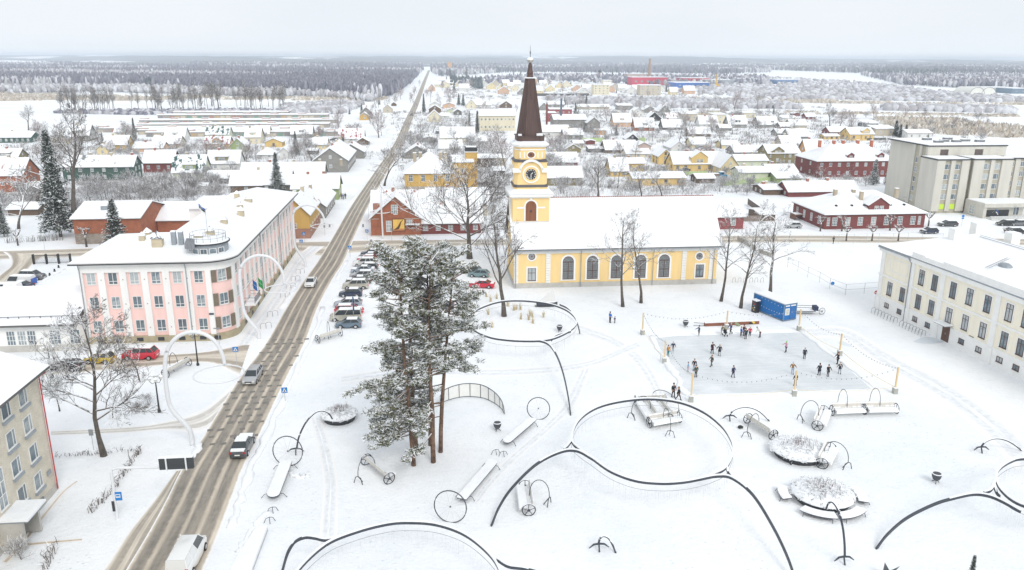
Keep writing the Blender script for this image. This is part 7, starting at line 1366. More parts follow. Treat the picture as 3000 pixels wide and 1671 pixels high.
# -- bus stop gantry
p = G(344,1521); t = thing('bus_stop_gantry', 'white overhead gantry with dark display board and blue bus sign', 'sign gantry', p); w_ = lambda x, y: V(x,y,p.y)-p; b = B(); b.tube([(0,0,0), w_(334,1440), w_(326,1385), w_(331,1375), w_(345,1371), w_(561,1368)], .13, 8); obj('post', b.mesh('gantry_post', STEELW), t)
a, c = w_(470,1374), w_(565,1337); b = B(); b.box(a.x,-.22,a.z,c.x,.12,c.z); bd = obj('board', b.mesh('gantry_board', boards('louvre_dark', (.05,.055,.06), .22, .1)), t); b = B(); b.box(a.x-.03,-.25,c.z,c.x+.03,.15,c.z+.09); obj('snow_cap', b.mesh('board_snow', SNOW), bd)
for x in (489, 547): q = w_(x,1355); b = B(); b.box(q.x-.06,-.30,a.z-.1,q.x+.06,-.221,c.z); obj('bracket', b.mesh('board_bracket', STEELW), t)
q = w_(347,1453); b = B(); b.box(q.x-.3,-.1,q.z-.42,q.x+.32,-.05,q.z+.42,0); b.box(q.x-.2,-.115,q.z-.12,q.x+.2,-.101,q.z+.22,1); b.box(q.x-.15,-.125,q.z+.0,q.x+.15,-.116,q.z+.15,0); obj('bus_sign', b.mesh('bus_sign', [gloss('sign_blue', (.02,.20,.55), .4), WHITE]), t)
b = B(); q = w_(334,1481); b.box(q.x-.1,-.2,q.z-.5,q.x+.12,-.13,q.z+.5); obj('timetable', b.mesh('timetable', DARK), t)
# -- black globe lamps
def globe_lamp(base, top, n, label):
    p = G(*base); h = V(*top, p.y).z; t = thing('globe_lamp', label, 'street lamp', p, 0, 'black globe lamps'); b = B(); b.lathe([(.2,0),(.2,.25),(.12,.4),(.10,1.3),(.07,h*.8),(.06,h-.5)], 8); obj('post', b.mesh('globe_post', paint('iron_black', (.018,.02,.022), .5)), t)
    for k in range(n):
        a = 2*math.pi*k/n + .4; x, y = (.62*math.cos(a), .62*math.sin(a)) if n > 1 else (0,0); z = h-.55
        b = B(); b.tube([(0,0,z-.3),(x*.6,y*.6,z-.45),(x,y,z-.1)], .03, 5); ar = obj('arm', b.mesh('globe_arm', paint('iron_black', None)), t); b = B(); b.lathe([(.06,z-.08),(.19,z+.08),(.21,z+.22),(.18,z+.3)], 10, x, y); obj('lantern', b.mesh('globe_lantern', gloss('opal_glass', (.72,.71,.66), .3)), ar); b = B(); b.lathe([(.27,z+.3),(.1,z+.44),(.02,z+.55)], 10, x, y); obj('cap', b.mesh('globe_cap', snowy('globe_cap', (.03,.03,.03), .3, .2)), ar)
globe_lamp((580,1071),(566,968),2,'black globe lamp post seen through the nearest white loop'); globe_lamp((467,1208),(449,1100),4,'black four armed globe lamp by the two snowy shrubs'); globe_lamp((154,1108),(138,1012),2,'black two armed globe lamp beside the dark parked car')
for x, y in ((408,1200),(432,1178)): plant('bush', x, y+8, y-22, 'low snowy evergreen shrub beside the four armed lamp', 'shrub', 'shrub', 'shrubs by the lamp')
# -- traffic signs and posts
SB = gloss('sign_blue', (.02,.20,.55), .4)
def sign(base, top, label, kind='cross', name='road_sign'):
    p = G(*base); h = V(*top, p.y).z; t = thing(name, label, 'road sign', p); b = B(); b.tube([(0,0,0),(0,0,h)], .035, 6); obj('post', b.mesh('sign_post', paint('post_grey', (.5,.51,.52), .4)), t); b = B()
    if kind == 'cross':
        b.box(-.36,-.06,h-.6,.36,-.04,h+.12,0); b.add([(-.27,-.065,h-.5),(.27,-.065,h-.5),(0,-.065,h+.05)], [(0,1,2)], 1); b.box(-.05,-.075,h-.42,.05,-.066,h-.16,2); b.box(-.14,-.075,h-.5,-.05,-.066,h-.40,2); b.box(.05,-.075,h-.5,.14,-.066,h-.40,2); obj('plate', b.mesh('crossing_plate', [SB, WHITE, DARK]), t)
    elif kind == 'noentry': b.tube([(0,-.06,h-.3),(0,-.03,h-.3)], .33, 16); b.box(-.22,-.07,h-.36,.22,-.061,h-.24,1); obj('plate', b.mesh('no_entry_plate', [gloss('sign_red', (.6,.02,.03), .4), WHITE]), t)
    elif kind == 'park': b.tube([(0,-.06,h-.3),(0,-.03,h-.3)], .36, 16); b.box(-.3,-.06,h-1.05,.3,-.04,h-.72,0); obj('plate', b.mesh('parking_plate', SB), t)
    elif kind == 'grey': b.box(-.22,-.06,h-.7,.22,-.03,h,0); obj('plate', b.mesh('grey_plate', GREY), t)
    elif kind == 'lamp': b.box(-.6,-.1,h-.08,.25,.1,h+.05); obj('head', b.mesh('lamp_head', GREY), t)
for base, top, lab, k in (((695,1078),(683,1019),'blue crossing sign on the corner before the rounded end of the pink building','cross'),((836,1178),(833,1138),'blue crossing sign on the park side of the road','cross'),((884,730),(883,704),'blue crossing sign at the far corner of the pink building','cross'),((1026,755),(1025,722),'blue crossing sign by the car park at the junction','cross'),((1076,704),(1074,674),'blue crossing sign before the red brick gable house','cross'),((892,714),(891,682),'blue crossing sign at the door of the yellow corner house','cross'),((2561,900),(2566,852),'red no entry sign at the far corner of the school','noentry'),((2817,662),(2822,630),'round blue parking sign before the hotel','park'),((1089,745),(1089,702),'dark slim post by the car park','grey'),((1229,744),(1229,706),'grey sign post by the cross street','grey'),((952,690),(952,660),'white sign post under the third loop lamp','grey'),((1148,707),(1148,668),'slim sign post before the brick house poster','grey'),((966,668),(966,658),'short dark bollard post on the far pavement','grey'),((1064,668),(1064,657),'short dark bollard post before the brick house','grey'),((643,1010),(641,962),'grey sign with long board at the rounded corner','lamp'),((1081,658),(1076,595),'slim grey lamp post left of the brick house','lamp'),((508,660),(500,617),'thin lamp post behind the pink building','lamp'),((138,772),(128,700),'thin lamp post beside the iron gate','lamp'),((2645,640),(2648,578),'thin street lamp before the red house','lamp'),((2970,642),(2982,604),'thin street lamp at the right of the hotel','lamp'),((275,1320),(264,1258),'dark slim post beside the large lime tree','grey')):
    sign(base, top, lab, k)
# -- fences, gates, racks
def fence(pts, h, label, m, panel=False, r=.04, rails=2, name='fence', posts=True):
    p0 = G(*pts[0]); P = [G(*q)-p0 for q in pts]; t = thing(name, label, 'fence', p0); b = B()
    for k in range(rails):
        z = h*(k+1)/rails*.97
        for a, c in zip(P, P[1:]): b.tube([a+Vector((0,0,z)), c+Vector((0,0,z))], r*.7, 4)
    if panel:
        for a, c in zip(P, P[1:]): beam(b, [a+Vector((0,0,h*.5)), c+Vector((0,0,h*.5))], h*.9, .04)
    obj('panel' if panel else 'rail', b.mesh('fence_rail', m), t)
    if posts:
        for q in P: b = B(); b.tube([q, q+Vector((0,0,h))], r, 5); obj('post', b.mesh('fence_post', m), t)
FG = paint('fence_grey', (.42,.44,.46), .5); GRN = paint('fence_green', (.45,.56,.27), .8, .12)
fence([(2307,783),(2337,795),(2366,812),(2400,828),(2430,847),(2476,865),(2531,861),(2573,858)], 2.0, 'temporary mesh fence between the street and the school', FG, r=.04)
q = G(2437,848); t = thing('fence_sign', 'round blue sign hanging on the temporary fence', 'sign', q); b = B(); b.tube([(0,-.05,1.1),(0,-.02,1.1)], .35, 14); obj('plate', b.mesh('round_plate', SB), t)
fence([(2365,716),(2410,716),(2455,715),(2500,714),(2537,713),(2573,712),(2615,712),(2658,710),(2700,708),(2760,712)], 2.2, 'thin wire fence along the street above the school', FG, r=.03)
fence([(2160,705),(2190,722),(2214,738)], 1.2, 'low grey concrete rail east of the church', paint('rail_concrete', (.36,.34,.30)), True); fence([(2222,741),(2260,755)], .9, 'second short concrete rail east of the church', paint('rail_concrete', None), True)
fence([(2145,650),(2225,650)], 1.6, 'rusty grey plank fence at the crimson house', boards('fence_boards', (.27,.22,.19), .2, .2, True), True); fence([(2190,600),(2245,640)], 1.8, 'dark timber fence east of the church roof', boards('fence_boards_dark', (.14,.11,.09), .2, .2, True), True)
fence([(2110,545),(2200,540),(2290,528)], 1.6, 'long pale green board fence below the pale green cottage', GRN, True); fence([(1705,416),(1770,416)], 2.0, 'pale green board fence right of the church spire', GRN, True); fence([(1865,415),(1890,416)], 2.0, 'short pale green fence by the black plank gable', GRN, True); fence([(2005,514),(2070,512)], 1.3, 'pale green fence before the large yellow house', GRN, True); fence([(1990,350),(1960,351)], 1.4, 'low dark hedge wall in the middle of the town', paint('dark_wall', (.10,.10,.10)), True); fence([(1898,414),(1965,412)], 1.2, 'white picket fence beside a dark hedge', WHITE, True)
fence([(1570,282),(1640,283),(1725,282)], 3, 'long dark embankment wall beyond the workshop', paint('dark_wall', None), True)
fence([(2540,412),(2595,411)], 1.2, 'dark picket fence right of the bright yellow house', paint('dark_wall', None), True)
t = thing('iron_gate', 'black iron sliding gate across the yard entrance at left', 'gate', G(99,775)); L_ = (G(211,770)-G(99,775)).length; b = B()
for z in (.25, 1.75): b.tube([(0,0,z),(L_,.3,z)], .05, 4)
for k in range(34): x = L_*k/33; b.tube([(x,.3*k/33,.2),(x,.3*k/33,1.8)], .03, 4)
obj('bars', b.mesh('gate_bars', paint('iron_black', None)), t)
for x in (0, L_*.35, L_*.68, L_): b = B(); b.box(x-.12,-.1,0,x+.12,.45,2.0); obj('post', b.mesh('gate_post', paint('iron_black', None)), t)
rk = None
def hoop(p, rz, lab, grp, w=.8, h=.85):
    global rk
    if rk is None: b = B(); b.tube(spline([(-.4,0,0),(-.4,0,.6),(-.25,0,.85),(.25,0,.85),(.4,0,.6),(.4,0,0)], 4), .035, 5); rk = b.mesh('bike_hoop', paint('hoop_steel', (.33,.34,.35), .4))
    return tag(obj('bike_rack', rk, None, p, rz), lab, 'bike rack', grp)
for k in range(17): 
    if k != 8: q = G(2558+(2704-2558)*k/16, 917+(986-917)*k/16); hoop(q, .25, 'steel bike hoop in the row along the foot of the cream school', 'school bike hoops')
for x, y in ((874,803),(860,824),(846,846),(829,872),(792,929),(772,964)):
    for d in (0,.7): hoop(G(x,y)+Vector((d,d*.7,0)), .1, 'steel bike hoop, one of the pairs on the pavement before the pink building', 'pavement bike hoops')
for x in (2150,2166,2182,2200,2215,2232): hoop(G(x,828), .5, 'steel bike hoop snowed under right of the church', 'church bike hoops')
for x in (1248,1256,1264,1272): hoop(G(x,748), .5, 'steel bike hoop behind the pine tops by the car park', 'car park bike hoops')
# -- rink furniture
POLE = boards('pole_wood', (.74,.56,.32), .5, .1, True); FOOT = paint('foot_concrete', (.42,.42,.38), .9, .15); tops = {}
for key, base, top, lab in (('a',(1882,981),(1886,917),'rear left yellow timber pole of the rink'),('b',(1946,1064),(1950,1000),'left middle yellow timber pole of the rink'),('c',(2024,1177),(2031,1094),'front left yellow timber pole of the rink'),('d',(2326,1160),(2334,1087),'front middle yellow timber pole of the rink with a skater behind'),('e',(2621,1153),(2626,1077),'front right yellow timber pole of the rink'),('f',(2459,1042),(2466,978),'right middle yellow timber pole of the rink'),('g',(2340,969),(2343,907),'rear right yellow timber pole beside the blue container'),('h',(2128,965),(2133,911),'rear middle yellow timber pole behind the long red beam')):
    p = G(*base); h = V(*top, p.y).z; tops[key] = Vector((p.x,p.y,h-.05)); t = thing('rink_pole', lab, 'pole', p, random.uniform(-.3,.3)); b = B(); b.box(-.09,-.09,.3,.09,.09,h); obj('pole', b.mesh('rink_pole', POLE), t); b = B(); b.prism([(-.26,-.26),(.26,-.26),(.26,.26),(-.26,.26)], 0, .75); fo = obj('foot', b.mesh('pole_foot', FOOT), t); b = B(); b.box(-.27,-.27,.751,.27,.27,.85); obj('snow_cap', b.mesh('pole_snow', SNOW), fo)
BULB = None
for u, v_, sag, lab in (('a','b',.8,'left rear'),('b','c',.8,'left front'),('c','d',1.2,'front left'),('d','e',1.2,'front right'),('e','f',.9,'right front'),('f','g',.9,'right rear'),('g','h',.7,'rear right'),('h','a',1.0,'rear left')):
    A_, C_ = tops[u], tops[v_]; t = thing('string_lights', 'string of bulbs hung between the %s poles of the rink' % lab, 'string lights', A_); n = 16; pts = [(C_-A_)*(k/n) - Vector((0,0,sag*4*(k/n)*(1-k/n))) for k in range(n+1)]; b = B(); b.tube(pts, .007, 3, 0, False); obj('cord', b.mesh('light_cord', paint('cord_grey', (.42,.42,.42), .6)), t)
    if BULB is None: b = B(); b.ball(0,0,-.08,.06,.06,.085,6); BULB = b.mesh('light_bulb', paint('bulb_grey', (.33,.335,.34), .4))
    m = int((C_-A_).length/.62)
    for k in range(1, m): s = k/m; obj('bulb', BULB, t, (C_-A_)*s - Vector((0,0,sag*4*s*(1-s))))
for u, v_, lab in (('g','f','right rear'),('f','e','right front'),('a','b','left rear'),('c','d','front left'),('d','e','front right')):
    A_ = Vector((tops[u].x,tops[u].y,.85)); C_ = Vector((tops[v_].x,tops[v_].y,.85)); t = thing('rope', 'yellow barrier rope low along the %s side of the rink' % lab, 'rope', A_); b = B(); b.tube([(C_-A_)*(k/10) - Vector((0,0,1.6*(k/10)*(1-k/10))) for k in range(11)], .03 if u in 'gf' else .02, 4); obj('cord', b.mesh('rope_cord', paint('rope_yellow', (.78,.60,.30), .8)), t)
A_, C_ = G(2066,957), G(2224,950); t = thing('timber_beam', 'long low red brown timber box behind the rink', 'beam', A_); d = C_-A_; rz = math.atan2(d.y,d.x); t.rotation_euler[2] = rz; L_ = d.length; b = B(); b.box(0,0,0,L_,.55,.50); bx_ = obj('box', b.mesh('beam_box', boards('beam_wood', (.25,.10,.06), .3, .15)), t); b = B(); b.box(0,.02,.501,L_,.54,.58); obj('snow_cover', b.mesh('beam_snow', SNOW), bx_); b = B(); b.tube([(0,.1,.05),(-1.7,.5,.05)], .04, 4); b.tube([(.3,.5,.3),(-1.4,1.2,.3)], .04, 4); obj('bar', b.mesh('beam_bar', DARK), t)
for x, y, c, lab in ((2157,946,(.30,.34,.20),'olive rucksack left on the timber box'),(2205,943,(.75,.55,.06),'yellow bag lying on the timber box'),(2199,945,(.03,.03,.03),'black shoes left on the timber box'),(2162,956,(.30,.03,.06),'small dark red bag on the snow by the timber box'),(2181,1238,(.03,.03,.03),'small black bag in the snow near the slanting roll bench') if 0 else (2168,1256,(.03,.03,.03),'small black bag in the snow near the slanting roll bench')):
    on = y < 950; p = G(x, y + (6 if on else 0), .58 if on else 0.0); b = B(); b.ball(0,0,.2,.3,.2,.2,8); b.ball(.25,.05,.14,.16,.14,.14,6); tag(obj('bag', b.mesh('bag', paint('bag_%.2f' % c[0], c, .8), True), None, p), lab, 'bag')
# blue container with vending machine, trailer
BLUE = boards('container_blue', (.012,.16,.46), .28, .08, True); P0, P1 = Vector((52.3,120.9,0)), Vector((54.5,114.3,0)); d = P1-P0; rz = math.atan2(d.y,d.x); t = thing('container', 'blue site container used as a kiosk beside the rink', 'container', P0, rz); L_ = d.length
b = B(); b.box(0,0,.15,L_,2.5,2.75); obj('body', b.mesh('container_body', BLUE), t); b = B(); GB = paint('container_frame', (.16,.24,.34), .5)
for x in (0, L_): 
    for y in (0, 2.5): b.box(x-.07,y-.07,.1,x+.07,y+.07,2.85)
for y in (0,2.5): b.box(.07,y-.06,2.7,L_-.07,y+.06,2.84); b.box(.07,y-.06,.1,L_-.07,y+.06,.24)
for x in (0,L_): b.box(x-.06,.07,2.7,x+.06,2.43,2.84); b.box(x-.06,.07,.1,x+.06,2.43,.24)
obj('frame', b.mesh('container_frame', GB), t); b = B(); b.box(-.02,-.02,2.845,L_+.02,2.52,3.0); obj('snow_cover', b.mesh('container_snow', SNOW), t)
b = B(); b.box(L_+.01,.25,1.0,L_+.05,1.1,2.1,0); b.box(L_+.055,.35,1.1,L_+.06,1.0,2.0,1); obj('window', b.mesh('container_window', [WHITE, paint('notice_paper', (.6,.62,.55), .6, .3, 6)]), t); b = B(); b.box(L_+.01,1.3,.3,L_+.05,2.3,2.3); obj('door', b.mesh('container_door', gloss('door_blue', (.015,.13,.38), .4)), t); b = B(); b.box(L_+.01,1.35,2.4,L_+.045,2.3,2.6); b.box(L_+.01,.25,2.4,L_+.045,1.1,2.6); obj('name_board', b.mesh('container_boards', WHITE), t)
b = B()
for k in range(9): b.ball(1.9+k*.6,-.06,1.2-.12*math.sin(math.pi*k/8),.05,.05,.06,5); 
for k in range(7): b.ball(1.9+k*.75,-.06,2.55-.05*k,.05,.05,.05,5)
obj('bulbs', b.mesh('container_bulbs', gloss('bulb_white', (.8,.8,.75), .3)), t)['kind'] = 'stuff'
q = P0 + d.normalized()*1.3 + Vector((-d.y,d.x,0)).normalized()*-.75; t = thing('vending_machine', 'dark vending machine with colourful side standing against the blue container', 'vending machine', q, rz); b = B(); b.box(-.5,-.35,0,.5,.4,2.0); obj('body', b.mesh('vending_body', gloss('vend_black', (.025,.022,.024), .35)), t); b = B(); b.box(-.58,-.42,2.0,.58,.48,2.14); obj('snow_cap', b.mesh('vending_snow', SNOW), t); b = B(); b.box(-.53,-.25,.4,-.501,.2,1.75); obj('glass', b.mesh('vending_glass', GLASS), t); b = B()
for (y, z, mi) in ((-.2,1.65,0),(.15,1.45,0),(-.05,1.2,1),(.2,.9,2),(-.15,.7,3),(.1,.45,3)): b.ball(.0+y,-.36,z,.12,.02,.1,6,mi)
obj('picture', b.mesh('vending_picture', [gloss('vp_red', (.55,.04,.05)), gloss('vp_teal', (.05,.35,.4)), gloss('vp_white', (.8,.8,.8)), gloss('vp_yellow', (.8,.6,.05))]), t)
t = thing('trailer', 'flat trailer with a spoked wheel behind the blue container', 'trailer', G(2330,922), -.15); b = B(); b.box(0,-.1,.55,3.2,1.3,.68); obj('bed', b.mesh('trailer_bed', snowy('trailer_metal', (.12,.12,.13), .5, .2)), t); b = B(); b.tube([(0,0,1.2),(3.0,0,1.2)], .04, 4); b.tube([(0,1.2,1.2),(3.0,1.2,1.2)], .04, 4); b.tube([(3.2,.5,.6),(4.4,.5,.5)], .05, 4); obj('rail', b.mesh('trailer_rail', DARK), t); b = B(); wheel_b(b, (4.3,.3,.55), .55, (.3,-1,0), .04, 10, .1, .012); obj('wheel', b.mesh('trailer_wheel', paint('lamp_steel', None)), t); b = B(); b.box(2.9,.0,.7,3.6,1.2,1.35); obj('box', b.mesh('trailer_box', paint('navy_cover', (.02,.03,.08))), t)
for x, y, lab in ((980,962,'bare white flagpole before the parked grey blue car'),):
    t = thing('flagpole', lab, 'flagpole', G(x,y)); b = B(); b.tube([(0,0,0),(0,0,V(976,872,G(x,y).y).z)], [.07,.03], 6); obj('pole', b.mesh('bare_pole', STEELW), t)
flag('flag', 'limp blue flag on a white pole among the parked cars', G(1036,946), V(1032,867,G(1036,946).y).z, [(.02,.14,.42),(.02,.13,.40)], w=.35, drop=4.2)
for k, (x, y) in enumerate(((172,785),(160,796),(146,808),(128,816),(90,840),(64,856))):
    b = B(); b.lathe([(.22,0),(.16,.35),(.13,.6)], 8, mi=0); b.lathe([(.15,.601),(.02,.75)], 8, mi=1); tag(obj('bollard', b.mesh('bollard', [DARK, SNOW]), None, G(x,y)), 'short dark snow capped bollard along the yard edge', 'bollard', 'yard bollards')
# ================================================================ vehicles
def car_paint(name, c): return gloss('car_'+name, c, .28, .25, .6)
CARC = {'navy': (.022,.035,.075), 'black': (.014,.015,.018), 'white': (.82,.82,.80), 'dgrey': (.07,.075,.08), 'silver': (.42,.43,.44), 'lblue': (.36,.42,.48), 'red': (.48,.02,.03), 'crimson': (.62,.02,.05), 'beige': (.48,.46,.39), 'gblue': (.13,.18,.23), 'teal': (.17,.27,.29), 'yellow': (.62,.44,.02), 'grey': (.17,.18,.19), 'police': (.75,.75,.74)}
# profile: list of (x from front, belt height) for the lower body; cabin as (x at belt front, x roof front, x roof rear, x belt rear), roof height
CARK = {'hatch': (4.0,1.72,1.46,[(0,.55),(.15,.72),(1.05,.92),(3.75,.98),(3.97,.85),(4.0,.5)],(.95,1.75,3.35,3.85)), 'sedan': (4.6,1.78,1.42,[(0,.52),(.15,.70),(1.25,.90),(3.7,.98),(4.45,.95),(4.58,.75),(4.6,.5)],(1.15,2.0,3.15,3.9)),
        'wagon': (4.6,1.78,1.46,[(0,.52),(.15,.70),(1.2,.90),(4.35,.98),(4.57,.85),(4.6,.5)],(1.1,1.95,4.0,4.5)), 'suv': (4.6,1.88,1.70,[(0,.60),(.12,.90),(1.15,1.06),(4.35,1.12),(4.57,.95),(4.6,.55)],(1.05,1.75,4.0,4.45)),
        'van': (4.9,1.9,1.9,[(0,.6),(.1,.88),(.85,1.08),(4.85,1.12),(4.9,.6)],(.6,1.45,4.75,4.88)), 'bus': (5.0,1.95,1.98,[(0,.6),(.1,.95),(.55,1.12),(4.95,1.15),(5.0,.6)],(.45,1.1,4.9,4.98))}
_C = {}
def car_meshes(kind, col, snow, panel=False):
    k = (kind, col, snow, panel)
    if k in _C: return _C[k]
    L, W, Hh, prof, (cf, rf_, rr, cr) = CARK[kind]; h = W/2; pm = car_paint(col, CARC[col]); b = B()
    top = lambda x: np.interp(x, [p[0] for p in prof], [p[1] for p in prof]); wid = lambda x: h*(1 - .22*max(0,(.55-x)/.55)**2 - .14*max(0,(x-L+.45)/.45)**2); wr = .33
    xs = sorted(set([p[0] for p in prof] + [.35,.55,.8,1.15,1.45,2.2,2.9] + [L-1.25,L-.95,L-.62,L-.3])); xs = [x for x in xs if 0 <= x <= L]; v = []; wheels = (.82, L-.88)
    for x in xs:
        t, w = top(x), wid(x); lo = .22 if 0 < x < L else .32
        for wx in wheels:
            if abs(x-wx) < .40: lo = max(lo, .30+math.sqrt(max(0,.40**2-(x-wx)**2))*.95)
        lo = min(lo, t-.1); m = lo+(t-lo)*.55; v += [(x,-w*.96,lo),(x,-w,m),(x,-w*.97,t-.05),(x,-w*.86,t),(x,w*.86,t),(x,w*.97,t-.05),(x,w,m),(x,w*.96,lo)]
    n = len(xs); f = [(i*8+j, i*8+(j+1)%8, (i+1)*8+(j+1)%8, (i+1)*8+j) for i in range(n-1) for j in range(8)] + [tuple(range(7,-1,-1)), tuple(range((n-1)*8,n*8))]; b.add(v, f)
    cw, rw = h*.88, h*.70; tf, tr = top(cf)-.02, top(cr)-.02; P = lambda x, y, z: (x,y,z)
    roofb = [P(rf_,-rw,Hh-.05), P(rr,-rw,Hh-.05), P(rr,rw,Hh-.05), P(rf_,rw,Hh-.05)]; roof_t = [P(rf_+.12,-rw*.86,Hh), P(rr-.1,-rw*.86,Hh), P(rr-.1,rw*.86,Hh), P(rf_+.12,rw*.86,Hh)]
    b.add(roofb+roof_t, [(4,5,6,7),(0,1,5,4),(1,2,6,5),(2,3,7,6),(3,0,4,7)])
    base = [P(cf,-cw,tf), P(cr,-cw,tr), P(cr,cw,tr), P(cf,cw,tf)]
    for i in range(4): b.tube([base[i], roofb[i]], .05, 5)
    mids = (.42,.72) if kind in ('wagon','suv','van','bus') else (.48,)
    for s in (-1, 1):
        for q in mids: xb, xr = cf+(cr-cf)*q, rf_+(rr-rf_)*q; b.tube([(xb,s*cw*1.0,top(xb)-.02),(xr,s*rw,Hh-.05)], .045, 5)
    for s in (-1, 1): b.ball(cf+.35, s*(h+.09), top(cf+.35)+.08, .09, .1, .07, 6)
    if panel:
        for s in (-1,1): y = s*(cw+.008); y2 = s*(rw+.012); xb = cf+(cr-cf)*.42; xr = rf_+(rr-rf_)*.42; b.add([(xb,y,tf),(cr,y,tr),(rr,y2,Hh-.05),(xr,y2,Hh-.05)], [(0,1,2,3)])
        b.add([(cr+.012,-cw,tr),(cr+.012,cw,tr),(rr+.012,rw,Hh-.05),(rr+.012,-rw,Hh-.05)], [(0,1,2,3)])
    body = b.mesh('car_body', pm, False); body.polygons.foreach_set('use_smooth', [True]*len(body.polygons)); body.set_sharp_from_angle(angle=R(40)) if hasattr(body, 'set_sharp_from_angle') else None
    g_ = B(); c_ = .985; g_.add([(x,y*c_,z) for x,y,z in base]+[(x,y*c_,z-.005) for x,y,z in roofb], [(0,1,5,4),(1,2,6,5),(2,3,7,6),(3,0,4,7)]); gl = g_.mesh('car_glass', GLASSCAR)
    w_ = B(); w_.tube([(0,-.11,0),(0,.11,0)], .32, 14); r_ = B(); r_.tube([(0,-.125,0),(0,.125,0)], .20, 10)
    hl = B(); hl.ball(0,0,0,.09,.19,.08,8); tl = B(); tl.box(-.05,-.11,-.16 if kind in ('van','bus','suv','wagon') else -.08,.05,.11,.16 if kind in ('van','bus','suv','wagon') else .08)
    sn = None
    if snow:
        s = B(); z = Hh+.005; q = [(rf_+.05,-rw*.93),(rr,-rw*.95),(rr,rw*.95),(rf_+.05,rw*.93)]; s.prism(q, z-.03, z+.07, 0, [(x*.985+.02,y*.93) for x,y in q])
        if snow > 1: s.prism([(.25,-h*.75),(cf-.05,-h*.84),(cf-.05,h*.84),(.25,h*.75)], .86 if kind != 'van' else 1.0, top(cf)+.05)
        if snow > 1 and kind == 'sedan': s.prism([(cr+.05,-h*.8),(L-.12,-h*.76),(L-.12,h*.76),(cr+.05,h*.8)], .9, 1.02)
        if snow > 2: s.add([(cf+.1,-cw*.9,tf+.1),(cf+.1,cw*.9,tf+.1),(rf_-.02,rw*.9,Hh-.03),(rf_-.02,-rw*.9,Hh-.03)], [(3,2,1,0)])
        sn = s.mesh('car_snow', SNOW)
    pl = B(); pl.box(-.02,-.26,-.06,.02,.26,.06); gr = B(); gr.box(-.03,-.42,-.09,.05,.42,.09)
    _C[k] = (L, W, top, wid, wheels, body, gl, w_.mesh('tyre', TYRE), r_.mesh('rim', RIM), hl.mesh('headlight', gloss('headlight', (.7,.68,.6), .12)), tl.mesh('tail_light', gloss('tail_red', (.45,.015,.02), .2)), sn, pl.mesh('plate', WHITE), gr.mesh('grille', DARK)); return _C[k]
def car(px, py, deg, kind, col, label, snow=1, group=None, panel=False, cat='car', name='car', scale=1.0, pos=None):   # deg: where the nose points (0 = right, 90 = up the road); px, py = ground under its middle
    L, W, top, wid, wh, body, gl, ty, ri, hl, tl, sn, pl, gr = car_meshes(kind, col, snow, panel); p = pos or G(px, py); a = R(deg+180); c = Vector((math.cos(a), math.sin(a), 0))
    t = thing(name, label, cat, p - c*L/2*scale, a, group, scale); obj('body', body, t); obj('window', gl, t)
    for x in wh:
        for s in (-1,1): w = obj('wheel', ty, t, (x, s*(W/2-.10), .32)); obj('rim', ri, w)
    for s in (-1,1): obj('headlight', hl, t, (.10, s*W*.34, top(.12)-.08)); obj('tail_light', tl, t, (L-.03, s*W*.39, .78 if L < 4.85 else .95))
    obj('number_plate', pl, t, (-.02,0,.42)); obj('number_plate', pl, t, (L+.01,0,.55)); obj('grille', gr, t, (.03,0,top(.1)-.12))
    if sn: obj('snow_cover', sn, t)
    return t
GP = 'cars parked along the road'
for i, (x, y, k, c, s, d, lab) in enumerate(((1090,753,'sedan','navy',1,175,'dark navy saloon, farthest of the parked row'),(1083,763,'sedan','black',1,175,'black saloon, second farthest of the parked row'),(1075,771,'hatch','crimson',3,176,'red car under thick snow in the parked row'),(1069,783,'suv','white',1,178,'white off roader near the far end of the parked row'),(1074,795,'wagon','black',1,176,'black estate with tail lights in the parked row'),(1064,803,'sedan','lblue',2,176,'pale blue saloon with snowy bonnet in the parked row'),(1061,818,'wagon','silver',1,176,'silver estate in the middle of the parked row'),(1051,834,'sedan','dgrey',2,178,'dark grey saloon in the middle of the parked row'),(1043,849,'suv','beige',1,178,'champagne people carrier with steep tail in the parked row'),(1028,872,'hatch','navy',1,178,'dark blue hatchback with red tail lights in the parked row'),(1020,902,'wagon','lblue',1,178,'light blue estate in the near part of the parked row'),(1024,921,'wagon','crimson',2,0,'bright red car with snowy roof in the parked row'),(1014,942,'van','beige',1,179,'beige van like car second nearest in the parked row'),(1022,963,'hatch','gblue',1,178,'grey blue hatchback nearest us in the parked row'))):
    car(x, y-4, d, k, c, lab, s, GP)
car(1240,757,172,'sedan','navy','dark blue saloon behind the tops of the pines',0); car(1403,811,165,'hatch','teal','teal hatchback between the oaks',0); car(1412,842,165,'sedan','crimson','snowed up red and white car under the tall oak',3); car(1290,905,175,'sedan','black','dark saloon seen through the pine crowns',1); car(1255,925,175,'wagon','dgrey','dark grey estate hidden behind the pines',1); car(1380,800,165,'hatch','dgrey','dark hatchback beside the teal one',1)
w1 = car(911,836,-91,'sedan','white','white saloon driving towards us past the pink building',0); w2 = car(742,1112,-93,'wagon','silver','silver estate driving towards us at the paved junction',0,cat='car'); car(712,1318,89,'sedan','dgrey','half snow covered dark saloon driving away up the road',3)
car(550,1650,89,'van','white','white panel van driving away at the bottom of the frame',0,None,True,'van','van',1.06)
car(413,1050,176,'suv','crimson','red high roofed car driving left on the side street',1); car(294,1062,174,'hatch','yellow','yellow car under snow patches behind the large lime tree',3); car(192,1084,172,'wagon','black','black car on the side street at the left',0)
pv_ = car(62,838,172,'bus','police','white and blue police van with yellow blocks in the yard at left',1,None,True,'van','van'); b = B(); L_, W_ = 5.0, 1.95
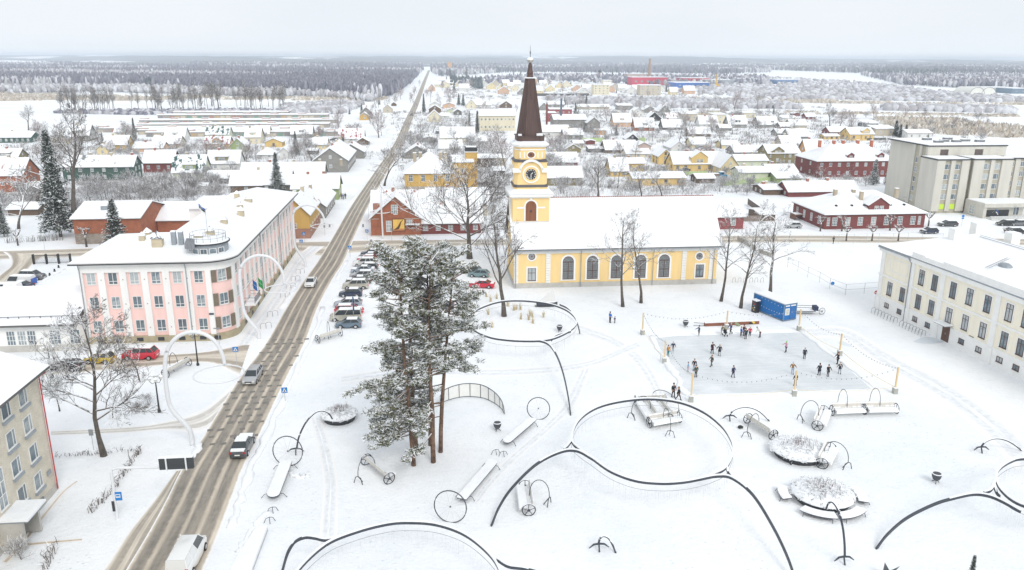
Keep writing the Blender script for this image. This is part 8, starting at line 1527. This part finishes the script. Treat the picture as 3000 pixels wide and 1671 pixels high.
for s in (-1,1): b.box(.9,s*(W_/2+.012)-.004,.45,4.85,s*(W_/2+.012)+.004,.95,0); [b.box(1.6+k*.55,s*(W_/2+.022)-.004,.5,1.9+k*.55,s*(W_/2+.022)+.004,.75,1) for k in range(6)]
b.box(5.03,-.85,.4,5.05,.85,1.5,0); obj('livery', b.mesh('police_livery', [gloss('police_blue', (.015,.09,.40), .35), gloss('police_lime', (.65,.75,.03), .4)]), pv_)
car(20,862,174,'bus','white','white delivery van cut by the left edge',2,None,True,'van','van'); car(96,818,-8,'suv','grey','grey people carrier beside the police van',1); car(60,846,172,'sedan','navy','dark saloon half hidden between the two vans',1)
car(2775,663,172,'wagon','dgrey','dark estate before the hotel entrance'  ,2); car(2721,684,178,'hatch','navy','dark hatchback with snowy roof on the street beside the red house',2); car(2946,661,176,'wagon','black','black car at the hotel steps',1); car(2980,661,176,'wagon','grey','grey car at the right of the hotel steps',1); car(2976,684,4,'wagon','black','dark estate on the street at the right edge',2); car(2323,668,172,'hatch','silver','snowy grey car behind the fence left of the red house',3)
car(980,412,170,'sedan','black','small dark car parked among yards left of the road',2); car(1206,339,-95,'sedan','dgrey','far dark car on the long road',0); car(1282,392,100,'wagon','navy','dark cars by the cream hall right of the road',1); car(2003,502,178,'sedan','dgrey','snowy car behind the pale green fence by the yellow house',3); car(2050,436,178,'hatch','silver','snowed car below the small bare trees in town',3); car(2900,592,10,'sedan','black','black car parked at the hotel wall',1) if 0 else None
t = thing('lorry', 'old blue lorry with plank bed beside the pale yellow gable house', 'lorry', G(2128,523), math.pi); b = B(); b.prism([(-2.2,-1),(0,-1),(0,1),(-2.2,1)], .5, 1.3) if 0 else b.box(0,-.9,.6,1.2,.9,1.3); b.box(1.2,-1,.6,2.6,1,2.3); obj('cab', b.mesh('lorry_cab', car_paint('lorryblue', (.05,.28,.52))), t); b = B(); b.box(1.15,-.9,1.45,1.19,.9,2.1); b.box(1.4,-1.02,1.5,2.3,1.02,2.1); obj('window', b.mesh('lorry_window', GLASSCAR), t); b = B(); b.box(2.8,-1.1,.9,6.6,1.1,1.7); obj('bed', b.mesh('lorry_bed', boards('lorry_planks', (.20,.14,.11), .2, .2)), t); b = B(); b.box(1.15,-1.02,2.3,2.65,1.02,2.42); b.box(2.85,-1.05,1.701,6.55,1.05,1.8); obj('snow_cover', b.mesh('lorry_snow', SNOW), t)
for x in (.7, 5.4):
    for s in (-1,1): b = B(); b.tube([(x,s*.95-.14,.45),(x,s*.95+.14,.45)], .45, 12); obj('wheel', b.mesh('lorry_wheel', TYRE), t)

# ================================================================ people
SKIN = gloss('skin', (.55,.34,.25), .6)
def cloth(c): return paint('cloth_%.3f_%.3f_%.3f' % c, c, .85, .12, 3)
def skinned(name, J, E_, mat, par, root=0, lev=2):              # J: joints (x,y,z,r), E_: bones; one continuous surface
    me = bpy.data.meshes.new(name); me.from_pydata([j[:3] for j in J], E_, []); me.materials.append(mat); o = obj(name, me, par)
    m = o.modifiers.new('skin', 'SKIN'); m.use_smooth_shade = True; m.branch_smoothing = .4
    for i, d in enumerate(me.skin_vertices[0].data): d.radius = (J[i][3], J[i][3]*(J[i][4] if len(J[i]) > 4 else 1)); d.use_root = (i == root)
    s = o.modifiers.new('smooth', 'SUBSURF'); s.levels = 1; s.render_levels = 1; return o
def person(px, py, face, h, jacket, trouser, label, hat=None, hair=(.06,.04,.03), coat=0, shoes=(.03,.03,.03), stride=.0, lean=0.0, arms=(.12,.12), bend=0.0, side=0.0, bare_leg=None, pos=None, knee=0.0, crouch=0.0, hood=None, swing=0.0):
    p = pos or G(px, py); s = h/1.75; t = thing('person', label, 'person', p, R(face)+math.pi/2, 'people in the square', s)   # the figure is built facing -y
    hip = .92; L = lambda y, z: (y - lean*(z-.1), z); ly = lambda z: -lean*max(0, z-.0)
    by = lambda z: ly(z) - (bend*(z-hip) if z > hip else 0)
    X = lambda x, z: x + side*z*.25; st = stride
    hz = hip - .04*st
    Lf = [(X(.09,.9), by(hz), hz), (.10+.02*st, ly(.5)-.16*st-.14*knee, .50+.05*knee), (.11, -.30*st+.22*knee, .09+.12*knee)]; Rt = [(X(-.09,.9), by(hz), hz), (-.10-.02*st, ly(.5)+.10*st, .48), (-.11-.05*st, .34*st, .09)]
    sh = 1.43; top = 1.43 - .35*abs(bend)*0.35
    shL, shR = (X(.185,sh), by(sh)-0, top), (X(-.185,sh), by(sh), top)
    def arm(sg, S, a):                                             # a: (out, forward)
        o_, f_ = a if isinstance(a, tuple) else (a, .05); el = (S[0]+sg*(.05+.24*o_), S[1]-.22*f_, S[2]-.27*(1-.4*o_-.35*max(0,f_-.5))); wr = (el[0]+sg*.18*o_, el[1]-.08-.20*f_, el[2]-.24*(1-.5*o_-.9*max(0,f_-.35))); return el, wr
    eL, wL = arm(1, shL, arms[0]); eR, wR = arm(-1, shR, arms[1])
    ch = (X(0,1.25), by(1.25), 1.22 + (top-1.43)*.6); nk = (X(0,1.5), by(1.5), top+.07); hd0 = (X(0,1.6), by(1.58)-.02, top+.17); hd1 = (X(0,1.7), by(1.66)-.01, top+.27); pel = (X(0,.95), by(hz), hz+.03)
    J = [(*pel,.12),(*ch,.13),(*nk,.055),(*hd0,.088),(*hd1,.085)]; E_ = [(0,1),(1,2),(2,3),(3,4)]; fingers = []
    for el, wr, S, sg in ((eL,wL,shL,1),(eR,wR,shR,-1)):
        k = len(J); d = (Vector(wr)-Vector(el)).normalized(); pm = Vector(wr)+d*.06; J += [(*S,.06),(*el,.042),(*wr,.028),(*pm,.034)]; E_ += [(1,k),(k,k+1),(k+1,k+2),(k+2,k+3)]; u = d.cross(Vector((0,1,0.2))).normalized()
        for q, (of, ln) in enumerate(((-.030,.075),(-.010,.085),(.010,.08),(.028,.065))): m = len(J); e = pm + u*of*1.3 + d*.04; e2 = e + d*ln*.8 + Vector((0,-.02,0)); J += [(*e,.010),(*e2,.008)]; E_ += [(k+3,m),(m,m+1)]
        m = len(J); e = Vector(wr) + u*-.04 + d*.03; J += [(*e,.011),(*(e+d*.05+u*-.015),.009)]; E_ += [(k+2,m),(m,m+1)]
    for lg in (Lf, Rt): k = len(J); J += [(*lg[0],.08),(*lg[1],.055),(*lg[2],.04)]; E_ += [(0,k),(k,k+1),(k+1,k+2)]
    bd = skinned('body', J, E_, SKIN, t)
    # face: nose, brow and mouth, ears
    b = B(); hx, hy, hz_ = hd0[0], hd0[1], hd0[2]+.06; b.ball(hx,hy-.105,hz_-.015,.016,.025,.03,6); b.ball(hx-.095,hy,hz_-.01,.015,.03,.035,6); b.ball(hx+.095,hy,hz_-.01,.015,.03,.035,6); obj('nose_and_ears', b.mesh('face_parts', SKIN, True), bd)
    b = B(); b.ball(hx-.035,hy-.088,hz_+.02,.014,.012,.010,6); b.ball(hx+.035,hy-.088,hz_+.02,.014,.012,.010,6); b.box(hx-.028,hy-.098,hz_-.065,hx+.028,hy-.085,hz_-.055); obj('eyes_and_mouth', b.mesh('face_marks', gloss('eye_dark', (.05,.03,.03), .4)), bd)
    jm = cloth(jacket); JJ = [(pel[0],pel[1],pel[2]-.06,.155,1.15),(pel[0],pel[1]*.5+ch[1]*.5,(pel[2]+ch[2])/2,.148,1.15),(*ch,.165,1.2),(nk[0],nk[1],nk[2]-.07,.09)]; JE = [(0,1),(1,2),(2,3)]
    for el, wr, S in ((eL,wL,shL),(eR,wR,shR)): k = len(JJ); JJ += [(*S,.085),(*el,.066),(*wr,.05)]; JE += [(2,k),(k,k+1),(k+1,k+2)]
    skinned('jacket', JJ, JE, jm, t, 2)
    tm = cloth(trouser); TJ = [(pel[0],pel[1],pel[2]-.02,.135,1.1)]; TE = []
    for lg in (Lf, Rt): k = len(TJ); TJ += [(lg[0][0],lg[0][1],lg[0][2]-.08,.10),(*lg[1],.072),(lg[2][0],lg[2][1],lg[2][2]+.05,.058)]; TE += [(0,k),(k,k+1),(k+1,k+2)]
    skinned('trousers', TJ, TE, tm, t, 0)
    if coat: b = B(); cy = by(hz); b.tube([(pel[0],by(1.1),1.1),(pel[0],cy,.85),(pel[0],cy+.02+.05*st,.88-coat)], [.165,.20,.24], 12, 0, True); obj('coat_skirt', b.mesh('coat_skirt', jm, True), t)
    for lg in (Lf, Rt): b = B(); x, y, z = lg[2]; b.ball(x,y-.05,z-.035,.052,.135,.055,8); b.tube([(x,y,z-.02),(x,y,z+.13)], [.055,.052], 8); b.box(x-.008,y-.19,z-.095,x+.008,y+.10,z-.07); obj('boot', b.mesh('boot', cloth(shoes), True), t)
    b = B(); zt = hd1[2]
    if hood: b.ball(hd0[0],hd0[1]+.04,hd0[2]+.02,.15,.13,.14,10); obj('fur_hood', b.mesh('fur_hood', cloth(hood), True), t); b = B()
    b.ball(hd1[0],hd1[1]+.02,zt-.01,.105,.112,.10,10)
    if hat is None: b.ball(hd0[0],hd0[1]+.05,hd0[2]+.02,.095,.07,.12,8)
    else: b.ball(hd1[0],hd1[1]+.02,zt+.11,.035,.035,.035,6); b.lathe([(.112,zt-.05),(.112,zt-.01)], 10, hd1[0], hd1[1]+.015)
    obj('hat' if hat else 'hair', b.mesh('headwear', cloth(hat or hair), True), t); return t
K = (.014,.014,.018); WS = (.75,.75,.75)
person(1787,946,30,1.84,(.02,.18,.60),K,'man in bright blue jacket and black trousers walking with a child',hair=(.05,.03,.03),arms=(.15,.2)); person(1801,947,200,1.12,(.04,.06,.12),(.05,.06,.10),'small child in dark blue beside the man in bright blue',hat=(.05,.06,.1))
person(2047,987,180,1.78,(.025,.045,.11),(.03,.04,.08),'man in navy skating along the rear rim with an arm held out',hat=(.03,.02,.02),shoes=WS,arms=((.1,.1),(.1,.9)),stride=.15)
person(2113,983,-10,1.72,(.17,.17,.10),(.45,.44,.42),'person in olive parka bending over a black pushchair',shoes=WS,bend=.25,arms=((.1,.8),(.1,.8)))
person(2140,980,200,1.78,(.04,.08,.20),K,'person in blue jacket and pale blue hat with one knee bent',hat=(.35,.5,.65),knee=1.0,arms=((.2,.6),(.2,.6)))
person(2170,989,0,1.68,(.01,.13,.55),(.06,.03,.06),'person in royal blue jacket at the left of the standing group',hat=(.35,.1,.08),shoes=WS); person(2178,984,-60,1.76,(.05,.02,.03),(.20,.12,.13),'person in dark maroon jacket at the back of the standing group',hair=(.02,.02,.02)); person(2184,994,90,1.74,(.012,.035,.05),K,'person in dark teal coat with back to us in the group',coat=.12,hair=(.3,.2,.1)); person(2196,988,-120,1.66,(.60,.02,.06),(.03,.03,.05),'person in red jacket and white hat at the right of the group',hat=(.8,.75,.72),shoes=WS,stride=.3)
person(2226,989,150,1.66,(.62,.62,.56),(.07,.02,.03),'skater in off white jacket leaning forward',hat=(.08,.09,.12),bend=.75,stride=.2,arms=((.1,.5),(.1,.4)))
person(1957,1044,-70,1.66,(.50,.22,.02),(.0,.22,.22),'person in mustard jacket and teal trousers by the left pole',hair=(.03,.015,.015),shoes=(.35,.33,.33)); person(1971,1034,-90,1.70,(.02,.03,.08),(.35,.38,.42),'person in navy jacket, grey trousers and grey hat near the left pole',hat=(.55,.57,.62),shoes=WS,arms=(.2,.35))
person(2086,1036,-80,1.68,(.045,.015,.02),(.02,.02,.03),'woman in long dark open coat holding hands on the ice',coat=.3,stride=.35,arms=((.55,.1),(.2,.3)),hair=(.06,.02,.02)); person(2107,1043,-100,1.70,(.013,.015,.025),(.30,.31,.33),'woman in black coat with fur hood holding hands on the ice',coat=.15,hood=(.55,.42,.28),stride=.25,arms=((.15,.1),(.55,.1)),hat=(.5,.45,.42))
person(2302,1032,190,1.62,(.62,.33,.45),(.02,.025,.06),'child in pink jacket and lime green hat skating',hat=(.15,.75,.05),stride=.55,arms=((.5,.5),(.5,.6)),shoes=(.02,.02,.02)); person(2356,1052,-100,1.66,(.02,.025,.05),(.015,.02,.04),'fair haired person in black coat standing on the right of the ice',hair=(.5,.38,.24),coat=.1)
person(2453,1067,185,1.72,K,K,'person in black beside the right middle pole',stride=.2,arms=((.1,.5),(.3,.4)),coat=.1); person(2321,1097,60,1.72,(.28,.14,.03),(.35,.42,.52),'person in brown jacket and jeans skating near the front pole',hat=(.6,.6,.6),stride=.4,arms=(.25,.45)); person(2329,1131,100,1.74,K,(.03,.012,.02),'person in black hidden behind the front middle pole',stride=.15)
person(2399,1100,100,1.72,(.018,.026,.045),(.03,.03,.05),'long haired woman in long dark coat, left of two in black',coat=.25,hair=(.05,.03,.03),arms=(.3,.15),stride=.2); person(2425,1103,-90,1.64,K,(.02,.02,.035),'girl in black coat and beret on the right side of the ice',coat=.15,hat=(.02,.015,.02),arms=((.2,.6),(.2,.6))); pq = person(2459,1096,80,1.66,(.013,.016,.025),(.35,.36,.40),'person in black coat with white band across the back',hood=(.6,.58,.55),coat=.12,stride=.35,arms=(.35,.2))
b = B(); b.box(-.13,.185,1.28,.13,.21,1.33); obj('back_band', b.mesh('back_band', WHITE), pq)
person(2015,1089,-30,1.36,(.25,.42,.60),(.50,.25,.35),'child in pale blue jacket and pink trousers at the left edge of the ice',hat=(.04,.05,.10),shoes=(.4,.4,.42)); person(2033,1087,-110,1.72,(.02,.025,.045),(.33,.42,.52),'person in black jacket and pale jeans behind the one in green',hair=(.25,.2,.16),stride=.25); person(2038,1106,95,1.74,(.035,.07,.045),K,'person in dark green jacket seen from behind at the left of the ice',hat=(.1,.1,.1))
person(2084,1074,200,1.64,(.06,.07,.045),(.10,.11,.09),'woman in olive jacket gliding with arms spread',stride=.75,arms=(.45,.4),hair=(.25,.12,.06)); person(2147,1106,-60,1.66,(.02,.03,.09),(.03,.035,.08),'skater in navy coat in the middle of the ice',stride=.45,arms=(.3,.4),hair=(.08,.05,.04),coat=.1)
person(1972,1164,-70,1.86,(.02,.022,.03),K,'tall man in black at the near left corner of the rink',stride=.35,hat=(.03,.03,.03)); person(1987,1172,-40,1.72,(.012,.013,.017),K,'woman in black coat kicking up snow beside the tall man',stride=.9,coat=.1,hood=(.45,.25,.12))
person(2441,714,200,1.76,(.04,.045,.05),K,'lone walker in dark clothes by the wire fence',stride=.4); person(1001,583,85,1.68,(.35,.02,.08),(.2,.05,.08),'walker in crimson coat, left of three on the far pavement',coat=.1); person(1006,585,88,1.74,(.02,.22,.50),(.03,.05,.12),'walker in blue, middle of three on the far pavement'); person(1012,583,92,1.76,(.015,.02,.035),K,'walker in dark clothes, right of three on the far pavement',coat=.1)
t = thing('pushchair', 'black pushchair on the ice edge behind the rink', 'pushchair', G(2124,984)); b = B(); b.ball(0,0,.55,.28,.42,.22,8); b.ball(.02,.22,.78,.30,.24,.26,8); obj('seat', b.mesh('pram_seat', cloth(K), True), t); b = B(); b.tube([(-.1,.4,.5),(-.35,.5,1.0)], .02, 4); b.tube([(.1,.4,.5),(-.05,.6,1.0)], .02, 4); b.tube([(-.35,.5,1.0),(-.05,.6,1.0)], .02, 4); obj('handle', b.mesh('pram_handle', DARK), t)
for x, y in ((-.22,-.35),(.22,-.35),(-.25,.35),(.25,.35)): b = B(); b.tube([(x-.03,y,.14),(x+.03,y,.14)], .14, 10); obj('wheel', b.mesh('pram_wheel', TYRE), t)
# ================================================================ the winter air between here and the horizon
hm = bpy.data.materials.new('haze_air'); hm.use_nodes = True; hn = hm.node_tree; hn.nodes.clear()
ho = hn.nodes.new('ShaderNodeOutputMaterial'); pv = hn.nodes.new('ShaderNodeVolumePrincipled'); hn.links.new(pv.outputs[0], ho.inputs['Volume'])
pv.inputs['Color'].default_value = (.85,.92,1,1); pv.inputs['Density'].default_value = .00017; pv.inputs['Anisotropy'].default_value = 0.0
b = B(); b.box(-20000,-400,-9,20000,18500,60); hz = struct('haze', b.mesh('haze', hm), 'stuff')
